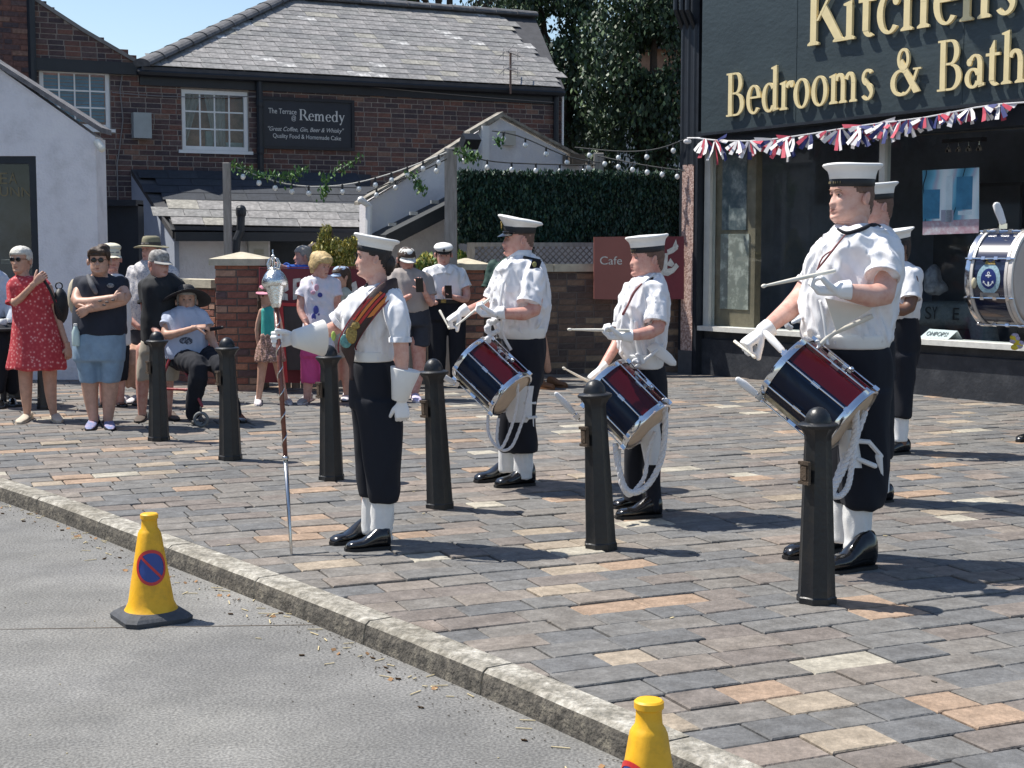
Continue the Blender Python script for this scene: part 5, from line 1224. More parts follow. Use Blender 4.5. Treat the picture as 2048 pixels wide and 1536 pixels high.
# ================================================================== traffic cones
yel = mat('yellow_cone_plastic', (.80, .42, .012), .5, var=.04, vs=11, bump=.15, bs=30, mottle=((.62, .33, .015), (.84, .46, .02))); rub = mat('grey_rubber', (.055, .06, .07), .75, var=.25, vs=14, bump=.3, bs=60)
org = mat('orange_cone_tint', (.80, .30, .02), .42, var=.04, bump=.05)
def cone(c, rot, label, n_=V((.30, -.954, 0))):
    t_ = thing('traffic_cone', c, label, 'traffic cone', 'yellow no waiting cones in the road'); m = MB()
    a = V((cos(rot), sin(rot), 0)); b = V((-sin(rot), cos(rot), 0))
    def sq(r, z_, ch=.3):
        out = []
        for i in range(4):
            an = pi/2*i; u1 = a*cos(an)+b*sin(an); v1 = -a*sin(an)+b*cos(an)
            out += [c+u1*r+v1*(-r*(1-ch))+Z*z_, c+u1*r+v1*(r*(1-ch))+Z*z_]
        return out
    m.rings([sq(.148, .0, .25), sq(.151, .022, .25), sq(.138, .036, .25), sq(.118, .05, .3)]); m.build('base', rub, t_)
    m = MB(); rs = []
    # triangular-faced tapered body
    for z_, r, k in ((.048, .118, 0), (.056, .112, 0), (.085, .099, .1), (.16, .088, .4), (.30, .066, .5), (.405, .050, .5), (.418, .044, .2), (.43, .036, 0), (.455, .034, 0), (.47, .034, 0), (.475, .039, 0), (.492, .039, 0), (.497, .034, 0), (.498, .022, 0)):
        ring = []
        for j in range(36):
            an = 2*pi*j/36; q = 2*pi/4; ao = ((an+q/2) % q)-q/2; rr = r*(1-k)+k*r*(cos(.5)/max(cos(ao), cos(.5)))*1.05
            ring.append(c+a*(rr*cos(an))+b*(rr*sin(an))+Z*z_)
        rs.append(ring)
    m.rings(rs); m.build('body', yel, t_, smooth=True, sharp=35)
    # no waiting disc on the side facing the camera
    rd, bd = mat('sign_red', (.55, .03, .03), .4, var=.05, bump=0), mat('sign_blue', (.025, .06, .27), .4, var=.05, bump=0)
    e = V((-n_.y, n_.x, 0))
    tilt = (Z*1+V((-n_.x, -n_.y, 0))*.16).normalized(); zc = .258
    def body_r(z_): return .099+(z_-.085)*(.050-.099)/(.405-.085)
    def disc(r0, r1, off, mi, mb_, a0=0, a1=2*pi, n=36):
        rs = []
        for rr in (r0, (r0+r1)/2, r1):
            ring = []
            for j in range(n):
                an = a0+(a1-a0)*j/n; x_, z_ = rr*cos(an), rr*sin(an)*1.12; br = body_r(zc+z_)+off; th = x_/br
                ring.append(c+n_*(br*cos(th))+e*(br*sin(th))+Z*(zc+z_))
            rs.append(ring)
        mb_.rings(rs, cap=(0, 0), mi=mi)
    m = MB(); disc(.0005, .064, .0035, 0, m); m.build('blue_disc', bd, t_, smooth=True)
    m = MB(); disc(.059, .072, .0045, 0, m)
    for k in range(12):
        f0, f1 = -1+k/6, -1+(k+1)/6
        pts = []
        for f_, w_ in ((f0, -1), (f1, -1), (f1, 1), (f0, 1)):
            x_ = f_*.042+w_*.004; z_ = -f_*.046+w_*.004; br = body_r(zc+z_)+.0048; th = x_/br; pts.append(c+n_*(br*cos(th))+e*(br*sin(th))+Z*(zc+z_))
        m.add(pts, [(0, 1, 2, 3)])
    m.build('red_ring', rd, t_); t_.scale = (1, 1, .95)
cone(G(303, 1238, RZ), .55, 'yellow traffic cone with a blue and red no waiting disc standing in the road')
c2 = D(1298, 1398, 3.79); cone(V((c2.x, c2.y, RZ)), .2, 'nearest yellow traffic cone cut off by the bottom edge of the picture', V((-.80, -.60, 0)))
# ================================================================== PEOPLE: builders
def smooth_path(P, k=3):
    out = []
    n = len(P)
    for i in range(n-1):
        p0, p1, p2, p3 = P[max(i-1, 0)], P[i], P[i+1], P[min(i+2, n-1)]
        for j in range(k):
            t = j/k
            out.append(tuple((2*b+(c-a)*t+(2*a-5*b+4*c-d)*t*t+(3*b-a-3*c+d)*t**3)/2 for a, b, c, d in zip(p0, p1, p2, p3)))
    out.append(tuple(P[-1])); return out
HT = [(-.12, .046, -.078, .064), (-.08, .040, -.074, .059), (-.045, .038, -.076, .056), (-.022, .044, -.079, .055), (-.008, .062, -.081, .052), (.0, .078, -.082, .050), (.010, .088, -.084, .053),
      (.022, .090, -.087, .058), (.036, .087, -.090, .062), (.050, .088, -.094, .066), (.066, .087, -.098, .069), (.085, .086, -.101, .072), (.105, .083, -.103, .0745), (.122, .084, -.104, .076),
      (.138, .090, -.104, .077), (.158, .089, -.102, .076), (.178, .081, -.096, .072), (.196, .067, -.085, .064), (.210, .047, -.066, .050), (.220, .022, -.038, .028), (.224, .002, -.012, .006)]
HS = smooth_path(HT, 3)
def head_point(k, phi, o):
    z, fr, bk, hw = HS[k]; c = (fr+bk)/2*.35; x = cos(phi); y = sin(phi)
    # centre shifted so the widest part is behind the face
    cx = -.012; rf, rb = fr-cx, cx-bk
    e = 2.25; ax = abs(x)**(2/e); ay = abs(y)**(2/e)
    px = cx+(rf if x > 0 else rb)*math.copysign(ax, x); py = hw*math.copysign(ay, y)
    w_ = o.get('jaw', 1); chub = o.get('chub', 0)
    if -.01 < z < .10: q = math.exp(-((z-.035)/.035)**2); py *= 1+chub*.14*q; px += chub*.004*q*(x > 0)
    if z < .0: px += chub*.005*max(0, x)*math.exp(-((z+.01)/.03)**2); py *= 1+.08*chub
    if px > 0:
        g = lambda a, s: math.exp(-(a/s)**2)
        ay_ = abs(py)
        # nose
        t = (.128-z)/(.128-.074)
        if 0 <= t <= 1.0: px += o.get('nose', 1)*(.004+.019*t**1.2)*g(py, .0075+.0065*t)
        elif 1.0 < t < 1.45: px += o.get('nose', 1)*.023*max(0, 1-(t-1)/.40)**.6*g(py, .013)
        px += .006*g(ay_-.013, .006)*g(z-.078, .007)
        # sockets, brows, cheeks
        px -= .0125*g(ay_-.029, .0135)*g(z-.117, .010); px -= .004*g(py, .008)*g(z-.125, .007)
        px += .0035*g(ay_-.028, .018)*g(z-.136, .006); px += .0045*g(ay_-.040, .016)*g(z-.088, .016)
        # lips and chin
        px += .0058*g(py, .020)*(g(z-.0555, .0045)+g(z-.0445, .0050)); px -= .0050*g(py, .022)*g(z-.0500, .0022)
        px -= .0045*g(py, .022)*g(z-.031, .006); px += .006*g(py, .017)*g(z-.014, .011)
        px -= .002*g(py, .004)*g(z-.063, .004)
    return V((px, py, z))
NPH = 56
def phis():
    out = []
    for j in range(NPH):
        t = 2*pi*j/NPH; out.append(t-.42*sin(t)*.9)   # denser at the front
    return out
PHI = phis()
class Person:
    def __init__(s, gx, gy, label, yaw=180, Yd=None, group=None, H=None):
        s.base = G(gx, gy) if Yd is None else V((D(gx, 489, Yd).x, Yd, 0)); s.Y = s.base.y; s.k = ppm(s.Y)
        a = R(yaw); s.f = V((cos(a), sin(a), 0)); s.l = V((-sin(a), cos(a), 0))
        s.root = thing('person', s.base, label, 'person', group); s.bm = MB(); s.extra = MB()
    def J(s, px, py, dy=0): return D(px, py, s.Y+dy)
    def rows(s, rr, mb=None, grow=0, p=2.3, n=24):
        """rr: (py, px left, px right, half depth m, dy)"""
        mb = mb or MB(); rs = []
        rr = sorted(rr, key=lambda r: -r[0])
        for r in rr:
            py, x0, x1, hd = r[:4]; dy = r[4] if len(r) > 4 else 0; yy = s.Y+dy
            c = D((x0+x1)/2, py, yy); hw = (D(x1, py, yy)-D(x0, py, yy)).length/2
            rs.append(mb.ring(c, X, Y_, max(.01, hw+grow), max(.01, hd+grow), n, p))
        mb.rings(rs); return mb
    def limb(s, pts, rad, mb=None, n=14, cap=(1, 1), k=3):
        mb = mb or s.bm
        P = smooth_path([tuple(p)+(r,) for p, r in zip(pts, rad)], k)
        mb.tube([V(p[:3]) for p in P], [p[3] for p in P], n, cap)
        if cap == (1, 0): s.cuffs = getattr(s, 'cuffs', [])+[(V(P[-1][:3]), (V(P[-1][:3])-V(P[-2][:3])).normalized(), P[-1][3])]
        return mb
    def part(s, name, mb, m, **k): return mb.build(name, m, s.root, **k)
    def cloth(s, name, mb, m, voxel=.012, amp=.006, fr=9, seed=0, st=(1, 1, .55), sm=2, **k):
        sd_ = V((seed*3.1+s.base.x, seed*1.7, 0))
        def disp(p):
            q0 = V((p.x*st[0], p.y*st[1], p.z*st[2])); w1 = noise.noise(q0*fr*.5+V((9, 2, 4))); q = (q0+V((0, 0, .10*w1)))*fr+sd_
            a = noise.noise(q); b = noise.noise(q*2.3+V((5, 5, 5))); c = noise.noise(V((q.x+q.z*.9, q.y, q.z*.35))*1.5+V((1, 8, 2)))
            return amp*((1-3.6*abs(a))*.8+(.7-3.2*abs(c))*.8+.5*b)
        o_ = mb.build(name, m, s.root, voxel=voxel, sm=sm, disp=disp if amp else None, **k)
        for c, d, r in getattr(s, 'cuffs', []):
            a, b = frame(d); q = MB(); q.rings([q.ring(c+d*t, a, b, r_, r_, 22) for t, r_ in ((-.020, r*.95), (-.018, r+.005), (.006, r+.007), (.008, r+.002), (-.002, r-.004), (-.006, r*.5))], cap=(0, 0)); q.build('sleeve_hem', m, o_, smooth=True, sharp=50)
        s.cuffs = []; return o_
    # ---- head ----
    def head(s, px, py, dy=0, yaw=None, scale=1.0, skin=None, pitch=0, roll=0, hair=None, hair_mask=None, hair_th=.006, **o):
        """px,py: chin level pixel below the centre of the head"""
        s.hs = scale; a = R(yaw) if yaw is not None else math.atan2(s.f.y, s.f.x)
        f, l = V((cos(a), sin(a), 0)), V((-sin(a), cos(a), 0)); u_ = Z.copy()
        p = R(pitch); f2 = f*cos(p)-u_*sin(p); u2 = u_*cos(p)+f*sin(p); f, u_ = f2, u2      # + looks down
        r_ = R(roll); l2 = l*cos(r_)+u_*sin(r_); u2 = u_*cos(r_)-l*sin(r_); l, u_ = l2, u2
        s.hf, s.hl, s.hu = f, l, u_; s.ho = s.J(px, py, dy); s.skin = skin or SKIN()
        def W(q): return s.ho+(f*q.x+l*q.y+u_*q.z)*scale
        s.W = W; s.hopt = o
        grid = [[W(head_point(k, ph, o)) for ph in PHI] for k in range(len(HS))]
        # keep the neck vertical
        for k in range(len(HS)):
            z = HS[k][0]
            if z < -.03:
                t = min(1, (-.03-z)/.09); 
                for j in range(NPH): grid[k][j] = grid[k][j]
        s.extra.rings(grid)
        # ears
        for sg in (-1, 1):
            c = V((-.016, sg*.079, .098)); e = V((-.25, sg*.97*.55, 0)).normalized()
            m = MB(); rs = []
            for t, r1, r2 in ((-.012, .006, .010), (-.004, .013, .024), (.004, .0165, .031), (.009, .0155, .030), (.010, .011, .024), (.004, .006, .015), (.003, .001, .002)):
                n_ = V((-.35, sg*.94, 0)); cc = c+n_*(t*1.3+.008+.006*o.get('chub', 0)*.6); aa = V((.94, sg*.35, -.0)); bb = V((-.18, 0, .98)); ring = []
                for j in range(14):
                    an = 2*pi*j/14; ring.append(W(cc+aa*(r1*cos(an))+bb*(r2*sin(an)*(1 if sin(an) > 0 else .9))))
                rs.append(ring)
            s.extra.rings(rs)
        # eyes, brows, mouth
        if o.get('face', True):
            we = mat('eye_white', (.40, .36, .34), .25, var=0, bump=0); ir = mat('iris', (.02, .016, .014), .15, var=0, bump=0)
            for sg in (-1, 1):
                m = MB(); c = V((.0675, sg*.029, .1155)); m.ell(W(c), .0118*scale, .0112*scale, .0066*scale, f, l, u_, 12, 8); 
                ey = m.build('eye', we, s.root, smooth=True)
                m = MB(); m.ell(W(c+V((.0075, -sg*.001, .0005))), .0052*scale, .0066*scale, .0060*scale, f, l, u_, 10, 6); m.build('iris', ir, ey, smooth=True)
                m = MB(); pts = [W(V((.073+q[0], sg*q[1], q[2]))) for q in ((.0085, .016, .1215), (.0095, .026, .1255), (.006, .037, .1235), (-.001, .043, .117))]; m.tube(pts, [.0025*scale, .0036*scale, .0034*scale, .002*scale], 6, flat=1)
                m.build('eyelid', s.skin, s.root, smooth=True)
                if o.get('brow', True):
                    m = MB(); pts = [W(V((.083+q[0], sg*q[1], q[2]))) for q in ((.008, .013, .135), (.0075, .025, .1395), (.001, .039, .1385), (-.008, .048, .133))]; m.tube(pts, [.0014*scale, .0023*scale, .002*scale, .001*scale], 6)
                    m.build('eyebrow', o.get('browm') or mat('brown_brow', (.17, .095, .06), .8, bump=0), s.root, smooth=True)
            m = MB(); lipm = mat('lips_'+s.skin.name, tuple(c*k for c, k in zip(s.skin.node_tree.nodes['Principled BSDF'].inputs['Base Color'].default_value[:3], (1, 1, 1))), .4, var=0, bump=0) if 0 else mat('lips', (.40, .15, .13), .4, var=0, bump=0)
            if s.skin.name.startswith('dark'): lipm = mat('dark_lips', (.14, .05, .045), .4, var=0, bump=0)
            for zz_, th in ((.0540, .0026), (.0455, .0032)):
                pts = [W(V((x_, y_, zz_+dz))) for x_, y_, dz in ((.0825, -.021, -.001), (.0915, -.012, .0005), (.0950, 0, .0), (.0915, .012, .0005), (.0825, .021, -.001))]; m.tube(pts, [.0008*scale, th*scale, th*1.15*scale, th*scale, .0008*scale], 7)
            m.build('lips', lipm, s.root, smooth=True)
        if hair is not None and hair_mask is not None: s.hair(hair, hair_mask, hair_th)
        return s
    def hair(s, m_, mask, th=.006, bump=.004, fr=60):
        rs = []; n = NPH; vs = []; idx = {}; fs = []
        pts = [[head_point(k, ph, {**s.hopt, 'nose': 0}) for ph in PHI] for k in range(len(HS))]
        ok = [[mask(pts[k][j]) for j in range(n)] for k in range(len(HS))]
        mb = MB()
        def vid(k, j):
            if (k, j) not in idx:
                p = pts[k][j]; c = V((-.012, 0, max(.09, min(p.z, .13)))); d = (p-c); d = V((d.x, d.y, d.z if p.z > .09 else 0)).normalized()
                edge = sum(1 for a, b in ((1, 0), (-1, 0), (0, 1), (0, -1)) if not ok[min(max(k+a, 0), len(HS)-1)][(j+b) % n])
                t_ = th*(.25 if edge else 1)+bump*noise.noise(p*fr)*(0 if edge else 1)
                idx[(k, j)] = len(vs); vs.append(s.W(p+d*t_))
            return idx[(k, j)]
        for k in range(len(HS)-1):
            for j in range(n):
                q = ((k, j), (k, (j+1) % n), (k+1, (j+1) % n), (k+1, j))
                if all(ok[a][b] for a, b in q): fs.append(tuple(vid(a, b) for a, b in q))
        if fs:
            mb.add(vs, fs); mb.build('hair', m_, s.root, smooth=True)
    # ---- hat helpers in head space ----
    def hp(s, x, y, z): return s.W(V((x, y, z)))
    def lathe_head(s, prof, n=32, ry=.86, tilt=0, cx=-.008, mb=None, cap=(0, 1), wob=None, z0=.15):
        """prof (r,z) in head units; tilt: degrees, + raises the front"""
        mb = mb or MB(); rs = []; t = R(tilt)
        for r, z in prof:
            ring = []
            for j in range(n):
                a = 2*pi*j/n; x_, y_ = r*cos(a), r*ry*sin(a) if r < .12 else (r-.012)*sin(a); zz = z-z0
                if wob: zz += wob(a, r)
                X2 = x_*cos(t)-zz*sin(t); Z2 = x_*sin(t)+zz*cos(t)
                ring.append(s.hp(cx+X2, y_, z0+Z2))
            rs.append(ring)
        mb.rings(rs, cap=cap); return mb
    def sailor_cap(s, tilt=4, z=.145, R0=.128, bow=1, side=-1):
        m = s.lathe_head([(.098, z-.004), (.1015, z), (.1035, z+.030), (.0985, z+.034)], tilt=tilt, cap=(0, 0), z0=z); b = s.part('cap_band', m, BLACKM(), smooth=True)
        m = s.lathe_head([(.100, z+.028), (.104, z+.030), (.107, z+.048), (.113, z+.066), (R0-.006, z+.080), (R0, z+.086), (R0+.001, z+.091), (R0-.003, z+.096), (R0-.012, z+.098), (.09, z+.096), (.03, z+.096)], tilt=tilt, z0=z, wob=lambda a, r: .0015*sin(3*a)*(r > .11))
        s.part('cap_crown', m, mat('white_cap_cloth', (.80, .80, .78), .6, var=.04, vs=10, bump=.06), smooth=True)
        # faint gold tally letters at the front and the bow at the ear
        m = MB(); t_ = R(tilt)
        for i in range(9):
            if i == 4: continue
            an = (i-4)*.13; c = V((-.008+.1040*cos(an), .1040*.86*sin(an), z+.015)); c.z += sin(t_)*c.x
            m.box(s.hp(*c), s.hl*.0035, s.hu*.0055, s.hf*.001)
        s.part('tally_letters', m, mat('dull_gold_thread', (.16, .13, .07), .6, bump=0))
        if bow:
            m = MB(); c = s.hp(-.02, side*.094, z+.028); rs = []
            for q in (s.hf, -s.hf): m.box(c+q*.010+s.hu*.003, q*.011+s.hu*.005, s.hu*.009, s.hl*.003)
            m.box(c-s.hu*.012, s.hf*.006, s.hu*.012, s.hl*.0025); s.part('cap_bow', m, BLACKM())
    def build_body(s, voxel=.011): s.body = s.bm.build('body', s.skin, s.root, voxel=voxel, sm=3, extra=s.extra); return s.body

def hand(W, d, n, t, sc=1.0, curl=(40, 55, 35), gl=.0, thumb=(25, 20), spread=0, mb=None, wr=.026, cur2=None):
    """W wrist, d towards the knuckles, n the way the fingers curl, t thumb side"""
    mb = mb or MB(); d = d.normalized(); n = (n-d*n.dot(d)).normalized(); t = (t-d*t.dot(d)-n*t.dot(n)).normalized(); g = gl
    mb.rings([mb.ring(W+d*q*sc, t, n, a*sc+g, b*sc+g, 14, 2.6) for q, a, b in ((-.04, wr*1.08, wr*.9), (-.034, wr*1.06, wr*.88), (0, wr, wr*.78), (.02, .032, .019), (.045, .040, .018), (.07, .042, .016), (.088, .040, .013), (.096, .034, .009))])
    for i, (L, r) in enumerate(((.95, .0092), (1.05, .0095), (.98, .009), (.78, .008))):
        p = W+d*(.084*sc)+t*((.0305-.0205*i)*sc); a = R((i-1.5)*-spread); dd = d*cos(a)+t*sin(a)*(1); pts = [p-dd*.02*sc, p]; ac = 0; cu = cur2[i] if cur2 else curl
        for seg, c in zip((.044, .027, .022), cu):
            ac += R(c); p = p+(dd*cos(ac)+n*sin(ac))*(seg*L*sc); pts.append(p)
        mb.tube(pts, [(r+.001)*sc+g, (r+.0005)*sc+g, r*sc+g, r*.95*sc+g, r*.85*sc+g], 10)
    p = W+d*(.022*sc)+t*(.022*sc); a1, a2 = R(thumb[0]), R(thumb[1]); v = (t*cos(a1)*.9+d*.75+n*sin(a1)).normalized(); pts = [p, p+v*.036*sc]
    v2 = (v*cos(a2)+(n*.5+d*.6)*sin(a2)).normalized(); pts.append(pts[-1]+v2*.032*sc); v3 = (v2+(n*.4+d*.2)*sin(a2)).normalized(); pts.append(pts[-1]+v3*.024*sc)
    mb.tube(pts, [.014*sc+g, .0125*sc+g, .0105*sc+g, .009*sc+g], 10)
    return mb
def shoe(P, heel, toe, name='shoe', m_=None, sole=None, w=.045, h=.075, collar=.055, laces=True, L=None):
    """heel, toe ground points"""
    hi = 1.28 if laces else 1; d = (toe-heel); Ln = d.length; d.normalize(); l = Z.cross(d); mb = MB(); prof = []
    rs = []
    for t, hw, ht in ((0, .55, .80*hi), (.03, .78, .98*hi), (.12, .86, 1.02*hi), (.25, .84, 1.0*hi), (.36, .84, .92*(1+(hi-1)*.8)), (.5, .92, .76*(1+(hi-1)*.4)), (.62, 1.0, .62), (.75, 1.02, .56), (.86, .95, .54), (.94, .78, .46), (.985, .5, .30), (1.0, .22, .16)):
        c = heel+d*(Ln*t); W_ = w*hw; H_ = h*ht; ring = []
        for j in range(16):
            a = 2*pi*j/16-pi/2; x_ = cos(a); z_ = sin(a); zz = .012+(H_-.012)*(.5+.5*math.copysign(abs(z_)**.8, z_))
            xx = W_*math.copysign(abs(x_)**.75, x_)*(1-.42*max(0, z_)**2*(1 if t < .55 else .55))
            ring.append(c+l*xx+Z*zz)
        rs.append(ring)
    mb.rings(rs); o = mb.build(name, m_ or BLACKLEATHER(), P.root, smooth=True)
    mb = MB(); rs = [[], []]
    prof = ((0, .50), (.04, .85), (.15, .95), (.35, .85), (.55, 1.0), (.75, 1.12), (.9, .92), (1.0, .40))
    loop = [(t, s_*1) for t, s_ in prof]+[(t, -s_) for t, s_ in reversed(prof)]
    for z_ in (0.0, .016): rs[0 if z_ == 0 else 1] = [heel+d*(Ln*t+(.004 if t > .9 else 0))+l*(w*s_)+Z*z_ for t, s_ in loop]
    mb.rings(rs); mb.build('sole', sole or mat('black_sole', (.012, .012, .013), .7, bump=.1), o)
    if laces:
        mb = MB()
        for i in range(4):
            t = .36+.05*i; c = heel+d*(Ln*t)+Z*(h*(1.0-.11*i)*.93); mb.tube([c-l*.015, c+Z*.004, c+l*.015], .0022, 5)
        mb.build('lace', sole or mat('black_lace', (.02, .02, .02), .5, bump=0), o)
    return o

def short_hair(front=.155, side=.12, back=.02, ear=.0):
    def mask(p):
        if p.x > .045: return p.z > front
        if p.x > .0: return p.z > side+(front-side)*(p.x/.045)**2
        t = min(1, max(0, (-p.x-.018)/.055)); t = t*t*(3-2*t)
        return p.z > side+(back-side)*t
    return mask
hair_brown = mat('brown_hair', (.055, .032, .02), .6, var=.3, vs=40, bump=.5, bs=150, stretch=(1, 1, .2)); hair_dark = mat('dark_hair', (.018, .013, .012), .55, var=.3, vs=40, bump=.5, bs=150)
hair_crop = mat('cropped_hair', (.16, .095, .07), .8, var=.2, vs=60, bump=.4, bs=300); hair_grey = mat('white_hair', (.62, .60, .54), .7, var=.15, vs=40, bump=.6, bs=120); hair_blond = mat('blonde_hair', (.58, .42, .20), .6, var=.25, vs=30, bump=.6, bs=120)
hair_grizzled = mat('grey_hair', (.30, .28, .26), .7, var=.2, vs=40, bump=.5, bs=120)
# ================================================================== THE BAND
BG = 'marching cadets in white shirts'
stickm = mat('pale_drumstick', (.78, .74, .64), .4, var=.05, vs=20, bump=.03)
def drumstick(a, b, label, r=.0085):
    """a bead end, b butt end"""
    d = (b-a); L = d.length; d.normalize(); t_ = thing('drumstick', b, label, 'drumstick', 'drumsticks in white gloved hands')
    m = MB(); m.tube([a+d*.02, a+d*.07, a+d*.15, b], [r*.55, r*.75, r, r], 10); m.build('shaft', stickm, t_, smooth=True)
    m = MB(); m.ell(a+d*.012, r*1.0, r*1.0, .014, *frame(d), d, 10, 7); m.build('bead', stickm, t_, smooth=True); return t_
def gloveP(P, name, *a, vox=.0042, **k):
    m = hand(*a, gl=.0018, **k); return P.part(name, m, GLOVE(), voxel=vox, sm=2)

# ---------------------------------------------------------------- 1. mace bearer
P = Person(745, 1088, 'young cadet in white cap and coloured sash holding a silver topped mace', group=BG)
P.head(746, 553, 0, yaw=183, scale=.86, skin=SKIN(), hair=hair_dark, hair_mask=short_hair(.165, .118, .035), hair_th=.008, nose=.85, chub=-.2, browm=hair_dark)
tr = [(566, 738, 778, .05), (574, 728, 790, .09), (584, 712, 802, .145), (600, 694, 808, .165), (630, 680, 806, .165), (660, 682, 800, .155), (690, 697, 791, .135), (706, 703, 787, .128), (719, 704, 786, .128)]
P.rows(tr, P.bm, -.038); P.limb([P.J(755, 540), P.J(756, 590)], [.048, .055])
sh = P.rows(tr)
# near arm, hanging
P.limb([P.J(790, 604, -.13), P.J(802, 690, -.19), P.J(804, 752, -.17)], [.024, .040, .030])
P.limb([P.J(782, 602, -.11), P.J(793, 630, -.16), P.J(799, 660, -.18), P.J(800, 682, -.185)], [.062, .060, .054, .053], sh, cap=(1, 0))
# far arm, stretched to the mace
P.limb([P.J(716, 606, .12), P.J(672, 655, .16), P.J(604, 676, -.04)], [.042, .039, .028])
P.limb([P.J(722, 604, .10), P.J(700, 622, .14), P.J(676, 644, .155)], [.060, .060, .054], sh, cap=(1, 0))
P.cloth('shirt', sh, WHITE(), voxel=.010, amp=.0065, fr=13, seed=1, st=(1, 1, .5))
m = P.rows([(700, 701, 789, .132), (708, 700.5, 788.5, .134), (722, 703, 787, .132)]); P.cloth('white_belt', m, LEATHW(), voxel=.008, amp=0)
m = MB(); P.limb([P.J(734, 568, -.03), P.J(728, 578, -.06), P.J(716, 592, -.03)], [.006, .008, .006], m); P.part('collar_trim', m, NAVY(), smooth=True)
# trousers, two legs
tm = P.rows([(722, 705, 786, .125), (740, 701, 790, .13), (780, 699, 797, .13), (815, 700, 803, .125)])
P.rows([(800, 706, 802, .085, -.06), (850, 716, 806, .085, -.07), (900, 724, 804, .085, -.075), (950, 732, 802, .085, -.08), (985, 736, 801, .083, -.085), (1004, 741, 797, .078, -.085)], tm)
P.rows([(800, 700, 790, .085, .06), (850, 705, 780, .085, .08), (900, 709, 775, .085, .09), (950, 714, 772, .083, .10), (990, 719, 768, .078, .105)], tm)
P.cloth('trousers', tm, NAVY(), voxel=.011, amp=.006, fr=6, seed=2, st=(1, 1, .35))
P.limb([P.J(760, 900, -.08), P.J(765, 1040, -.085), P.J(766, 1070, -.08)], [.055, .040, .036]); P.limb([P.J(738, 900, .10), P.J(739, 1020, .12), P.J(740, 1050, .12)], [.055, .040, .036]); P.limb([P.J(745, 720, 0), P.J(748, 800, 0), P.J(758, 900, -.05)], [.09, .09, .06]); P.limb([P.J(745, 720, 0), P.J(745, 800, .05), P.J(739, 900, .10)], [.09, .09, .06])
P.build_body(.010)
gm_ = mat('white_gaiter', (.74, .74, .73), .75, var=.05, vs=20, bump=.2, bs=200)
m = P.rows([(996, 742, 790, .058, -.085), (1030, 741, 788, .056, -.085), (1064, 742, 784, .054, -.085), (1080, 740, 786, .056, -.085)]); P.cloth('gaiter', m, gm_, voxel=.010, amp=.004, fr=14)
m = P.rows([(985, 725, 768, .055, .115), (1020, 724, 765, .054, .115), (1050, 724, 762, .052, .115), (1066, 722, 764, .054, .115)]); P.cloth('gaiter', m, gm_, voxel=.010, amp=.004, fr=14)
h1 = G(780, 1096); t1 = G(691, 1102); shoe(P, h1, t1, w=.047, h=.092); h2 = G(748, 1072); t2 = G(664, 1090); shoe(P, h2, t2, w=.046, h=.088)
# gauntlet cuffs and gloves
m = MB(); a, b, c = P.J(811, 738, -.18), P.J(799, 800, -.17), P.J(803, 803, -.17)
fr_ = frame((b-a).normalized(), Y_); rs = [m.ring(a.lerp(b, t), fr_[1], fr_[0], r1, r2, 20) for t, r1, r2 in ((0, .076, .060), (.02, .077, .061), (.5, .058, .048), (1, .041, .037), (1.02, .038, .034))]; m.rings(rs); P.part('gauntlet', m, LEATHW(), smooth=True)
gloveP(P, 'glove', P.J(803, 803, -.17), V((.06, 0, -1)), V((-.2, .95, 0)), V((-1, -.2, 0)), sc=.88, curl=(55, 80, 60), thumb=(30, 50))
hm = D(560, 676, 7.60)
m = MB(); a, b = P.J(646, 676, .0), P.J(588, 677, -.09); fr_ = frame((b-a).normalized(), Z); rs = [m.ring(a.lerp(b, t), fr_[0], fr_[1], r1, r2, 20) for t, r1, r2 in ((0, .094, .066), (.02, .095, .067), (.5, .070, .054), (1, .045, .040), (1.02, .04, .036))]; m.rings(rs); P.part('gauntlet', m, LEATHW(), smooth=True)
gloveP(P, 'glove', D(589, 677, 7.665), V((-1, -.05, -.02)), V((0, -1, 0)), V((-.1, 0, 1)), sc=1.02, curl=(60, 85, 60), thumb=(60, 45), wr=.034)
P.sailor_cap(tilt=11, z=.140, R0=.138)
# plait / bun at the nape
m = MB(); m.ell(P.hp(-.098, 0, .075), .035*.9, .052, .048, P.hf, P.hl, P.hu, 14, 9); m.ell(P.hp(-.085, 0, .035), .026, .034, .030, P.hf, P.hl, P.hu, 12, 7); P.part('hair_bun', m, hair_dark, voxel=.006, disp=lambda p: .003*noise.noise(p*90))
# sash with medallions
sa = mat('dark_brown_sash', (.035, .018, .018), .6, var=.3, vs=20, bump=.2); sr, so_, sg_ = mat('sash_red', (.52, .035, .03), .6, var=.1, bump=.1), mat('sash_orange', (.72, .22, .04), .6, var=.1, bump=.1), mat('sash_gold', (.34, .24, .07), .6, .2, var=.4, vs=90, bump=.6)
def band_on(pts, w_, mi, m, lift=0, nw=None, th=.006):
    rs = []
    for i, p in enumerate(pts):
        d = (pts[min(i+1, len(pts)-1)]-pts[max(i-1, 0)]).normalized(); c0 = P.base+V((0, .0, 0)); out = (p-V((P.J(748, 600).x, P.Y, p.z))).normalized(); out = (out-d*out.dot(d)).normalized(); sd_ = d.cross(out); ww = w_[i] if isinstance(w_, (list, tuple)) else w_
        rs.append([p+out*lift-sd_*ww, p+out*(lift+th)-sd_*ww*.96, p+out*(lift+th)+sd_*ww*.96, p+out*lift+sd_*ww])
    m.rings(rs, mi=mi)
sp = [P.J(796, 584, .10), P.J(790, 573, -.02), P.J(772, 582, -.13), P.J(750, 604, -.185), P.J(728, 632, -.195), P.J(708, 662, -.185), P.J(696, 690, -.165), P.J(700, 712, -.15), P.J(703, 735, -.15), P.J(703, 760, -.148)]
sp = [V(q) for q in smooth_path([tuple(p) for p in sp], 4)]; wd = [.045]*len(sp)
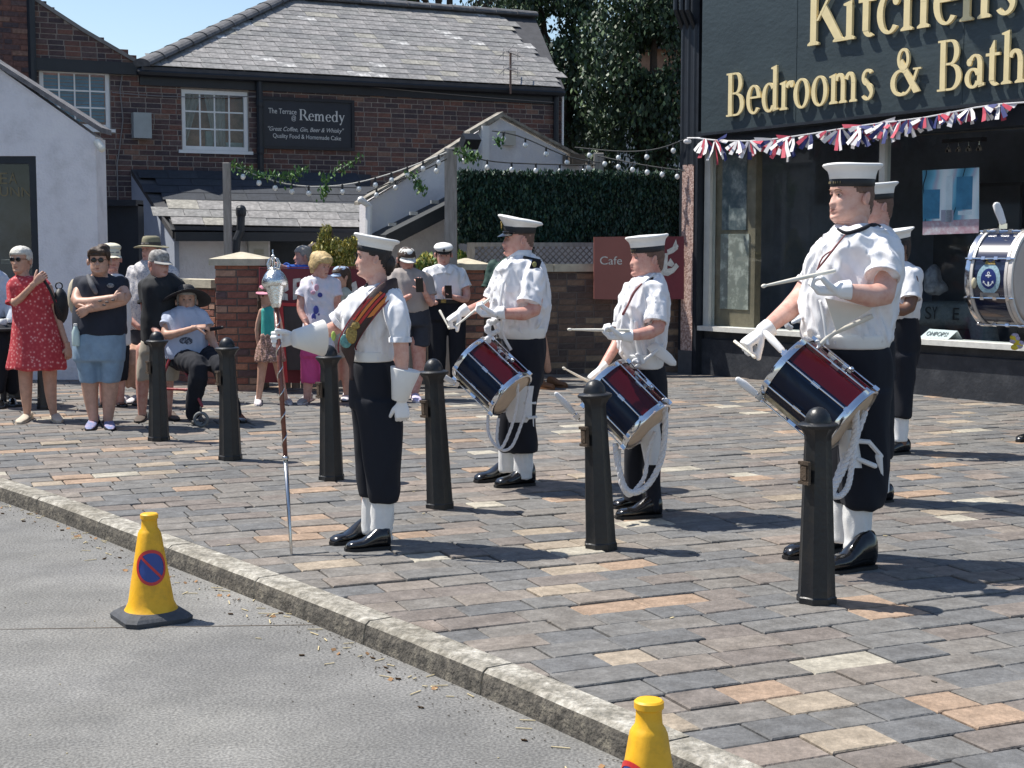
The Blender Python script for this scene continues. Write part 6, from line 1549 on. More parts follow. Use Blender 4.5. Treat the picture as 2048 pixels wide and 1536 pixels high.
for i in range(len(sp)): wd[i] = .045 if i < 26 else max(.012, .045-.006*(i-26))
m = MB(); band_on(sp, wd, 0, m); P.part('sash', m, sa, smooth=True)
m = MB(); sub = sp[9:19]
def offs(pts, k): 
    out = []
    for i, p in enumerate(pts):
        d = (pts[min(i+1, len(pts)-1)]-pts[max(i-1, 0)]).normalized(); o_ = V((0, -1, 0)); sd_ = d.cross(o_).normalized(); out.append(p+sd_*k)
    return out
band_on(offs(sub, -.028), .010, 0, m, .0065, th=.002); band_on(offs(sub, -.006), .007, 1, m, .0065, th=.002); band_on(offs(sub, .012), .007, 0, m, .0065, th=.002); band_on(offs(sub, .030), .006, 1, m, .0065, th=.002); P.part('sash_stripes', m, [so_, sr])
m = MB(); band_on(offs(sp[7:27], -.043), .004, 0, m, .0065, th=.003); band_on(offs(sp[7:27], .043), .004, 0, m, .0065, th=.003); P.part('sash_edging', m, mat('sash_maroon', (.20, .02, .03), .6, bump=.1))
m = MB(); m.ell(sp[21]+V((0, -.016, 0)), .030, .006, .045, n=12, k=7); m.ell(sp[19]+V((0, -.016, .01)), .022, .006, .02, n=12, k=7); P.part('sash_badge', m, sg_, smooth=True)
m = MB(); c = P.J(692, 682, -.19); m.ell(c, .030, .008, .036, n=18, k=8); P.part('medallion', m, mat('green_blue_enamel', (.10, .26, .25), .3, var=.4, vs=60, bump=.2), smooth=True)
m = MB(); c = P.J(667, 672, -.16); m.ell(c, .012, .006, .025, n=10, k=6); P.part('tassel', m, mat('lime_tassel', (.45, .6, .12), .6, bump=.2), smooth=True)
# mace
mt = thing('mace', G(583, 1110), 'long ceremonial mace with a silver crowned head held upright by the cadet in the sash', 'mace')
mb0, mb1 = G(583, 1110), D(548, 540, 7.68)
def ma(t): return mb0.lerp(mb1, t)
td = (mb1-mb0).normalized(); steel = mat('polished_steel', (.62, .61, .60), .22, 1, var=.1, bump=0); wood = mat('red_brown_malacca', (.15, .045, .028), .35, var=.3, vs=18, bump=.1, coat=.3)
m = MB(); m.tube([ma(0), ma(.005), ma(.33)], [.004, .0075, .012], 10, (0, 0)); m.tube([ma(.33), ma(.342)], .0165, 10, (0, 0)); m.build('ferrule', steel, mt, smooth=True)
m = MB(); m.tube([ma(.342), ma(.875)], [.0115, .0145], 10, (0, 0)); m.build('staff', wood, mt, smooth=True)
m = MB(); fa, fb = frame(td); n_ = 90; m.tube([ma(.36+.48*i/n_)+(fa*cos(i*.42)+fb*sin(i*.42))*.0145 for i in range(n_+1)], .0032, 5); m.build('chain', steel, mt)
silver = mat('silver', (.72, .72, .70), .2, 1, var=.15, vs=60, bump=.35, bs=120)
hd_ = (mb1-mb0).length
m = MB(); m.lathe(ma(0), [(.018, .865*hd_), (.024, .87*hd_), (.027, .88*hd_), (.034, .90*hd_), (.042, .92*hd_), (.048, .938*hd_), (.060, .94*hd_), (.068, .95*hd_), (.064, .965*hd_), (.050, .985*hd_), (.030, 1.0*hd_), (.014, 1.008*hd_)], 20, fa, fb, td); m.build('mace_head', silver, mt, smooth=True, sharp=40)
m = MB(); top = ma(1.008)
for i in range(8):
    a = i*pi/4; q = fa*cos(a)+fb*sin(a); m.tube([top+q*.026-td*.01, top+q*.034+td*.02, top+q*.024+td*.045, top+q*.004+td*.052], .0035, 5)
m.ell(top+td*.06, .010, .010, .010, n=8, k=6); m.box(top+td*.08, fa*.004, fb*.003, td*.014); m.box(top+td*.083, fa*.011, fb*.003, td*.004); m.torus(top-td*.008, fa, fb, .028, .006, 18, 6); m.build('crown', silver, mt)

# ---------------------------------------------------------------- snare drum
red_sh, navy_sh = mat('red_drum_shell', (.055, .002, .005), .22, var=.05, bump=0, coat=.15, spec=.4), mat('navy_drum_shell', (.002, .008, .026), .22, var=.05, bump=0, coat=0, spec=.25)
head_sk = mat('cream_drum_head', (.60, .46, .33), .5, var=.14, vs=7, bump=.05); crest = mat('crest_panel', (.35, .30, .17), .4, var=.5, vs=14, bump=.1, mottle=((.03, .05, .10), (.62, .58, .45)))
apron = mat('white_apron_leather', (.74, .74, .74), .55, var=.04, vs=9, bump=.06); rope = mat('white_braided_cord', (.76, .76, .78), .8, var=.06, vs=60, bump=.8, bs=120)
def snare(c, axis, Rr, label, rot0=0, ref=Z):
    Rr *= .965
    """c centre, axis vector from batter head to snare head (full length)"""
    L = axis.length; d = axis.normalized(); t_ = thing('snare_drum', c, label, 'drum', 'tilted marching snare drums'); a, b = frame(d, ref)  # a up-ish
    e0, e1 = c-d*L/2, c+d*L/2; n = 64
    m = MB(); vs, fs, ms = [], [], []
    for k in range(2):
        for j in range(n): an = 2*pi*j/n; vs.append((e0 if k == 0 else e1)+(a*cos(an)+b*sin(an))*Rr)
    for j in range(n):
        an = (360*(j+.5)/n+rot0) % 360; mi = 0 if (an < 62 or an > 300) else (1 if an < 135 or an > 240 else 2)
        fs.append((j, (j+1) % n, n+(j+1) % n, n+j)); ms.append(mi)
    o = len(m.v); m.v += vs; m.f += fs; m.m += ms; m.build('shell', [red_sh, navy_sh, crest], t_, smooth=True)
    for e, s_ in ((e0, -1), (e1, 1)):
        m = MB(); m.rings([m.ring(e+d*s_*q, a, b, r, r, n) for q, r in ((-.016, Rr+.002), (-.016, Rr+.007), (-.008, Rr+.008), (.010, Rr+.008), (.016, Rr+.006), (.016, Rr-.006), (.006, Rr-.007))], cap=(0, 0)); m.build('hoop', CHROME(), t_, smooth=True, sharp=40)
        m = MB(); m.lathe(e, [(Rr-.004, .006*s_), (Rr-.03, .008*s_), (.01, .008*s_)], n, a, b, d); m.build('drum_head', head_sk, t_, smooth=True)
    for i in range(8):
        an = R(45*i+22-rot0); q = a*cos(an)+b*sin(an)
        m = MB(); m.tube([e0+q*(Rr+.016), e1+q*(Rr+.016)], .0048, 7); m.build('tension_rod', CHROME(), t_, smooth=True)
        m = MB(); w_ = q.cross(d)
        for e, s_ in ((e0, -1), (e1, 1)): m = MB(); m.box(e+q*(Rr+.014)-d*s_*.004, q*.010, w_*.010, d*.014); m.build('hook', CHROME(), t_)
        m = MB(); m.box(c+q*(Rr+.009), q*.007, w_*.008, d*.022); m.build('lug', CHROME(), t_)
    # snare strainer and adjusters on the upper side
    an = R(10-rot0); q = a*cos(an)+b*sin(an); w_ = q.cross(d); m = MB()
    for k, (u_, v_) in enumerate(((-.06, .01), (-.035, -.012), (.0, .014), (.03, -.006), (.055, .012))): m.box(c+q*(Rr+.014)+d*u_+w_*v_, q*.010, w_*(.010+.004*(k % 2)), d*.011)
    m.tube([c+q*(Rr+.024)-d*.07, c+q*(Rr+.024)+d*.07], .0042, 6); m.ell(c+q*(Rr+.03)+d*.06, .012, .012, .012, n=8, k=6); m.build('snare_strainer', CHROME(), t_)
    # badge ring on the crest panel
    an = R(180-rot0); q = a*cos(an)+b*sin(an)
    m = MB(); w_ = q.cross(d); m.torus(c+q*(Rr+.001), w_, d, .05, .006, 20, 6); m.build('crest', mat('crest_blue', (.04, .07, .22), .4, bump=0), t_)
    return t_, a, b, d, e0, e1
def rope_loop(pts, r, label, parent=None):
    P_ = [V(q) for q in smooth_path([tuple(p) for p in pts], 8)]; m = MB(); n = len(P_)
    for ph in (0, 2.1, 4.2):
        q = []
        for i, p in enumerate(P_):
            d = (P_[min(i+1, n-1)]-P_[max(i-1, 0)]).normalized(); a, b = frame(d, V((0, -1, .1))); an = i*1.05+ph; q.append(p+(a*cos(an)+b*sin(an))*r*.5)
        m.tube(q, r*.62, 7)
    return m
def drum_leg(A_, B_, parent):
    """padded leg rest standing off the drum rim: A_ at the rim, B_ tip"""
    m = MB(); d = B_-A_; a, b = frame(d.normalized(), V((0, -1, 0))); m.rings([m.ring(A_+d*t, a, b, r*.6, r, 12) for t, r in ((.2, .010), (.25, .016), (.7, .019), (.95, .013), (1, .006))]); o = m.build('leg_rest', apron, parent, smooth=True)
    m = MB(); m.tube([A_, A_+d*.22], .008, 8); m.box(A_+d*.1, a*.014, b*.016, d.normalized()*.012); m.build('clamp', CHROME(), o)

# ---------------------------------------------------------------- 2. officer with peaked cap
P = Person(1018, 966, 'stout officer in a white peaked cap playing the snare drum, behind the mace bearer', group=BG)
P.head(1036, 512, 0, yaw=185, scale=.97, skin=SKINR(), hair=hair_crop, hair_mask=short_hair(.17, .135, .06), hair_th=.002, nose=1.0, chub=.6, pitch=-1)
tr = [(506, 1028, 1064, .06), (514, 1020, 1072, .11), (524, 1006, 1082, .175), (540, 992, 1090, .20), (570, 983, 1098, .205), (610, 981, 1100, .205), (640, 984, 1096, .20), (660, 992, 1092, .19), (674, 1004, 1088, .17)]
P.rows(tr, P.bm, -.038); P.limb([P.J(1040, 500), P.J(1044, 530)], [.062, .07]); sh = P.rows(tr)
P.limb([P.J(1066, 545, -.17), P.J(1068, 620, -.26), P.J(1000, 627, -.34)], [.034, .048, .032])
P.limb([P.J(1064, 545, -.14), P.J(1066, 570, -.20), P.J(1058, 606, -.25)], [.080, .074, .074], sh, cap=(1, 0))
P.limb([P.J(1015, 548, .17), P.J(985, 600, .22), P.J(925, 626, .05)], [.05, .045, .030])
P.limb([P.J(1016, 548, .15), P.J(1000, 575, .20), P.J(986, 600, .2)], [.08, .075, .066], sh, cap=(1, 0))
P.cloth('shirt', sh, WHITE(), voxel=.011, amp=.0115, fr=11, seed=5, st=(1, 1, .5))
m = P.rows([(652, 990, 1094, .195), (662, 993, 1093, .197), (676, 1004, 1090, .185)]); P.cloth('white_belt', m, LEATHW(), voxel=.010, amp=0)
m = MB(); m.rings([m.ring(P.J(*q[:2], 0), X, Y_, q[2], q[3], 24) for q in ((1040, 516, .085, .085), (1041, 506, .074, .072), (1042, 500, .070, .068))]); P.part('collar', m, WHITE(), smooth=True)
m = MB()
m.box(P.J(1064, 517, -.12), V((.055, 0, -.012)), V((0, .028, 0)), V((.002, 0, .006))); m.box(P.J(1071, 530, -.205), V((.03, -.004, -.004)), V((.01, .0, .03)), V((0, -.006, .0))); P.part('shoulder_flash', m, NAVY())
m = MB(); m.ell(P.J(1069, 529, -.217), .014, .004, .018, n=10, k=6); P.part('flash_badge', m, mat('olive_gold_thread', (.30, .28, .10), .6, var=.3, bump=.2), smooth=True)
tm = P.rows([(672, 1006, 1090, .175), (700, 1004, 1091, .18), (740, 1002, 1088, .17), (770, 1002, 1084, .16)])
P.rows([(750, 1015, 1084, .095, -.08), (800, 1018, 1076, .095, -.09), (850, 1016, 1074, .10, -.095), (890, 1018, 1076, .10, -.095), (905, 1022, 1076, .095, -.095)], tm)
P.rows([(750, 1000, 1070, .095, .08), (800, 998, 1055, .095, .10), (850, 996, 1050, .10, .11), (890, 995, 1050, .10, .11), (902, 998, 1048, .095, .11)], tm)
P.cloth('trousers', tm, NAVY(), voxel=.013, amp=.008, fr=5, seed=6, st=(1, 1, .35))
P.limb([P.J(1045, 700, -.05), P.J(1046, 860, -.09), P.J(1048, 945, -.09)], [.09, .06, .045]); P.limb([P.J(1035, 700, .05), P.J(1020, 860, .11), P.J(1014, 932, .11)], [.09, .06, .045]); P.build_body(.011)
m = P.rows([(896, 1028, 1066, .06, -.09), (957, 1028, 1066, .062, -.09)]); P.cloth('gaiter', m, gm_, voxel=.010, amp=.004, fr=14); m = P.rows([(890, 997, 1030, .058, .11), (944, 997, 1031, .058, .11)]); P.cloth('gaiter', m, gm_, voxel=.010, amp=.004, fr=14)
shoe(P, G(1068, 969), G(991, 975), w=.052, h=0.115); shoe(P, G(1032, 951), G(952, 965), w=.05, h=0.109)
gloveP(P, 'glove', P.J(996, 626, -.34), V((-1, .1, -.05)), V((0, -.2, 1)), V((0, -1, -.1)), sc=1.12, curl=(42, 72, 50), thumb=(50, 45), wr=.040)
gloveP(P, 'glove', P.J(924, 624, .05), V((-.8, -.15, -.5)), V((-.3, 0, -1)), V((.1, -1, .0)), sc=1.15, curl=(72, 88, 55), thumb=(60, 50), wr=.036)
m = MB(); c = P.J(999, 628, -.337); m.torus(c, Y_, Z, .036, .008, 20, 6); m.box(c+V((0, -.040, .0)), V((.017, 0, 0)), V((0, .004, 0)), V((0, 0, .019))); P.part('wristwatch', m, mat('black_watch', (.015, .015, .018), .3, bump=0))
m = MB(); m.box(c+V((0, -.046, 0)), V((.011, 0, 0)), V((0, .001, 0)), V((0, 0, .013))); P.part('watch_face', m, CHROME())
drumstick(P.J(912, 652, -.40), P.J(978, 598, -.33), 'drumstick pointing down left in the near hand of the officer with the peaked cap'); drumstick(P.J(899, 658, -.02), P.J(880, 622, .06), 'short seen drumstick in the far hand of the officer with the peaked cap')
# peaked cap
z = .150
m = P.lathe_head([(.103, z-.004), (.106, z), (.110, z+.044), (.104, z+.050)], tilt=-2, cap=(0, 0), z0=z); P.part('cap_band', m, BLACKM(), smooth=True)
mb = MB(); rs = []
for r, zz, fk in ((.106, .040, 0), (.112, .046, .2), (.130, .055, .7), (.146, .062, 1), (.151, .068, 1), (.149, .075, 1), (.138, .081, 1), (.08, .086, 1), (.02, .088, 1)):
    ring = []
    for j in range(36):
        a = 2*pi*j/36; x_ = r*cos(a); y_ = r*.92*sin(a)
        h_ = z+zz+fk*(.034*max(0, cos(a))**1.5*(r/.15)-.020*max(0, -cos(a))*(r/.15)+.012)
        ring.append(P.hp(-.012+x_, y_, h_))
    rs.append(ring)
mb.rings(rs, cap=(0, 1)); P.part('cap_crown', mb, mat('white_cap_cloth', (.80, .80, .78)), smooth=True)
mb = MB(); vs = []
for i in range(5):
    for j in range(13):
        a = (-62+124*j/12)*pi/180; r = .103+.048*(i/4)*cos(a*.9)**1.2; vs.append(P.hp(-.008+r*cos(a), r*.9*sin(a), z+.004-.030*(i/4)**1.1*cos(a*.8)))
fs = [(i*13+j, i*13+j+1, (i+1)*13+j+1, (i+1)*13+j) for i in range(4) for j in range(12)]; n0 = len(vs); vs += [v-P.hu*.004 for v in vs]; fs += [tuple(q+n0 for q in f)[::-1] for f in fs]
mb.add(vs, fs); P.part('cap_visor', mb, BLACKLEATHER(), smooth=True)
mb = MB(); mb.ell(P.hp(.112, 0, z+.048), .005, .015, .026, P.hf, P.hl, P.hu, 10, 6); mb.ell(P.hp(.116, 0, z+.070), .005, .010, .010, P.hf, P.hl, P.hu, 10, 6); P.part('cap_badge', mb, sg_, smooth=True)
mb = MB(); mb.tube([P.hp(.108*cos(a*.1)-.004, .100*sin(a*.1), z+.006) for a in range(-12, 13)], .004, 6); P.part('chin_strap', mb, BLACKLEATHER(), smooth=True)
off = P
c2 = P.J(984, 752, -.22); t_, a, b, d, e0, e1 = snare(c2, V((.235, -.13, -.215)), .170, 'red and navy snare drum slung on the officer with the peaked cap')
drum_leg(P.J(917, 770, -.2), P.J(877, 748, -.25), t_)
def sling(P, pts, label, m_=apron, w_=.02, th=.004, name='drum_sling'):
    m = MB(); pts = [V(q) for q in smooth_path([tuple(p) for p in pts], 5)]; rs = []
    for i, p in enumerate(pts):
        d = (pts[min(i+1, len(pts)-1)]-pts[max(i-1, 0)]).normalized(); o_ = (V((0, -1, 0))-d*d.dot(V((0, -1, 0)))).normalized(); s_ = d.cross(o_); rs.append([p-s_*w_, p-s_*w_+o_*th, p+s_*w_+o_*th, p+s_*w_])
    m.rings(rs); return P.part(name, m, m_, smooth=True)
def knot(P, c, r=.03): 
    m = MB(); rg = random.Random(int(c.x*100))
    for i in range(7): m.ell(c+V((rg.uniform(-r, r), rg.uniform(-.02, .0), rg.uniform(-r*1.4, r*1.4))), r*.6, r*.5, r*.5, n=8, k=6)
    P.part('cord_knot', m, rope, voxel=.008, sm=1, disp=lambda p: .003*noise.noise(p*80))
knot(P, P.J(985, 650, -.26), .04); knot(P, P.J(985, 672, -.26), .035)
sling(P, [P.J(1008, 560, -.20), P.J(1000, 610, -.24), P.J(1001, 640, -.24), P.J(1006, 670, -.22), P.J(1022, 700, -.2)], '', w_=.010)
# shirt pocket, placket buttons and sleeve seam on the officer
bt_ = mat('shirt_button', (.55, .55, .56), .4, bump=0)
m = MB(); m.prism([P.J(1012, 574, -.222), P.J(1038, 572, -.224), P.J(1037, 580, -.226), P.J(1025, 586, -.228), P.J(1013, 582, -.226)], V((0, -.004, 0))); P.part('pocket_flap', m, WHITE())
for q in range(4): m = MB(); m.ell(P.J(992-q*2.5, 556+q*24, -.165), .006, .006, .006, n=8, k=5); P.part('button', m, bt_)
# thigh apron and cord loops
def cloth_panel(P, pts, dy, m_=apron, name='thigh_apron', th=.008, bulge=.04):
    """pts: pixel outline rows (py, x0, x1); a curved panel wrapped on the leg"""
    m = MB(); front, back = [], []
    for py, x0, x1 in pts:
        r1 = []; r2 = []
        for j in range(9):
            t = j/8; q = P.J(x0+(x1-x0)*t, py, dy-bulge*sin(pi*t)); r1.append(q); r2.append(q+V((0, th, 0)))
        front.append(r1+r2[::-1])
    m.rings(front); return P.part(name, m, m_, smooth=True, sharp=50)
cloth_panel(P, [(772, 1012, 1068), (800, 1008, 1064), (830, 1012, 1064), (845, 1018, 1060)], -.17)
m = MB(); m.tube([P.J(1050, 806, -.20), P.J(1070, 806, -.14)], .010, 6); m.tube([P.J(1056, 836, -.20), P.J(1072, 834, -.14)], .010, 6); m.tube([P.J(1066, 834, -.16), P.J(1066, 852, -.16)], .008, 6); P.part('apron_strap', m, apron)
m = rope_loop([P.J(1036, 745, -.34), P.J(1034, 800, -.30), P.J(1024, 850, -.29), P.J(1004, 895, -.27), P.J(990, 890, -.27), P.J(977, 865, -.25), P.J(976, 832, -.24)], .010, ''); m2 = rope_loop([P.J(1058, 775, -.26), P.J(1050, 820, -.27), P.J(1042, 850, -.27), P.J(1024, 892, -.27), P.J(1004, 900, -.26), P.J(994, 880, -.24), P.J(997, 838, -.23)], .010, '')
o_ = len(m.v); m.add(m2.v, m2.f); m.build('drag_cord', rope, t_, smooth=True)

# ---------------------------------------------------------------- 3. boy drummer
P = Person(1282, 1025, 'young boy drummer in a white sailor cap behind the second bollard from the right', group=BG)
P.head(1293, 553, 0, yaw=190, scale=.95, skin=SKINR(), hair=hair_crop, hair_mask=short_hair(.16, .115, .035), hair_th=.004, nose=.8, chub=.5)
tr = [(546, 1284, 1318, .05), (554, 1274, 1326, .10), (566, 1260, 1332, .145), (584, 1248, 1337, .165), (610, 1238, 1339, .17), (645, 1236, 1336, .165), (680, 1234, 1332, .155), (705, 1240, 1328, .15), (722, 1252, 1325, .145)]
P.rows(tr, P.bm, -.038); P.limb([P.J(1300, 535), P.J(1300, 570)], [.052, .06]); sh = P.rows(tr)
P.limb([P.J(1314, 590, -.14), P.J(1316, 656, -.22), P.J(1254, 672, -.30)], [.028, .042, .028])
P.limb([P.J(1312, 588, -.12), P.J(1314, 612, -.17), P.J(1311, 643, -.21)], [.063, .060, .061], sh, cap=(1, 0))
P.limb([P.J(1262, 590, .14), P.J(1242, 670, .16), P.J(1204, 736, .0)], [.042, .036, .026])
P.limb([P.J(1264, 588, .12), P.J(1252, 625, .17), P.J(1244, 655, .17)], [.065, .060, .055], sh, cap=(1, 0))
P.cloth('shirt', sh, WHITE(), voxel=.010, amp=.0105, fr=13, seed=9, st=(1, 1, .5))
m = P.rows([(706, 1240, 1330, .155), (716, 1244, 1328, .156), (736, 1258, 1326, .15)]); P.cloth('white_belt', m, LEATHW(), voxel=.009, amp=0)
m = MB(); m.rings([m.ring(P.J(*q[:2], 0), X, Y_, q[2], q[3], 24) for q in ((1298, 560, .075, .085), (1300, 550, .062, .066), (1302, 545, .058, .060))]); P.part('collar', m, WHITE(), smooth=True)
m = MB(); P.limb([P.J(1318, 552, -.02), P.J(1308, 556, -.08), P.J(1290, 566, -.12)], [.008, .011, .006], m); P.part('collar_trim', m, NAVY(), smooth=True)
m = MB(); P.limb([P.J(1283, 568, -.16), P.J(1268, 585, -.165), P.J(1256, 610, -.17), P.J(1246, 628, -.16)], [.005, .008, .006, .008], m); P.part('lanyard', m, mat('red_brown_lanyard', (.22, .07, .07), .7, var=.3, vs=50), smooth=True)
tm = P.rows([(730, 1256, 1327, .135), (760, 1254, 1331, .14), (800, 1258, 1333, .135), (830, 1256, 1330, .13)])
P.rows([(810, 1282, 1333, .08, -.08), (860, 1284, 1330, .08, -.085), (920, 1288, 1327, .075, -.09), (980, 1290, 1323, .07, -.09), (1018, 1290, 1322, .07, -.09)], tm)
P.rows([(810, 1254, 1306, .08, .07), (860, 1250, 1295, .08, .08), (920, 1248, 1288, .075, .09), (980, 1247, 1284, .07, .10), (1000, 1247, 1283, .07, .10)], tm)
P.cloth('trousers', tm, NAVY(), voxel=.012, amp=.008, fr=6, seed=11, st=(1, 1, .35))
P.limb([P.J(1300, 730, -.04), P.J(1306, 900, -.09), P.J(1306, 1010, -.09)], [.08, .05, .04]); P.limb([P.J(1285, 730, .04), P.J(1268, 900, .09), P.J(1265, 990, .10)], [.08, .05, .04]); P.build_body(.011)
shoe(P, G(1322, 1032), G(1232, 1037), w=.047, h=0.103); shoe(P, G(1292, 1008), G(1228, 1018), w=.045, h=0.098)
gloveP(P, 'glove', P.J(1250, 672, -.30), V((-1, -.05, 0)), V((0, -.2, 1)), V((0, -1, -.1)), sc=1.05, curl=(42, 72, 50), thumb=(50, 45), wr=.037)
gloveP(P, 'glove', P.J(1204, 738, 0), V((-.75, -.1, -.55)), V((-.2, 0, -1)), V((.0, -1, .1)), sc=.98, curl=(72, 88, 55), thumb=(60, 50), wr=.034)
drumstick(P.J(1135, 659, -.36), P.J(1257, 661, -.33), 'level drumstick in the near hand of the boy drummer'); drumstick(P.J(1125, 735, -.08), P.J(1182, 766, .0), 'drumstick pointing up left in the far hand of the boy drummer')
P.sailor_cap(tilt=-5, z=.150, R0=.132)
sling(P, [P.J(1270, 640, -.18), P.J(1274, 680, -.19), P.J(1280, 712, -.2), P.J(1286, 728, -.2)], '', w_=.014); sling(P, [P.J(1326, 690, -.16), P.J(1300, 712, -.19), P.J(1270, 735, -.2)], '', w_=.010)
m = MB(); m.rings([m.ring(P.J(x_, y_, -.17+dy), frame(V((.5, 0, -.8)), Y_)[1], Y_, r, .008, 14) for x_, y_, r, dy in ((1302, 690, .03, 0), (1316, 702, .038, 0), (1334, 716, .032, 0), (1346, 727, .022, 0), (1351, 731, .006, 0))]); P.part('belt_end', m, LEATHW(), smooth=True)
knot(P, P.J(1272, 718, -.2), .022)
c3 = P.J(1252, 808, -.24); t_, a, b, d, e0, e1 = snare(c3, V((.225, -.125, -.225)), .172, 'red and navy snare drum slung on the young boy drummer')
drum_leg(P.J(1158, 838, -.24), P.J(1110, 785, -.28), t_)
cloth_panel(P, [(838, 1276, 1318), (870, 1278, 1322), (900, 1284, 1322), (930, 1290, 1322)], -.17)
m = rope_loop([P.J(1330, 800, -.32), P.J(1330, 860, -.30), P.J(1322, 920, -.29), P.J(1300, 965, -.28), P.J(1272, 985, -.28), P.J(1250, 975, -.27), P.J(1236, 930, -.26), P.J(1231, 890, -.25)], .017, ''); m2 = rope_loop([P.J(1310, 865, -.27), P.J(1296, 900, -.27), P.J(1290, 950, -.27), P.J(1272, 978, -.26), P.J(1256, 990, -.26), P.J(1240, 960, -.25), P.J(1238, 900, -.24)], .012, ''); m.add(m2.v, m2.f); m.build('drag_cord', rope, t_, smooth=True)

# ---------------------------------------------------------------- 4. tall drummer boy
P = Person(1700, 1122, 'tall heavily built drummer boy in a white sailor cap behind the nearest bollard', group=BG)
P.head(1700, 443, 0, yaw=200, scale=1.09, skin=SKIN(), hair=hair_crop, hair_mask=short_hair(.165, .118, .03), hair_th=.003, nose=.85, chub=.9)
tr = [(452, 1676, 1746, .10), (462, 1664, 1768, .15), (476, 1650, 1788, .20), (500, 1628, 1801, .23), (540, 1612, 1803, .235), (590, 1604, 1796, .235), (630, 1603, 1786, .23), (660, 1606, 1780, .225), (682, 1612, 1777, .22)]
P.rows(tr, P.bm, -.038); P.limb([P.J(1706, 430), P.J(1708, 480)], [.070, .07]); sh = P.rows(tr)
P.limb([P.J(1764, 505, -.18), P.J(1766, 588, -.29), P.J(1682, 581, -.40)], [.036, .060, .036])
P.limb([P.J(1756, 505, -.15), P.J(1766, 525, -.22), P.J(1765, 552, -.27)], [.080, .076, .077], sh, cap=(1, 0))
P.limb([P.J(1650, 512, .19), P.J(1602, 596, .20), P.J(1528, 660, -.05)], [.062, .058, .034])
P.limb([P.J(1654, 510, .16), P.J(1636, 545, .21), P.J(1618, 572, .22)], [.085, .080, .072], sh, cap=(1, 0))
P.cloth('shirt', sh, WHITE(), voxel=.0105, amp=.0125, fr=9.5, seed=14, st=(1, 1, .5))
m = P.rows([(664, 1606, 1781, .235), (676, 1610, 1780, .235), (694, 1624, 1774, .225)]); P.cloth('white_belt', m, LEATHW(), voxel=.010, amp=0)
m = MB(); pts = [P.J(1676, 458, -.14), P.J(1692, 466, -.175), P.J(1716, 461, -.175), P.J(1744, 450, -.12), P.J(1760, 452, .0)]; P.limb(pts, [.006, .009, .010, .010, .006], m); P.part('collar_trim', m, NAVY(), smooth=True)
m = MB(); P.limb([P.J(1690, 470, -.19), P.J(1672, 492, -.225), P.J(1650, 520, -.215), P.J(1635, 538, -.19)], [.003, .005, .005, .004], m); P.limb([P.J(1662, 502, -.222), P.J(1645, 515, -.21), P.J(1634, 540, -.185)], [.003, .004, .003], m); P.part('lanyard', m, mat('red_brown_lanyard', (.22, .07, .07)), smooth=True)
m = MB(); m.prism([P.J(1650, 596, -.268), P.J(1744, 616, -.262), P.J(1672, 662, -.268)], V((0, -.006, 0))); P.part('shirt_flap', m, mat('cream_webbing', (.66, .63, .56), .7, var=.04, bump=.1))
tm = P.rows([(690, 1622, 1776, .215), (715, 1640, 1780, .215), (760, 1650, 1781, .20), (800, 1655, 1779, .18)])
P.rows([(780, 1690, 1780, .115, -.09), (850, 1684, 1779, .11, -.10), (920, 1680, 1778, .105, -.105), (980, 1678, 1775, .10, -.11), (1014, 1684, 1762, .095, -.11)], tm)
P.rows([(780, 1655, 1745, .115, .09), (850, 1655, 1735, .11, .11), (920, 1655, 1728, .105, .12), (980, 1657, 1725, .10, .125), (1000, 1660, 1720, .095, .125)], tm)
P.cloth('trousers', tm, NAVY(), voxel=.013, amp=.009, fr=5, seed=15, st=(1, 1, .35))
P.limb([P.J(1720, 720, -.05), P.J(1725, 900, -.10), P.J(1716, 1080, -.11)], [.12, .08, .05]); P.limb([P.J(1700, 720, .05), P.J(1690, 900, .11), P.J(1682, 1060, .12)], [.12, .08, .05]); P.build_body(.011)
m = P.rows([(1004, 1688, 1745, .070, -.11), (1040, 1687, 1744, .068, -.11), (1078, 1690, 1742, .066, -.11), (1100, 1688, 1744, .068, -.11)]); P.cloth('gaiter', m, gm_, voxel=.010, amp=.004, fr=14); m = P.rows([(990, 1660, 1712, .066, .12), (1030, 1660, 1710, .066, .12), (1062, 1662, 1708, .064, .12), (1082, 1660, 1710, .066, .12)]); P.cloth('gaiter', m, gm_, voxel=.010, amp=.004, fr=14)
shoe(P, G(1746, 1134), G(1652, 1146), w=.056, h=0.144); shoe(P, G(1706, 1094), G(1571, 1118), w=.053, h=0.127)
gloveP(P, 'glove', P.J(1680, 580, -.40), V((-1, .0, -.02)), V((0, -.2, 1)), V((0, -1, -.1)), sc=1.18, curl=(42, 72, 50), thumb=(50, 45), wr=.041)
gloveP(P, 'glove', P.J(1526, 664, -.05), V((-.8, -.2, -.5)), V((-.3, 0, -1)), V((.1, -1, .0)), sc=1.2, curl=(72, 88, 55), thumb=(60, 50), wr=.039)
drumstick(P.J(1523, 573, -.50), P.J(1668, 542, -.42), 'drumstick pointing left in the near hand of the tall drummer boy', r=.0095); drumstick(P.J(1511, 716, -.14), P.J(1476, 688, -.06), 'short seen drumstick in the far hand of the tall drummer boy')
P.sailor_cap(tilt=0, z=.155, R0=.134)
sling(P, [P.J(1640, 600, -.22), P.J(1648, 640, -.25), P.J(1652, 670, -.26), P.J(1656, 690, -.27)], '', w_=.007); sling(P, [P.J(1745, 632, -.235), P.J(1700, 652, -.255), P.J(1665, 668, -.26), P.J(1640, 690, -.27)], '', w_=.011, m_=mat('cream_webbing', (.66, .63, .56)))
knot(P, P.J(1636, 690, -.28), .018)
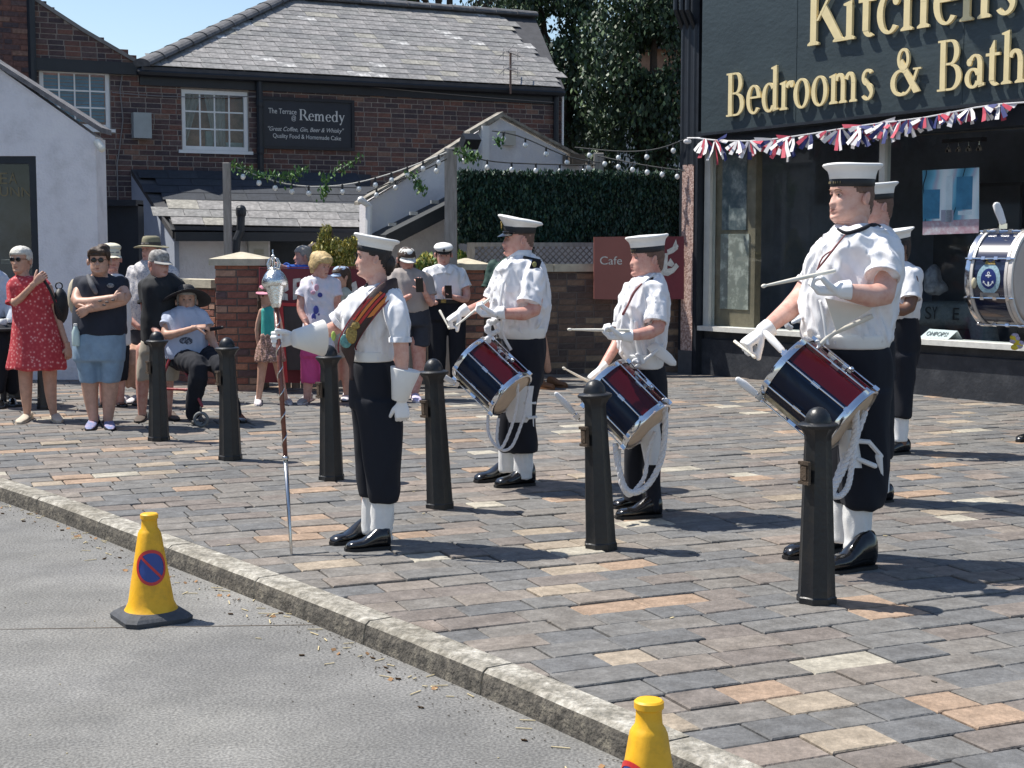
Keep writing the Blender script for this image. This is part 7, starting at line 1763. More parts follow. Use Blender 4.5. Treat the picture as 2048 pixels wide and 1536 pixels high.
c4 = P.J(1636, 788, -.28); t_, a, b, d, e0, e1 = snare(c4, V((.265, -.15, -.225)), .182, 'red and navy snare drum slung on the tall drummer boy, partly behind the nearest bollard')
drum_leg(P.J(1576, 714, -.30), P.J(1528, 662, -.18), t_); drum_leg(P.J(1524, 798, -.28), P.J(1472, 756, -.28), t_)
cloth_panel(P, [(860, 1676, 1716), (890, 1678, 1718), (915, 1680, 1722), (936, 1684, 1724)], -.24)
m = MB(); m.tube([P.J(1714, 882, -.26), P.J(1738, 884, -.26), P.J(1762, 912, -.2)], .012, 6); m.tube([P.J(1716, 918, -.26), P.J(1750, 932, -.24)], .012, 6); m.tube([P.J(1756, 912, -.2), P.J(1762, 960, -.17)], [.022, .014], 8); P.part('apron_strap', m, apron)
m = rope_loop([P.J(1710, 772, -.40), P.J(1712, 830, -.36), P.J(1708, 880, -.34), P.J(1690, 930, -.33), P.J(1668, 975, -.33), P.J(1664, 990, -.33), P.J(1672, 992, -.32)], .017, ''); m2 = rope_loop([P.J(1730, 825, -.33), P.J(1712, 880, -.34), P.J(1704, 930, -.34), P.J(1696, 972, -.33), P.J(1680, 992, -.33), P.J(1666, 988, -.32), P.J(1672, 960, -.31), P.J(1690, 910, -.31)], .014, ''); m.add(m2.v, m2.f); m.build('drag_cord', rope, t_, smooth=True)

# ---------------------------------------------------------------- 5. drummer hidden behind the tall boy
P = Person(1752, 1003, 'drummer in a white sailor cap mostly hidden behind the tall drummer boy', group=BG)
P.head(1750, 448, 0, yaw=186, scale=.98, skin=SKINR(), hair=hair_crop, hair_mask=short_hair(.16, .118, .03), hair_th=.003, nose=.9, chub=.3)
tr = [(450, 1732, 1768, .08), (460, 1716, 1782, .14), (480, 1704, 1796, .17), (520, 1698, 1800, .18), (580, 1700, 1794, .175), (640, 1704, 1786, .165), (680, 1706, 1784, .16)]
P.rows(tr, P.bm, -.038); P.limb([P.J(1754, 430), P.J(1756, 475)], [.060, .07]); sh = P.rows(tr)
P.limb([P.J(1780, 490, -.15), P.J(1776, 560, -.2), P.J(1730, 590, -.2)], [.045, .042, .03]); P.limb([P.J(1776, 490, -.13), P.J(1780, 545, -.19)], [.07, .062], sh, cap=(1, 0), k=2)
P.limb([P.J(1720, 490, .15), P.J(1680, 600, .15), P.J(1615, 642, .05)], [.045, .042, .03]); P.limb([P.J(1724, 490, .13), P.J(1700, 540, .17)], [.07, .062], sh, cap=(1, 0), k=2)
P.cloth('shirt', sh, WHITE(), voxel=.013, amp=.007, seed=20)
tm = P.rows([(680, 1706, 1786, .16), (760, 1700, 1788, .16)]); P.rows([(740, 1720, 1788, .09, -.08), (900, 1735, 1786, .09, -.09), (918, 1738, 1784, .09, -.09)], tm); P.rows([(740, 1700, 1760, .09, .08), (900, 1715, 1762, .09, .09)], tm); P.cloth('trousers', tm, NAVY(), voxel=.014, amp=.007, fr=6, st=(1, 1, .35))
P.limb([P.J(1750, 700, -.05), P.J(1758, 980, -.09)], [.09, .045], k=2); P.limb([P.J(1740, 700, .05), P.J(1740, 970, .09)], [.09, .045], k=2); P.build_body(.012)
m = P.rows([(910, 1744, 1780, .06, -.09), (984, 1744, 1778, .06, -.09)]); P.cloth('gaiter', m, gm_, voxel=.011, amp=.003)
shoe(P, G(1782, 1003), G(1702, 1010), w=.05, h=0.115, laces=False); shoe(P, G(1760, 985), G(1690, 992), w=.05, h=0.103, laces=False)
gloveP(P, 'glove', P.J(1612, 640, .05), V((-.6, 0, .1)), V((0, -.3, -1)), V((0, -1, .2)), sc=1.1, curl=(50, 70, 40), thumb=(30, 30))
P.sailor_cap(tilt=-4, z=.150, R0=.134)

# ---------------------------------------------------------------- 6. cadet with folded arms further back
P = Person(1800, 904, 'cadet with folded arms and white sailor cap before the shop window', yaw=190, group=BG)
P.head(1792, 524, 0, yaw=192, scale=.98, skin=SKIND(), hair=hair_dark, hair_mask=short_hair(.165, .10, .02), hair_th=.006, browm=hair_dark)  # skin set to one dark brown tone
tr = [(524, 1786, 1814, .08), (532, 1776, 1826, .14), (548, 1770, 1838, .175), (580, 1766, 1842, .18), (620, 1766, 1838, .17), (640, 1768, 1834, .16)]
P.rows(tr, P.bm, -.038); P.limb([P.J(1796, 505), P.J(1800, 540)], [.055, .065]); sh = P.rows(tr)
P.limb([P.J(1826, 552, -.15), P.J(1818, 615, -.22), P.J(1778, 620, -.26)], [.05, .048, .034]); P.limb([P.J(1824, 552, -.13), P.J(1822, 596, -.2)], [.078, .068], sh, cap=(1, 0), k=2)
P.limb([P.J(1780, 555, .15), P.J(1772, 605, .1), P.J(1792, 608, -.2)], [.045, .04, .03])
P.cloth('shirt', sh, WHITE(), voxel=.013, amp=.007, seed=22)
tm = P.rows([(634, 1768, 1834, .165), (680, 1764, 1838, .17), (730, 1766, 1834, .16)]); P.rows([(710, 1778, 1834, .095, -.09), (780, 1782, 1826, .09, -.09), (836, 1784, 1822, .09, -.09)], tm); P.rows([(710, 1764, 1812, .09, .09), (780, 1768, 1806, .09, .1), (832, 1770, 1804, .09, .1)], tm)
P.cloth('trousers', tm, NAVY(), voxel=.014, amp=.007, fr=6, st=(1, 1, .35)); P.limb([P.J(1800, 660, -.05), P.J(1802, 890, -.09)], [.09, .045], k=2); P.limb([P.J(1795, 660, .05), P.J(1786, 880, .1)], [.09, .045], k=2)
P.extra.add(*[(lambda q: (q.v, q.f))(hand(P.J(1780, 620, -.26), V((-1, .2, 0)), V((0, 1, 0)), Z, sc=1))][0]); P.build_body(.012)
m = P.rows([(828, 1784, 1818, .062, -.09), (882, 1784, 1814, .06, -.09)]); P.cloth('gaiter', m, gm_, voxel=.011, amp=.003); m = P.rows([(826, 1772, 1800, .06, .1), (876, 1773, 1798, .06, .1)]); P.cloth('gaiter', m, gm_, voxel=.011, amp=.003)
shoe(P, G(1816, 906), G(1752, 912), w=.05, h=0.115, laces=False); shoe(P, G(1798, 894), G(1740, 898), w=.05, h=0.115, laces=False); P.sailor_cap(tilt=-10, z=.148, R0=.140, side=-1)

# ---------------------------------------------------------------- 7. bass drummer, mostly beyond the right edge
P = Person(2118, 885, 'bass drummer beyond the right edge of the picture with only a shoe tip in view', yaw=215, group=BG)
P.head(2118, 470, 0, yaw=215, scale=1, skin=SKIN(), hair=hair_brown, hair_mask=short_hair(), hair_th=.004)
tr = [(474, 2096, 2140, .1), (486, 2076, 2160, .15), (540, 2070, 2166, .17), (620, 2078, 2160, .15)]; P.rows(tr, P.bm, -.038); P.limb([P.J(2118, 450), P.J(2118, 490)], [.055, .07]); sh = P.rows(tr)
P.limb([P.J(2080, 500), P.J(2070, 570, -.1), P.J(2066, 600, -.3)], [.045, .042, .03]); P.limb([P.J(2156, 500), P.J(2170, 570, .1), P.J(2150, 600, -.2)], [.045, .042, .03]); P.cloth('shirt', sh, WHITE(), voxel=.015, amp=.006)
tm = P.rows([(610, 2078, 2160, .15), (690, 2076, 2162, .15)]); P.rows([(680, 2076, 2118, .09), (850, 2082, 2112, .07)], tm); P.rows([(680, 2120, 2162, .09), (850, 2128, 2156, .07)], tm); P.cloth('trousers', tm, NAVY(), voxel=.015, amp=.006)
P.limb([P.J(2100, 650), P.J(2098, 870)], [.09, .045], k=2); P.limb([P.J(2140, 650), P.J(2142, 870)], [.09, .045], k=2); P.build_body(.014); shoe(P, G(2100, 872), G(2036, 884), w=.05, h=0.098); shoe(P, G(2150, 880), G(2100, 900), w=.05, h=0.098); P.sailor_cap(tilt=0, z=.15)
bdp = thing('bass_drum', D(2040, 556, 11.2), 'large navy bass drum with an anchor crest at the right edge', 'drum')
ax = V((.70, -.714, 0)); c = D(2024, 556, 11.2); Rb = .355; a, b = Z.copy(), ax.cross(Z); Wd = .36; e0, e1 = c-ax*Wd/2, c+ax*Wd/2
m = MB(); m.rings([m.ring(e, a, b, Rb, Rb, 64) for e in (e0, e1)], cap=(0, 0)); m.build('shell', mat('blue_black_shell', (.012, .018, .05), .18, var=.1, bump=0, coat=.8), bdp, smooth=True)
pw = mat('white_wood_hoop', (.66, .62, .58), .35, var=.06, coat=.4)
for e, s_ in ((e0, -1), (e1, 1)):
    m = MB(); m.rings([m.ring(e+ax*s_*q, a, b, r, r, 64) for q, r in ((-.055, Rb+.001), (-.055, Rb+.012), (-.034, Rb+.012), (-.034, Rb+.002))], cap=(0, 0)); m.build('hoop', pw, bdp, smooth=True, sharp=40)
    m = MB(); m.rings([m.ring(e+ax*s_*q, a, b, r, r, 64) for q, r in ((-.030, Rb+.001), (-.030, Rb+.010), (-.008, Rb+.014), (.004, Rb+.013), (.006, Rb-.006), (.0, Rb-.008))], cap=(0, 0)); m.build('hoop', CHROME() if s_ < 0 else pw, bdp, smooth=True, sharp=40)
    m = MB(); m.lathe(e, [(Rb-.006, .001*s_), (.30, .002*s_), (.01, .002*s_)], 64, a, b, ax); m.build('drum_head', mat('pale_bass_head', (.56, .47, .41), .5, var=.05), bdp, smooth=True)
for i in range(8):
    an = R(22+45*i); q = a*cos(an)+b*sin(an); m = MB(); m.tube([e0-ax*.01+q*(Rb+.02), e1+ax*.01+q*(Rb+.02)], .007, 7); w_ = q.cross(ax)
    for t in (-.15, -.05, .05, .15): m.box(c+ax*t+q*(Rb+.018), q*.012, w_*.012, ax*.014)
    m.build('tension_rod', CHROME(), bdp, smooth=False)
# anchor crest facing left towards the camera
an = math.atan2(1, 0); q = -b if (-b).dot(V((-1, -1, 0))) > b.dot(V((-1, -1, 0))) else b; w_ = ax; cc = c+q*(Rb+.003)
def onshell(x_, z_, off): th = z_/Rb; return c+ax*x_+(q*cos(th)+Z*sin(th))*(Rb+off)
def cdisc(r0, r1, off, mi, m, n=30):
    m.rings([[onshell(rr*cos(2*pi*j/n), rr*1.25*sin(2*pi*j/n), off) for j in range(n)] for rr in (r0, (r0+r1)/2, r1)], cap=(0, 0), mi=mi)
m = MB(); cdisc(.002, .092, .002, 0, m); m.build('crest_ring', mat('pale_blue_crest', (.30, .45, .52), .4, var=.25, vs=60, bump=0), bdp, smooth=True)
m = MB(); cdisc(.001, .060, .0035, 0, m); m.build('crest_disc', mat('royal_navy_disc', (.015, .03, .16), .4, var=0, bump=0), bdp, smooth=True)
m = MB(); wa = mat('anchor_white', (.72, .74, .76), .4, var=0, bump=0)
def cp(pts, off=.005, mi=0): m.add([onshell(x_, z_, off) for x_, z_ in pts], [tuple(range(len(pts)))], mi)
cp([(-.006, -.048), (.006, -.048), (.006, .030), (-.006, .030)]); cp([(-.022, .018), (.022, .018), (.022, .027), (-.022, .027)], .0055)
for s_ in (-1, 1):
    cp([(0, -.056), (s_*.020, -.048), (s_*.036, -.028), (s_*.030, -.026), (s_*.016, -.040), (0, -.046)], .006); cp([(s_*.024, -.022), (s_*.042, -.034), (s_*.040, -.012)], .0065)
rr = [[onshell(r_*cos(2*pi*j/12), .039+r_*1.1*sin(2*pi*j/12), .006) for j in range(12)] for r_ in (.006, .011)]; m.rings(rr, cap=(0, 0)); m.build('anchor', wa, bdp)
m = MB(); m.prism([onshell(-.04, .105, .004), onshell(.045, .105, .004), onshell(.03, .135, .004), onshell(0, .12, .004), onshell(-.03, .135, .004)], q*.002); m.build('crest_crown', sg_, bdp)
m = MB(); m.prism([onshell(-.07, -.10, .004), onshell(.075, -.105, .004), onshell(.08, -.15, .004), onshell(-.07, -.145, .004)], q*.002); m.build('crest_scroll', mat('grey_scroll', (.30, .28, .26), .4), bdp)
m = MB(); tp = c+Z*(Rb+.01)-ax*.09; m.tube([tp, tp+Z*.05+V((-.02, 0, 0))], .010, 8); m.box(tp+Z*.02, V((.03, 0, 0)), V((0, .02, 0)), V((0, 0, .02))); m.build('mount', CHROME(), bdp)
m = MB(); A_, B_ = D(2007, 448, 11.15), D(1991, 405, 11.15); fd_ = frame((B_-A_).normalized(), V((0, -1, 0))); m.rings([m.ring(A_.lerp(B_, t), fd_[1], fd_[0], r, .016, 14) for t, r in ((0, .02), (.08, .026), (.6, .032), (.92, .028), (1, .010))]); m.build('chest_pad', apron, bdp, smooth=True)
m = MB(); B0 = D(1948, 566, 11.0); m.ell(B0, .02, .02, .04, n=10, k=7); m.build('beater_head', mat('cream_felt', (.62, .55, .38), .9), bdp, smooth=True)
m = MB(); rg = random.Random(4)
for i in range(10): m.ell(D(2034+rg.uniform(-8, 8), 672+i*2.5, 11.0), .03, .02, .022, n=8, k=5, mi=i % 2)
m.build('braid_tassel', [mat('lilac_cord', (.45, .38, .48), .8, var=.3, vs=60), mat('yellow_cord', (.70, .52, .04), .8, var=.2)], bdp)
# ================================================================== SPECTATORS
SG_ = 'spectators watching the band'
def addhand(P, *a, **k): q = hand(*a, **k); P.extra.add(q.v, q.f)
def glasses(P, r=.019):
    gb = mat('black_lens', (.008, .008, .009), .12, var=0, bump=0); m = MB()
    for sg in (-1, 1): m.ell(P.hp(.094, sg*.030, .117), .004, .0235, r, P.hf, P.hl, P.hu, 14, 8)
    m.tube([P.hp(.096, -.01, .121), P.hp(.096, .01, .121)], .002, 5)
    for sg in (-1, 1): m.tube([P.hp(.092, sg*.052, .122), P.hp(.0, sg*.082, .118)], .002, 5)
    P.part('sunglasses', m, gb, smooth=True)
def ballcap(P, m_, brim=None, z=.145, th=.0, bh=.085, tilt=0):
    m = P.lathe_head([(.098, z-.012), (.1005, z), (.100, z+.025), (.094, z+.05), (.078, z+.070), (.05, z+.083), (.015, z+.088)], ry=.84, z0=z, tilt=tilt); P.part('cap_crown', m, m_, smooth=True)
    mb = MB(); vs = []
    for i in range(5):
        for j in range(13):
            a = (-68+136*j/12)*pi/180; r = .096+.072*(i/4)*cos(a*.85)**.8; vs.append(P.hp(-.008+r*cos(a), (.096+.01*i/4)*.86*sin(a), z-.004-.020*(i/4)**1.2*cos(a)-.012*abs(sin(a))*(i/4)))
    fs = [(i*13+j, i*13+j+1, (i+1)*13+j+1, (i+1)*13+j) for i in range(4) for j in range(12)]; n0 = len(vs); vs += [v-P.hu*.005 for v in vs]; fs += [tuple(q+n0 for q in f)[::-1] for f in fs]
    mb.add(vs, fs); P.part('cap_brim', mb, brim or m_, smooth=True)
def brimhat(P, m_, band, R0=.17, z=.150, h=.10, droop=.02, tilt=0, wave=.006, rc_=.095):
    m = P.lathe_head([(rc_+.004, z), (rc_+.002, z+.02), (rc_-.002, z+h*.7), (rc_-.014, z+h), (rc_-.045, z+h+.008), (.02, z+h-.002)], ry=.86, z0=z, tilt=tilt, cap=(0, 1)); P.part('hat_crown', m, m_, smooth=True)
    w_ = lambda a, r: wave*sin(2*a+.6)*(r/R0)-droop*((r-rc_)/(R0-rc_))**1.5*(.6+.4*abs(sin(a))) if r > rc_ else 0
    m = P.lathe_head([(rc_, z+.002), (rc_+.03*(R0/.17), z+.003), ((rc_+R0)/2, z+.004), (R0-.006, z+.003), (R0, z), (R0-.006, z-.003), ((rc_+R0)/2, z-.001), (rc_, z-.003)], ry=.9, z0=z, tilt=tilt, wob=w_, cap=(0, 0)); P.part('hat_brim', m, m_, smooth=True)
    if band: m = P.lathe_head([(rc_+.0055, z+.004), (rc_+.006, z+.008), (rc_+.004, z+.03), (rc_+.001, z+.032)], ry=.86, z0=z, tilt=tilt, cap=(0, 0)); P.part('hat_band', m, band, smooth=True)
def legs2(P, L, Rt, r, dy=(0, 0), bm=None):
    for pts, d in ((L, dy[0]), (Rt, dy[1])): P.limb([P.J(a, b, d) for a, b in pts], r, bm)
def hair_blob(P, m_, blobs, vox=.010, amp=.006, fr=40, name='hair'):
    m = MB()
    for x_, y_, z_, rx, ry, rz in blobs: m.ell(P.hp(x_, y_, z_), rx, ry, rz, P.hf, P.hl, P.hu, 14, 9)
    P.part(name, m, m_, voxel=vox, sm=2, disp=lambda p: amp*noise.noise(V((p.x, p.y, p.z*.6))*fr))
def phone(P, c, nrm_, upv, label):
    n_ = nrm_.normalized(); s_ = upv.cross(n_).normalized(); u_ = n_.cross(s_); t_ = thing('phone', c, label, 'phone', 'phones held up by the spectators'); m = MB(); m.box(c, s_*.037, u_*.074, n_*.004); m.build('case', mat('phone_case', (.012, .012, .014), .3, var=0, bump=0), t_)
    m = MB(); m.box(c+n_*.0045, s_*.033, u_*.069, n_*.0008); m.build('screen', mat('phone_screen', (.02, .022, .03), .1, var=0, bump=0), t_)
CAM = V((0, -1, 0)); tee_w = mat('white_tee', (.74, .73, .74), .9, var=.04, bump=.1)
# --- woman in red dress
P = Person(80, 840, 'white haired woman in sunglasses and a red flowered dress', yaw=262, group=SG_)
P.head(42, 545, 0, yaw=258, scale=.98, skin=SKINT(), hair=hair_grey, hair_mask=short_hair(.158, .10, .03), hair_th=.016, nose=1, browm=hair_grey); glasses(P)
dr = [(552, 30, 62, .05), (558, 18, 92, .09), (572, 14, 100, .115), (600, 22, 104, .12), (640, 26, 114, .13), (680, 22, 124, .15), (715, 17, 130, .17), (738, 14, 133, .18)]
P.rows(dr[:5], P.bm, -.02); P.limb([P.J(43, 535), P.J(48, 565)], [.05, .06]); m = P.rows(dr)
P.limb([P.J(26, 572, 0), P.J(24, 606, -.06)], [.06, .052], m, cap=(1, 0), k=2); P.limb([P.J(92, 572, 0), P.J(104, 606, 0)], [.058, .050], m, cap=(1, 0), k=2)
P.cloth('dress', m, voro('red_floral', (.56, .075, .085), (.74, .34, .33), (.46, .04, .055), 34), voxel=.014, amp=.010, fr=5, st=(1, 1, .3))
P.limb([P.J(26, 580, -.02), P.J(29, 606, -.10), P.J(70, 566, -.2)], [.042, .036, .026]); addhand(P, P.J(70, 566, -.2), V((.7, 0, .65)), V((0, 1, 0)), V((-.5, 0, .6)), sc=.95)
P.limb([P.J(96, 575, 0), P.J(116, 640, .03), P.J(134, 690, 0)], [.042, .034, .024]); addhand(P, P.J(135, 693, 0), V((.1, 0, -1)), V((-.6, .5, 0)), CAM, sc=.95)
legs2(P, [(50, 700), (52, 780), (55, 832)], [(98, 700), (101, 780), (108, 832)], [.075, .055, .030], (0, .05)); P.build_body(.013)
bs = mat('beige_shoe', (.55, .48, .38), .7, var=.1)
def gshoe(P, hl, tt, **k): a, b = G(*hl), G(*tt); shoe(P, a, b, laces=False, **k)
gshoe(P, (60, 836), (38, 848), m_=bs, sole=bs, h=.065); gshoe(P, (108, 834), (118, 846), m_=bs, sole=bs, h=.065)
m = MB(); P.limb([P.J(82, 552, -.12), P.J(100, 580, -.14), P.J(112, 610, -.12), P.J(122, 628, -.05)], [.012, .012, .012, .012], m); P.part('bag_strap', m, BLACKM(), smooth=True)
bg_ = thing('shoulder_bag', P.J(124, 640), 'dark shoulder bag hanging at the side of the woman in the red dress', 'bag'); m = MB(); m.ell(P.J(121, 612, .06), .07, .09, .16, n=14, k=8); m.build('bag_body', BLACKM(), bg_, smooth=True); m = MB(); m.torus(P.J(118, 572, .06), X, Z, .03, .006, 16, 6); m.build('bag_ring', BLACKM(), bg_)
# --- woman in navy tee with arms folded
P = Person(204, 852, 'dark haired person in a navy tee shirt and denim shorts with folded tattooed arms', yaw=272, group=SG_)
P.head(199, 548, -.05, yaw=276, scale=1.0, skin=SKINT(), hair=hair_brown, hair_mask=short_hair(.150, .11, .03), hair_th=.012, chub=1.0); glasses(P); hair_blob(P, hair_brown, [(.02, .03, .215, .06, .05, .04), (.06, -.03, .195, .04, .045, .032), (-.03, .04, .215, .06, .05, .04), (.02, .078, .165, .045, .022, .045), (.02, -.075, .165, .04, .02, .04), (.075, .03, .185, .025, .04, .025)])
dr = [(548, 184, 214, .06), (555, 168, 232, .11), (566, 156, 246, .14), (600, 150, 253, .17), (640, 148, 252, .18), (668, 146, 251, .18)]
P.rows(dr, P.bm, -.02); P.limb([P.J(199, 535, -.04), P.J(200, 562)], [.065, .07]); m = P.rows(dr); P.limb([P.J(162, 568, 0), P.J(158, 594, -.06)], [.072, .066], m, cap=(1, 0), k=2); P.limb([P.J(240, 568, 0), P.J(246, 594, -.06)], [.072, .066], m, cap=(1, 0), k=2)
P.cloth('tee_shirt', m, mat('navy_tee', (.016, .020, .034), .85, var=.15, bump=.1), voxel=.013, amp=.009, fr=6)
m = MB(); m.ell(P.J(221, 571, -.168), .032, .006, .020, n=14, k=6); P.part('chest_print', m, mat('grey_print_badge', (.16, .18, .20), .8, var=.5, vs=60, bump=0))
P.limb([P.J(160, 580, -.04), P.J(158, 606, -.16), P.J(228, 596, -.26)], [.055, .050, .034]); P.limb([P.J(244, 580, -.04), P.J(246, 600, -.16), P.J(176, 618, -.24)], [.055, .050, .034])
addhand(P, P.J(178, 617, -.25), V((-.8, .1, -.4)), V((0, 1, 0)), Z, sc=1); addhand(P, P.J(226, 596, -.24), V((1, .6, .1)), V((0, 1, 0)), Z, sc=1)
legs2(P, [(180, 700), (180, 775), (188, 842)], [(222, 700), (220, 775), (216, 842)], [.095, .072, .04], (0, 0)); P.build_body(.012)
m = MB(); 
for x_, y_ in ((200, 602), (214, 604), (226, 600), (208, 610)): m.ell(P.J(x_, y_, -.292), .018, .008, .010, n=8, k=5)
P.part('tattoo', m, mat('tattoo_ink', (.14, .11, .10), .6, var=.4, vs=80, bump=0))
m = P.rows([(664, 147, 250, .175), (700, 147, 250, .17), (720, 149, 249, .165)]); P.rows([(705, 149, 199, .12), (740, 158, 199, .115), (764, 163, 199, .11)], m); P.rows([(705, 201, 249, .12), (740, 201, 243, .115), (764, 202, 238, .11)], m)
P.cloth('denim_shorts', m, mat('light_denim', (.22, .32, .43), .85, var=.12, vs=10, bump=.2, bs=300), voxel=.012, amp=.006, fr=7)
sn = mat('blue_pink_trainer', (.20, .22, .38), .7, var=.5, vs=25, mottle=((.10, .22, .42), (.60, .40, .45))); gshoe(P, (192, 842), (178, 862), m_=sn, h=.07); gshoe(P, (214, 842), (222, 862), m_=sn, h=.07)
m = MB(); P.limb([P.J(176, 552, -.10), P.J(184, 570, -.17), P.J(192, 585, -.18)], [.016, .024, .018], m); P.part('rucksack_strap', m, mat('grey_strap', (.13, .13, .14), .8), smooth=True)
rk = thing('rucksack', P.J(146, 600, .1), 'beige rucksack on the back of the person in the navy tee', 'rucksack'); m = MB(); m.ell(P.J(150, 594, .17), .06, .09, .16, n=14, k=8); m.build('bag_body', mat('beige_canvas', (.50, .44, .33), .85, var=.1), rk, smooth=True)
bo = thing('water_bottle', P.J(150, 680, -.1), 'clear plastic bottle tucked at the hip of the person in denim shorts', 'bottle'); m = MB(); m.lathe(P.J(152, 692, -.16), [(.03, 0), (.033, .01), (.033, .12), (.02, .15), (.014, .17)], 14); m.build('bottle_body', mat('pale_plastic', (.50, .62, .60), .2, var=.1, bump=0), bo, smooth=True); m = MB(); m.lathe(P.J(152, 692, -.16)+Z*.168, [(.016, 0), (.016, .02), (.01, .022)], 12); m.build('bottle_cap', UPVC, bo)
# --- face behind, cream cap
P = Person(225, 812, 'person in a cream flat cap looking out behind the dark haired person', yaw=300, group=SG_)
P.head(224, 540, 0, yaw=300, scale=1.0, skin=SKINR(), hair=hair_grizzled, hair_mask=short_hair(), hair_th=.006); ballcap(P, mat('cream_cap', (.70, .66, .52), .8, var=.06)); hair_blob(P, MATS['cream_cap'], [(-.02, 0, .215, .11, .10, .045)], amp=.002, name='cap_puff')
dr = [(548, 205, 240, .08), (562, 190, 258, .14), (640, 186, 262, .15), (690, 188, 260, .15)]; P.rows(dr, P.bm, -.02); P.limb([P.J(224, 530), P.J(224, 560)], [.055, .06]); m = P.rows(dr); P.cloth('shirt', m, tee_w, voxel=.018, amp=.006)
m = P.rows([(690, 190, 258, .15), (760, 194, 254, .13)]); P.cloth('trousers', m, NAVY(), voxel=.018, amp=.006); legs2(P, [(208, 700), (208, 808)], [(240, 700), (240, 808)], [.07, .04]); P.build_body(.016); gshoe(P, (206, 806), (200, 816)); gshoe(P, (242, 806), (246, 816))
# --- man with olive sun hat
P = Person(300, 802, 'man in an olive sun hat and pale checked shirt standing at the back', yaw=250, group=SG_)
P.head(302, 522, 0, yaw=238, scale=1.02, skin=SKINR(), hair=hair_grizzled, hair_mask=short_hair(), hair_th=.005); brimhat(P, mat('olive_felt', (.25, .23, .15), .85, var=.1), mat('dark_hat_band', (.07, .06, .05), .8), R0=.175, h=.085)
dr = [(520, 286, 320, .08), (530, 270, 338, .13), (548, 260, 350, .15), (600, 254, 356, .16), (660, 256, 352, .16)]; P.rows(dr, P.bm, -.02); P.limb([P.J(301, 508), P.J(302, 535)], [.055, .06]); m = P.rows(dr); P.limb([P.J(268, 545), P.J(258, 590, -.03)], [.07, .06], m, cap=(1, 0), k=2); P.limb([P.J(342, 545), P.J(356, 590, -.03)], [.07, .06], m, cap=(1, 0), k=2)
chk = voro('pale_check', (.46, .46, .50), (.30, .31, .38), (.60, .58, .58), 55); P.cloth('checked_shirt', m, chk, voxel=.014, amp=.008)
P.limb([P.J(258, 590, -.03), P.J(256, 630, -.08), P.J(280, 655, -.15)], [.045, .04, .03]); P.limb([P.J(356, 590, -.03), P.J(358, 640)], [.045, .03], k=2); legs2(P, [(280, 680), (282, 800)], [(320, 680), (320, 800)], [.08, .045]); P.build_body(.015)
m = P.rows([(655, 257, 350, .155), (690, 258, 348, .15)]); P.rows([(685, 258, 302, .10), (750, 262, 300, .09)], m); P.rows([(685, 304, 348, .10), (750, 304, 342, .09)], m); P.cloth('shorts', m, mat('navy_shorts', (.03, .035, .05), .85), voxel=.016, amp=.006); gshoe(P, (280, 800), (272, 812)); gshoe(P, (322, 800), (318, 812))
# --- man with grey cap, black tee
P = Person(305, 838, 'older man in a grey patterned cap and black tee shirt beside the seated lady', yaw=310, group=SG_)
P.head(318, 552, -.05, yaw=318, scale=1.0, skin=SKINR(), hair=hair_grizzled, hair_mask=short_hair(.16, .12, .04), hair_th=.006, chub=.4, pitch=6); ballcap(P, mat('camo_cap', (.28, .27, .26), .85, vs=30, mottle=((.10, .10, .10), (.46, .45, .42))), mat('cap_brim_grey', (.36, .35, .33), .8))
dr = [(546, 302, 342, .07), (556, 290, 356, .13), (572, 282, 366, .16), (610, 282, 368, .17), (650, 284, 366, .17), (690, 286, 362, .17)]; P.rows(dr, P.bm, -.02); P.limb([P.J(318, 538, -.02), P.J(320, 565)], [.06, .07]); m = P.rows(dr); P.limb([P.J(292, 572), P.J(290, 606, -.03)], [.07, .064], m, cap=(1, 0), k=2); P.limb([P.J(356, 572), P.J(362, 606, -.03)], [.07, .064], m, cap=(1, 0), k=2); P.cloth('tee_shirt', m, mat('black_tee', (.018, .020, .024), .85, var=.15, bump=.1), voxel=.014, amp=.009, fr=6)
P.limb([P.J(290, 600, -.03), P.J(296, 640, -.08), P.J(318, 668, -.2)], [.048, .042, .03]); addhand(P, P.J(318, 668, -.2), V((.8, -.3, -.4)), V((0, .2, -1)), V((0, -1, 0)))
legs2(P, [(290, 700), (285, 770), (284, 832)], [(330, 700), (334, 770), (336, 830)], [.08, .06, .035]); P.build_body(.014)
m = P.rows([(680, 282, 362, .165), (705, 280, 362, .16)]); P.rows([(700, 277, 318, .11), (760, 275, 306, .10)], m); P.rows([(700, 322, 362, .11), (760, 322, 356, .10)], m); P.cloth('shorts', m, mat('stone_shorts', (.42, .38, .31), .85, var=.1), voxel=.014, amp=.006)
sd2 = mat('brown_sandal', (.10, .075, .06), .7); gshoe(P, (288, 832), (276, 846), m_=sd2, h=.05); gshoe(P, (338, 830), (352, 842), m_=sd2, h=.05)
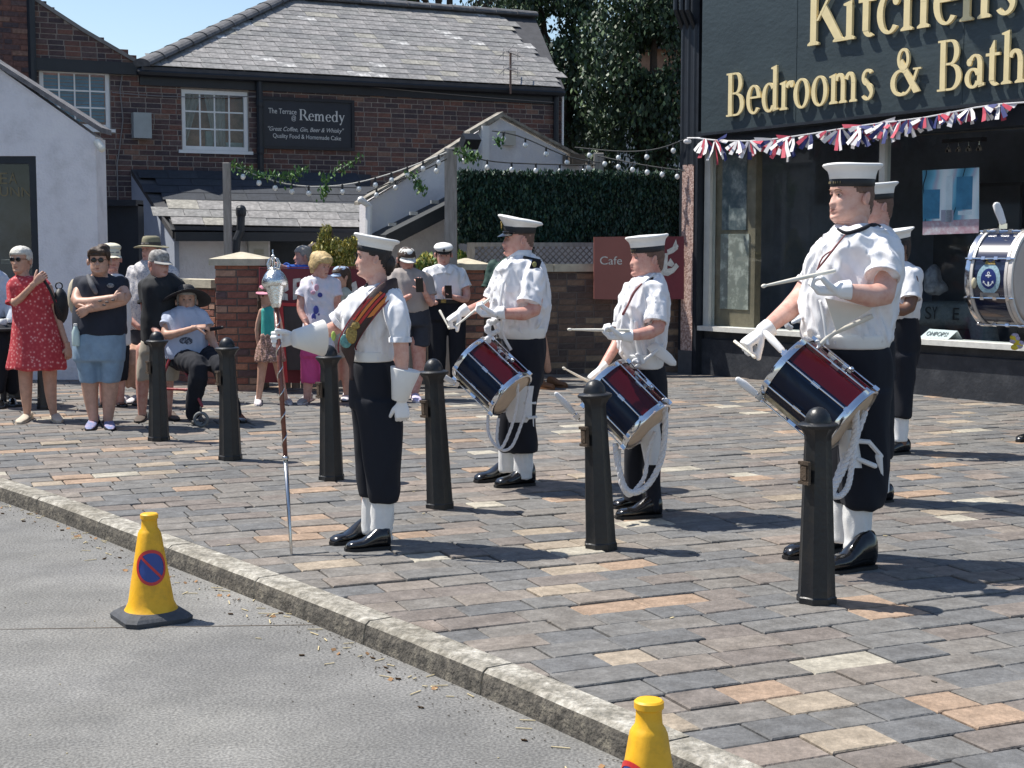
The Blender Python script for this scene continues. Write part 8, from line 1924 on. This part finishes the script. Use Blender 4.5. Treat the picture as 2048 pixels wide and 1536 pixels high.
# --- seated lady with wide hat, on a walking frame seat
P = Person(392, 842, 'seated smiling lady in a wide black sun hat and pale blue tee shirt', yaw=285, group=SG_)
P.head(374, 626, 0, yaw=285, scale=.95, skin=SKINT(), hair=hair_grizzled, hair_mask=short_hair(.155, .06, .0), hair_th=.014, chub=.4, pitch=-8); brimhat(P, mat('black_straw', (.018, .019, .024), .7, var=.2, vs=60, bump=.4), None, R0=.235, h=.085, droop=.045, wave=.015, tilt=14, z=.160)
dr = [(612, 358, 392, .07), (618, 345, 404, .11), (632, 334, 412, .13), (660, 330, 414, .15), (700, 330, 418, .17), (716, 332, 420, .17)]; P.rows(dr, P.bm, -.02); P.limb([P.J(374, 612), P.J(374, 632)], [.048, .055]); m = P.rows(dr); P.limb([P.J(340, 632), P.J(333, 650, -.06)], [.062, .056], m, cap=(1, 0), k=2); P.limb([P.J(406, 632), P.J(414, 652, -.03)], [.062, .056], m, cap=(1, 0), k=2); P.cloth('tee_shirt', m, mat('pale_blue_tee', (.44, .49, .62), .85, var=.06, bump=.1), voxel=.013, amp=.008)
m = MB(); m.ell(P.J(372, 682, -.158), .06, .01, .035, n=14, k=6); P.part('shirt_print', m, mat('dark_print', (.06, .07, .10), .8, vs=50, mottle=((.05, .06, .09), (.40, .44, .55)), bump=0))
P.limb([P.J(336, 648, -.05), P.J(334, 670, -.12), P.J(392, 655, -.26)], [.042, .038, .026]); addhand(P, P.J(392, 655, -.26), V((1, .1, .1)), V((0, .5, -1)), V((0, -1, 0)), sc=.9); P.limb([P.J(414, 650, -.03), P.J(428, 690, -.05), P.J(440, 712, -.25)], [.042, .036, .026]); addhand(P, P.J(440, 712, -.25), V((.3, -.5, -.8)), V((0, -.5, -1)), V((-1, 0, 0)), sc=.9)
P.limb([P.J(360, 712, .05), P.J(396, 735, -.42), P.J(384, 830, -.30)], [.06, .045, .03], k=4); P.limb([P.J(408, 712, .05), P.J(446, 738, -.38), P.J(470, 828, -.25)], [.06, .045, .03], k=4); P.build_body(.014)
m = MB(); P.limb([P.J(358, 714, .05), P.J(380, 724, -.2), P.J(398, 738, -.40), P.J(390, 790, -.36), P.J(386, 826, -.31)], [.115, .10, .085, .07, .062], m); P.limb([P.J(408, 714, .05), P.J(430, 722, -.2), P.J(446, 738, -.38), P.J(458, 790, -.32), P.J(470, 824, -.26)], [.115, .10, .085, .07, .06], m); P.cloth('trousers', m, NAVY(), voxel=.014, amp=.007)
gshoe(P, (386, 834), (398, 852), m_=mat('grey_shoe', (.3, .3, .3), .7)); gshoe(P, (470, 832), (486, 846))
rl_ = thing('walking_frame', P.J(390, 842, .1), 'folding walker with a red tube frame and small grey wheels under the seated lady', 'walker'); rdm = mat('red_tube', (.28, .03, .035), .35, var=.05, coat=.4); m = MB()
for a_, b_ in (((345, 690, -.1), (404, 812, -.45)), ((350, 690, -.1), (308, 800, -.2)), ((438, 700, .2), (455, 820, .1)), ((420, 690, .3), (400, 800, .3)), ((345, 690, -.1), (352, 672, -.12)), ((344, 716, .25), (430, 716, .25)), ((330, 778, -.2), (392, 780, -.35))): m.tube([P.J(*a_), P.J(*b_)], .013, 8)
m.build('frame', rdm, rl_, smooth=True); m = MB(); m.box(P.J(386, 724, .05), V((.20, 0, 0)), V((0, .17, 0)), V((0, 0, .02))); m.build('seat', BLACKM(), rl_)
m = MB(); P.limb([P.J(398, 662, .0), P.J(425, 658, -.1), P.J(445, 655, -.15)], [.014, .016, .014], m); m.build('handle', BLACKM(), rl_, smooth=True)
for x_, y_, d_ in ((402, 833, -.48), (310, 830, -.2), (456, 832, .1)):
    m = MB(); c = P.J(x_, y_, d_); c.z = .07; m.torus(c, X, Z, .055, .014, 22, 8); o = m.build('wheel', mat('grey_tyre', (.16, .17, .17), .7), rl_, smooth=True); m = MB(); m.ell(c, .025, .012, .025, n=12, k=6); m.tube([c, c+Z*.10], .010, 6); m.build('wheel_hub', mat('dark_hub', (.05, .05, .055), .5), o)
# --- seated figure between (white clothes)
P = Person(262, 800, 'seated person in white top and shorts half hidden behind the person in the navy tee', yaw=275, group=SG_)
P.head(262, 612, .1, yaw=280, scale=.85, skin=SKINT(), hair=hair_brown, hair_mask=short_hair(.15, .08, .0), hair_th=.012)
dr = [(612, 248, 276, .08), (622, 240, 286, .12), (660, 238, 288, .14), (700, 240, 288, .15)]; P.rows(dr, P.bm, -.02); P.limb([P.J(262, 600, .1), P.J(262, 625)], [.045, .05]); m = P.rows(dr); P.cloth('top', m, tee_w, voxel=.016, amp=.008)
P.limb([P.J(252, 700, .1), P.J(262, 706, -.35), P.J(256, 770, -.25)], [.08, .06, .035]); P.limb([P.J(275, 700, .1), P.J(280, 706, -.3), P.J(270, 772, -.2)], [.08, .06, .035]); P.build_body(.016)
m = MB(); P.limb([P.J(252, 700, .1), P.J(260, 706, -.15)], [.10, .085], m, k=2); P.limb([P.J(276, 700, .1), P.J(279, 706, -.15)], [.10, .085], m, k=2); P.cloth('shorts', m, NAVY(), voxel=.016, amp=.005); sw2 = mat('white_trainer', (.62, .58, .60), .7, var=.1)
h_ = P.J(255, 772, -.22); shoe(P, V((h_.x, h_.y, 0)), V((h_.x-.06, h_.y-.22, 0)), m_=sw2, laces=False); h_ = P.J(272, 772, -.2); shoe(P, V((h_.x, h_.y, 0)), V((h_.x-.02, h_.y-.22, 0)), m_=sw2, laces=False)
ch_ = thing('folding_chair', P.J(262, 800, .1), 'dark folding chair under the seated person in white', 'chair'); m = MB(); zz = P.J(262, 722).z; m.box(V((P.base.x, P.Y-.05, zz-.06)), V((.22, 0, 0)), V((0, .2, 0)), V((0, 0, .015))); m.build('seat', BLACKM(), ch_)
for sx_ in (-1, 1): m = MB(); m.tube([V((P.base.x+.2*sx_, P.Y+.15, 0)), V((P.base.x+.2*sx_, P.Y-.2, zz-.05))], .011, 7); m.tube([V((P.base.x+.2*sx_, P.Y-.22, 0)), V((P.base.x+.2*sx_, P.Y+.18, zz+.32))], .011, 7); m.build('leg', mat('steel_tube', (.3, .3, .32), .35, .8), ch_)
# --- partly seen seated person at the far left edge with a cafe table
P = Person(-14, 806, 'seated person in a white shirt cut off by the left edge of the picture', yaw=330, group=SG_)
P.head(-20, 540, 0, yaw=330, scale=.95, skin=SKINT(), hair=hair_grizzled, hair_mask=short_hair(), hair_th=.006)
dr = [(540, -36, 2, .08), (552, -46, 14, .13), (600, -48, 20, .15), (650, -46, 24, .16)]; P.rows(dr, P.bm, -.02); P.limb([P.J(-20, 528), P.J(-18, 556)], [.05, .055]); m = P.rows(dr); P.limb([P.J(8, 562), P.J(20, 610, -.1), P.J(24, 640, -.2)], [.06, .055, .05], m); P.cloth('shirt', m, mat('pale_blue_shirt', (.55, .60, .68), .85, var=.05, bump=.1), voxel=.016, amp=.010)
P.limb([P.J(-22, 655), P.J(4, 665, -.4), P.J(0, 780, -.35)], [.09, .065, .04]); P.limb([P.J(-4, 655), P.J(22, 668, -.3), P.J(24, 782, -.2)], [.09, .065, .04]); P.build_body(.016); m = MB(); P.limb([P.J(-22, 655), P.J(4, 668, -.4), P.J(0, 775, -.35)], [.11, .085, .06], m); P.limb([P.J(-4, 655), P.J(22, 668, -.3), P.J(24, 778, -.2)], [.11, .085, .06], m); P.cloth('trousers', m, NAVY(), voxel=.016, amp=.006)
for a_ in ((0, -.35), (24, -.2)): h_ = P.J(a_[0], 780, a_[1]); shoe(P, V((h_.x, h_.y, 0)), V((h_.x+.08, h_.y-.22, 0)), laces=False)
tb_ = thing('cafe_table', D(8, 800, 14.2), 'dark cafe table with white cups at the left edge behind the distant bollard', 'table'); c = D(2, 640, 14.4); zt = D(2, 660, 14.4).z; m = MB(); m.lathe((c.x, c.y, zt), [(.30, 0), (.31, .01), (.31, .025), (.29, .03)], 28); m.build('tabletop', BLACKM(), tb_); m = MB(); m.lathe((c.x, c.y, 0), [(.22, 0), (.22, .02), (.03, .04), (.03, zt)], 16); m.build('pedestal', blk, tb_)
for i, (px, dy) in enumerate(((6, 0), (18, .1))):
    cc = D(px, 660, 14.3+dy); m = MB(); m.lathe((cc.x, cc.y, zt+.03), [(.02, 0), (.035, .03), (.04, .08)], 14); tag(m.build('cup', UPVC, loc=(cc.x, cc.y, zt+.03), smooth=True), ('white cup nearer the edge of the dark cafe table' if i == 0 else 'white cup nearer the red dress on the dark cafe table'), 'cup')
# --- girl in pink hat
P = Person(541, 806, 'small girl in a pink hat and turquoise top seen behind the mace', yaw=310, group=SG_)
P.head(535, 609, 0, yaw=330, scale=.84, skin=SKINT(), hair=hair_brown, hair_mask=short_hair(.15, .09, -.02), hair_th=.012, nose=.7); brimhat(P, mat('pink_hat', (.66, .26, .34), .8, var=.06), None, R0=.135, h=.07, droop=.03)
hair_blob(P, hair_brown, [(-.09, .0, .04, .04, .05, .07), (-.105, 0, -.03, .03, .04, .06)])
dr = [(612, 530, 546, .05), (620, 522, 552, .07), (640, 522, 553, .08), (672, 523, 552, .085)]; P.rows([(616, 520, 556, .06)]+dr[1:], P.bm, -.012); P.limb([P.J(536, 598), P.J(537, 620)], [.035, .04]); m = P.rows(dr); P.cloth('top', m, mat('turquoise_top', (.045, .36, .32), .8, var=.1, vs=14), voxel=.010, amp=.004)
P.limb([P.J(523, 622), P.J(514, 660), P.J(520, 702)], [.028, .024, .019]); P.limb([P.J(553, 622), P.J(562, 660), P.J(560, 700)], [.028, .024, .019]); addhand(P, P.J(520, 702), V((.1, 0, -1)), V((1, 0, 0)), CAM, sc=.7); addhand(P, P.J(560, 700), V((-.1, 0, -1)), V((-1, 0, 0)), CAM, sc=.7)
P.limb([P.J(528, 700), P.J(523, 750), P.J(517, 800)], [.06, .042, .028]); P.limb([P.J(552, 700), P.J(560, 750), P.J(571, 798)], [.06, .042, .028]); P.build_body(.011)
m = P.rows([(668, 522, 555, .09), (690, 516, 564, .11), (722, 510, 572, .14)]); P.cloth('skirt', m, voro('brown_pink_floral', (.40, .22, .19), (.60, .42, .38), (.22, .14, .10), 60), voxel=.011, amp=.010, fr=14, st=(1, 1, .3)); gshoe(P, (516, 800), (516, 812), m_=sw2, sole=sw2, w=.035, h=.06); gshoe(P, (570, 798), (580, 810), m_=mat('grey_shoe', (.3, .3, .3)), sole=sw2, w=.035, h=.06)
# --- blonde woman
P = Person(618, 806, 'blonde older woman in a white printed tee and bright pink trousers', yaw=300, group=SG_)
P.head(640, 552, -.05, yaw=318, scale=.95, skin=SKINR(), hair=hair_blond, hair_mask=short_hair(.15, .07, .0), hair_th=.03, pitch=14); hair_blob(P, hair_blond, [(-.03, 0, .17, .11, .10, .08), (-.06, 0, .10, .08, .095, .08), (.05, 0, .19, .06, .08, .04)], amp=.012, fr=22)
dr = [(550, 626, 660, .06), (557, 612, 670, .11), (575, 603, 674, .13), (620, 606, 670, .14), (660, 606, 668, .15), (698, 602, 668, .15)]; P.rows(dr, P.bm, -.02); P.limb([P.J(640, 538, -.04), P.J(640, 566)], [.05, .06]); m = P.rows(dr); P.limb([P.J(612, 568), P.J(602, 592, -.03)], [.06, .055], m, cap=(1, 0), k=2); P.limb([P.J(668, 568), P.J(674, 592, -.03)], [.06, .055], m, cap=(1, 0), k=2); P.cloth('printed_tee', m, mat('lilac_white_tee', (.68, .66, .74), .85, vs=9, mottle=((.60, .62, .72), (.80, .70, .78)), bump=.1), voxel=.013, amp=.009)
m = MB(); rg = random.Random(2)
for x_, y_, a_ in ((632, 620, 0), (638, 630, 1), (628, 634, 0), (640, 590, 0), (633, 575, 2), (626, 585, 2)): m.ell(P.J(x_, y_, -.142), .018+.01*rg.random(), .008, .03*rg.random()+.015, n=8, k=5, mi=a_)
P.part('tee_print', m, [mat('blue_print', (.06, .07, .30), .8, bump=0), mat('violet_print', (.12, .08, .28), .8, bump=0), mat('pink_print', (.66, .36, .46), .8, bump=0)])
P.limb([P.J(604, 592, -.03), P.J(601, 620, -.06), P.J(612, 645, -.15)], [.042, .038, .028]); addhand(P, P.J(612, 645, -.15), V((.2, -.3, -1)), V((1, 0, 0)), CAM, sc=.95); P.limb([P.J(674, 590, -.03), P.J(676, 640)], [.042, .03], k=2); P.limb([P.J(618, 740), P.J(614, 800)], [.06, .035], k=2); P.limb([P.J(650, 740, .08), P.J(652, 800, .1)], [.06, .035], k=2); P.build_body(.013)
m = P.rows([(690, 601, 668, .15), (712, 601, 668, .14)]); P.rows([(705, 602, 638, .10), (766, 602, 636, .085)], m); P.rows([(705, 636, 668, .10, .06), (766, 638, 668, .085, .08)], m); P.cloth('trousers', m, mat('bright_pink_cloth', (.56, .07, .24), .8, var=.1), voxel=.013, amp=.007); gshoe(P, (620, 798), (600, 810), m_=mat('grey_shoe', (.3, .3, .3)), sole=sw2); gshoe(P, (655, 796), (648, 806), m_=BLACKM(), sole=sw2)
# --- girl with pale blue cap
P = Person(682, 800, 'girl in a pale blue cap and sage tee shirt behind the outstretched arm', yaw=240, group=SG_)
P.head(682, 574, 0, yaw=212, scale=.9, skin=SKINT(), hair=hair_brown, hair_mask=short_hair(.15, .09, -.03), hair_th=.012, nose=.8); ballcap(P, mat('pale_blue_cap', (.33, .44, .62), .8, var=.08)); hair_blob(P, hair_brown, [(-.07, 0, .06, .05, .075, .08), (-.08, 0, -.03, .04, .07, .08)])
dr = [(576, 668, 696, .06), (584, 655, 708, .10), (610, 648, 716, .12), (650, 646, 714, .125), (690, 646, 712, .13)]; P.rows(dr, P.bm, -.02); P.limb([P.J(682, 560), P.J(682, 590)], [.042, .05]); m = P.rows(dr); P.limb([P.J(656, 592), P.J(644, 622)], [.06, .058], m, cap=(1, 0), k=2); P.cloth('tee_shirt', m, mat('sage_tee', (.50, .53, .46), .85, vs=9, mottle=((.40, .45, .40), (.62, .63, .55)), bump=.1), voxel=.013, amp=.009)
P.limb([P.J(645, 622), P.J(654, 670, -.03), P.J(668, 690, -.1)], [.038, .034, .024]); legs2(P, [(668, 690), (668, 750), (670, 794)], [(692, 690), (692, 750), (694, 794)], [.07, .05, .03]); P.build_body(.013); m = P.rows([(686, 650, 710, .12), (715, 652, 708, .12)]); P.cloth('shorts', m, mat('stone_shorts', (.42, .38, .31)), voxel=.014, amp=.005); gshoe(P, (670, 796), (664, 804), m_=sw2); gshoe(P, (694, 796), (690, 804), m_=sw2)
# --- person with white cap and beige tee, phone
P = Person(822, 798, 'long haired person in a white cap and beige tee shirt looking at a phone', yaw=285, group=SG_)
P.head(812, 541, 0, yaw=290, scale=1.0, skin=SKINR(), hair=hair_brown, hair_mask=short_hair(.15, .08, -.03), hair_th=.012, pitch=14); ballcap(P, mat('white_cap', (.72, .72, .68), .8, var=.04)); hair_blob(P, hair_brown, [(-.06, .05, .06, .05, .05, .09), (-.03, .085, -.01, .04, .03, .07), (-.03, -.08, .02, .04, .03, .06)])
dr = [(536, 796, 832, .07), (544, 784, 846, .12), (562, 776, 858, .15), (600, 780, 861, .17), (624, 788, 856, .17)]; P.rows(dr, P.bm, -.02); P.limb([P.J(813, 528), P.J(814, 552)], [.055, .065]); m = P.rows(dr); P.limb([P.J(782, 558), P.J(774, 590, -.03)], [.065, .06], m, cap=(1, 0), k=2); P.limb([P.J(852, 560), P.J(861, 590, -.03)], [.068, .062], m, cap=(1, 0), k=2); P.cloth('tee_shirt', m, mat('beige_tee', (.36, .32, .30), .85, var=.07, bump=.1), voxel=.014, amp=.010, fr=6)
P.limb([P.J(860, 588, -.03), P.J(862, 606, -.12), P.J(848, 582, -.26)], [.045, .040, .028]); addhand(P, P.J(848, 582, -.26), V((-.4, -.2, .9)), V((-.3, 1, .2)), V((-1, 0, -.2)), sc=.95, curl=(30, 30, 20)); P.limb([P.J(776, 588, -.03), P.J(780, 610, -.1), P.J(820, 592, -.25)], [.042, .038, .027])
legs2(P, [(800, 680), (798, 740), (800, 794)], [(836, 680), (838, 740), (828, 794)], [.085, .06, .035]); P.build_body(.013); phone(P, P.J(839, 570, -.31), V((.1, 1, .35)), Z, 'phone in the hand of the person in the beige tee shirt')
m = P.rows([(618, 786, 858, .165), (650, 784, 862, .165)]); P.rows([(640, 784, 822, .11), (692, 786, 820, .10)], m); P.rows([(640, 824, 862, .11), (692, 824, 860, .10)], m); P.cloth('shorts', m, mat('navy_shorts', (.03, .035, .05)), voxel=.014, amp=.006); lil = mat('lilac_trainer', (.50, .46, .62), .7, var=.15); gshoe(P, (828, 794), (836, 806), m_=lil, sole=sw2); gshoe(P, (800, 794), (796, 804), m_=lil, sole=sw2)
# --- cadet officer with phone
P = Person(895, 774, 'cadet officer in white peaked cap and white shirt reading a phone', yaw=275, group=SG_)
P.head(887, 529, 0, yaw=275, scale=.98, skin=SKINR(), hair=hair_brown, hair_mask=short_hair(.16, .08, .0), hair_th=.010, pitch=12, chub=.4)
m = P.lathe_head([(.098, .138), (.102, .142), (.104, .165), (.10, .168)], cap=(0, 0), z0=.14); P.part('cap_band', m, BLACKM(), smooth=True); m = P.lathe_head([(.102, .162), (.116, .175), (.122, .190), (.118, .208), (.10, .225), (.06, .236), (.01, .238)], z0=.14); P.part('cap_crown', m, MATS['white_cap_cloth'], smooth=True)
m = MB(); m.ell(P.hp(.112, 0, .185), .008, .014, .018, P.hf, P.hl, P.hu, 10, 6); P.part('cap_badge', m, BLACKM()); m = MB(); m.ell(P.hp(.105, 0, .142), .035, .07, .007, P.hf, P.hl, P.hu, 16, 6); P.part('cap_visor', m, BLACKLEATHER(), smooth=True)
dr = [(528, 872, 902, .07), (535, 858, 916, .12), (550, 848, 926, .145), (575, 850, 926, .155), (602, 860, 922, .15)]; P.rows(dr, P.bm, -.02); P.limb([P.J(887, 516), P.J(887, 540)], [.052, .06]); m = P.rows(dr); P.limb([P.J(854, 548), P.J(847, 574, -.03)], [.068, .064], m, cap=(1, 0), k=2); P.limb([P.J(920, 548), P.J(931, 574, -.03)], [.068, .064], m, cap=(1, 0), k=2); P.cloth('shirt', m, WHITE(), voxel=.013, amp=.009, fr=6)
m = MB(); m.prism([P.J(874, 529, -.10), P.J(886, 545, -.15), P.J(872, 548, -.14), P.J(866, 536, -.11)], V((0, -.006, 0))); m.prism([P.J(900, 529, -.10), P.J(888, 545, -.15), P.J(902, 548, -.14), P.J(908, 536, -.11)], V((0, -.006, 0))); P.part('collar', m, WHITE())
P.limb([P.J(847, 572, -.03), P.J(850, 600, -.06), P.J(872, 606, -.16)], [.045, .040, .028]); P.limb([P.J(931, 572, -.03), P.J(932, 598, -.08), P.J(906, 594, -.25)], [.045, .042, .028]); addhand(P, P.J(906, 594, -.25), V((-.9, -.2, .3)), V((0, .6, 1)), V((0, -.5, 1)), sc=.95, curl=(30, 40, 20))
legs2(P, [(876, 650), (874, 760)], [(914, 650), (917, 760)], [.08, .045]); P.build_body(.013); phone(P, P.J(897, 584, -.30), V((.1, 1, .35)), Z, 'phone in the hand of the cadet officer')
m = P.rows([(600, 858, 926, .155), (640, 857, 930, .15)]); P.rows([(630, 857, 893, .10), (700, 858, 892, .09), (764, 860, 888, .085)], m); P.rows([(630, 894, 930, .10), (700, 898, 932, .09), (764, 902, 930, .085)], m); P.cloth('trousers', m, NAVY(), voxel=.013, amp=.006, st=(1, 1, .3)); m = P.rows([(597, 858, 926, .16), (606, 858, 927, .16)]); P.cloth('belt', m, BLACKM(), voxel=.010, amp=0); m = MB(); m.box(P.J(887, 602, -.165), V((.028, 0, 0)), V((0, .006, 0)), V((0, 0, .02))); P.part('belt_buckle', m, sg_)
gshoe(P, (874, 766), (870, 776)); gshoe(P, (917, 766), (922, 776))
# --- two people behind the banner
P = Person(600, 735, 'grey haired man in a bright blue shirt pointing left behind the dark red banner', yaw=200, Yd=17.2, group=SG_)
P.head(606, 531, 0, yaw=190, scale=.98, skin=SKINR(), hair=hair_grizzled, hair_mask=short_hair(.15, .10, .02), hair_th=.012)
dr = [(530, 594, 616, .08), (537, 580, 632, .14), (560, 576, 640, .16), (620, 578, 640, .16), (660, 578, 640, .16)]; P.rows(dr, P.bm, -.02); P.limb([P.J(606, 518), P.J(606, 545)], [.055, .06]); m = P.rows(dr); P.limb([P.J(588, 540, -.1), P.J(572, 536, -.2)], [.06, .055], m, cap=(1, 0), k=2); P.cloth('shirt', m, mat('bright_blue_shirt', (.03, .12, .50), .8, var=.1), voxel=.016, amp=.007)
P.limb([P.J(586, 540, -.1), P.J(570, 537, -.2), P.J(552, 528, -.3)], [.045, .036, .026]); addhand(P, P.J(553, 528, -.3), V((-1, 0, .15)), V((0, 0, -1)), V((0, -1, .2)), sc=.95, cur2=[(0, 5, 5), (70, 80, 50), (75, 80, 50), (75, 80, 50)]); P.limb([P.J(594, 650), P.J(594, 760)], [.08, .045], k=2); P.limb([P.J(624, 650), P.J(624, 760)], [.08, .045], k=2); P.build_body(.014)
m = P.rows([(650, 578, 640, .16), (700, 580, 638, .15)]); P.rows([(690, 580, 608, .09), (755, 584, 606, .08)], m); P.rows([(690, 610, 638, .09), (755, 612, 634, .08)], m); P.cloth('trousers', m, NAVY(), voxel=.016, amp=.005)
for x_ in (594, 624): h_ = P.J(x_, 760); shoe(P, V((h_.x, h_.y, 0)), V((h_.x-.2, h_.y-.1, 0)), laces=False)
P = Person(628, 735, 'brown haired person half hidden behind the blonde woman', yaw=200, Yd=17.9, group=SG_)
P.head(630, 524, 0, yaw=200, scale=.98, skin=SKINT(), hair=hair_brown, hair_mask=short_hair(.15, .08, .0), hair_th=.014)
dr = [(524, 618, 642, .08), (531, 604, 656, .14), (560, 600, 660, .16), (640, 602, 658, .16)]; P.rows(dr, P.bm, -.02); P.limb([P.J(630, 511), P.J(630, 538)], [.05, .06]); m = P.rows(dr); P.cloth('shirt', m, mat('dark_grey_top', (.05, .05, .055), .85), voxel=.018, amp=.006); P.limb([P.J(618, 630), P.J(618, 755)], [.08, .045], k=2); P.limb([P.J(642, 630), P.J(642, 755)], [.08, .045], k=2); P.build_body(.016)
m = P.rows([(630, 603, 658, .16), (690, 604, 657, .15)]); P.rows([(680, 604, 630, .09), (750, 608, 628, .08)], m); P.rows([(680, 632, 657, .09), (750, 633, 652, .08)], m); P.cloth('trousers', m, NAVY(), voxel=.018, amp=.005)
for x_ in (618, 642): h_ = P.J(x_, 755); shoe(P, V((h_.x, h_.y, 0)), V((h_.x-.1, h_.y-.2, 0)), laces=False)
# --- seated person in green behind the officer
P = Person(1012, 752, 'seated person in a dark green top with brown boots mostly hidden behind the officer', yaw=330, Yd=16.6, group=SG_)
P.head(1046, 506, .15, yaw=330, scale=.95, skin=SKINT(), hair=hair_brown, hair_mask=short_hair(), hair_th=.008)
dr = [(512, 1020, 1060, .08), (520, 1002, 1056, .14), (545, 978, 1050, .16), (600, 978, 1052, .17), (640, 980, 1052, .17)]; P.rows(dr, P.bm, -.02); P.limb([P.J(1045, 496, .15), P.J(1035, 528)], [.05, .06]); m = P.rows(dr); P.limb([P.J(988, 532), P.J(974, 575, -.05)], [.07, .06], m, cap=(1, 0), k=2); P.cloth('top', m, mat('bottle_green', (.018, .055, .045), .8, var=.1), voxel=.016, amp=.007)
P.limb([P.J(976, 570, -.05), P.J(980, 610, -.15), P.J(1010, 630, -.3)], [.045, .04, .03]); P.limb([P.J(1004, 645), P.J(1050, 655, -.45), P.J(1070, 740, -.4)], [.09, .065, .04]); P.limb([P.J(1030, 645), P.J(1075, 655, -.3), P.J(1096, 740, -.2)], [.09, .065, .04]); P.build_body(.016); m = MB(); P.limb([P.J(1004, 645), P.J(1048, 656, -.45), P.J(1064, 725, -.4)], [.11, .085, .06], m); P.limb([P.J(1030, 645), P.J(1070, 656, -.3), P.J(1084, 725, -.2)], [.11, .085, .06], m); P.cloth('trousers', m, mat('dark_brown_trousers', (.035, .025, .02), .85), voxel=.016, amp=.005)
brb = mat('brown_boot', (.17, .075, .03), .6, var=.2)
for x_, d_ in ((1070, -.4), (1096, -.2)): h_ = P.J(x_, 750, d_); shoe(P, V((h_.x, h_.y, 0)), V((h_.x+.2, h_.y-.18, 0)), m_=brb, sole=brb, laces=False, h=.11)
ch2 = thing('folding_chair', P.base, 'dark folding chair under the seated person in green', 'chair'); m = MB(); zz = P.J(1016, 670).z; m.box(V((P.base.x+.1, P.Y-.02, zz-.04)), V((.22, 0, 0)), V((0, .2, 0)), V((0, 0, .015))); m.build('seat', BLACKM(), ch2)
for sx_ in (-1, 1): m = MB(); m.tube([V((P.base.x+.1+.2*sx_, P.Y+.15, 0)), V((P.base.x+.1+.2*sx_, P.Y-.2, zz-.03))], .011, 7); m.tube([V((P.base.x+.1+.2*sx_, P.Y-.2, 0)), V((P.base.x+.1+.2*sx_, P.Y+.18, zz+.3))], .011, 7); m.build('leg', MATS['steel_tube'], ch2)
for o_ in bpy.data.objects:
    if 'label' in o_ and len(o_['label'].split()) > 16: print('LONG LABEL', o_['label'])
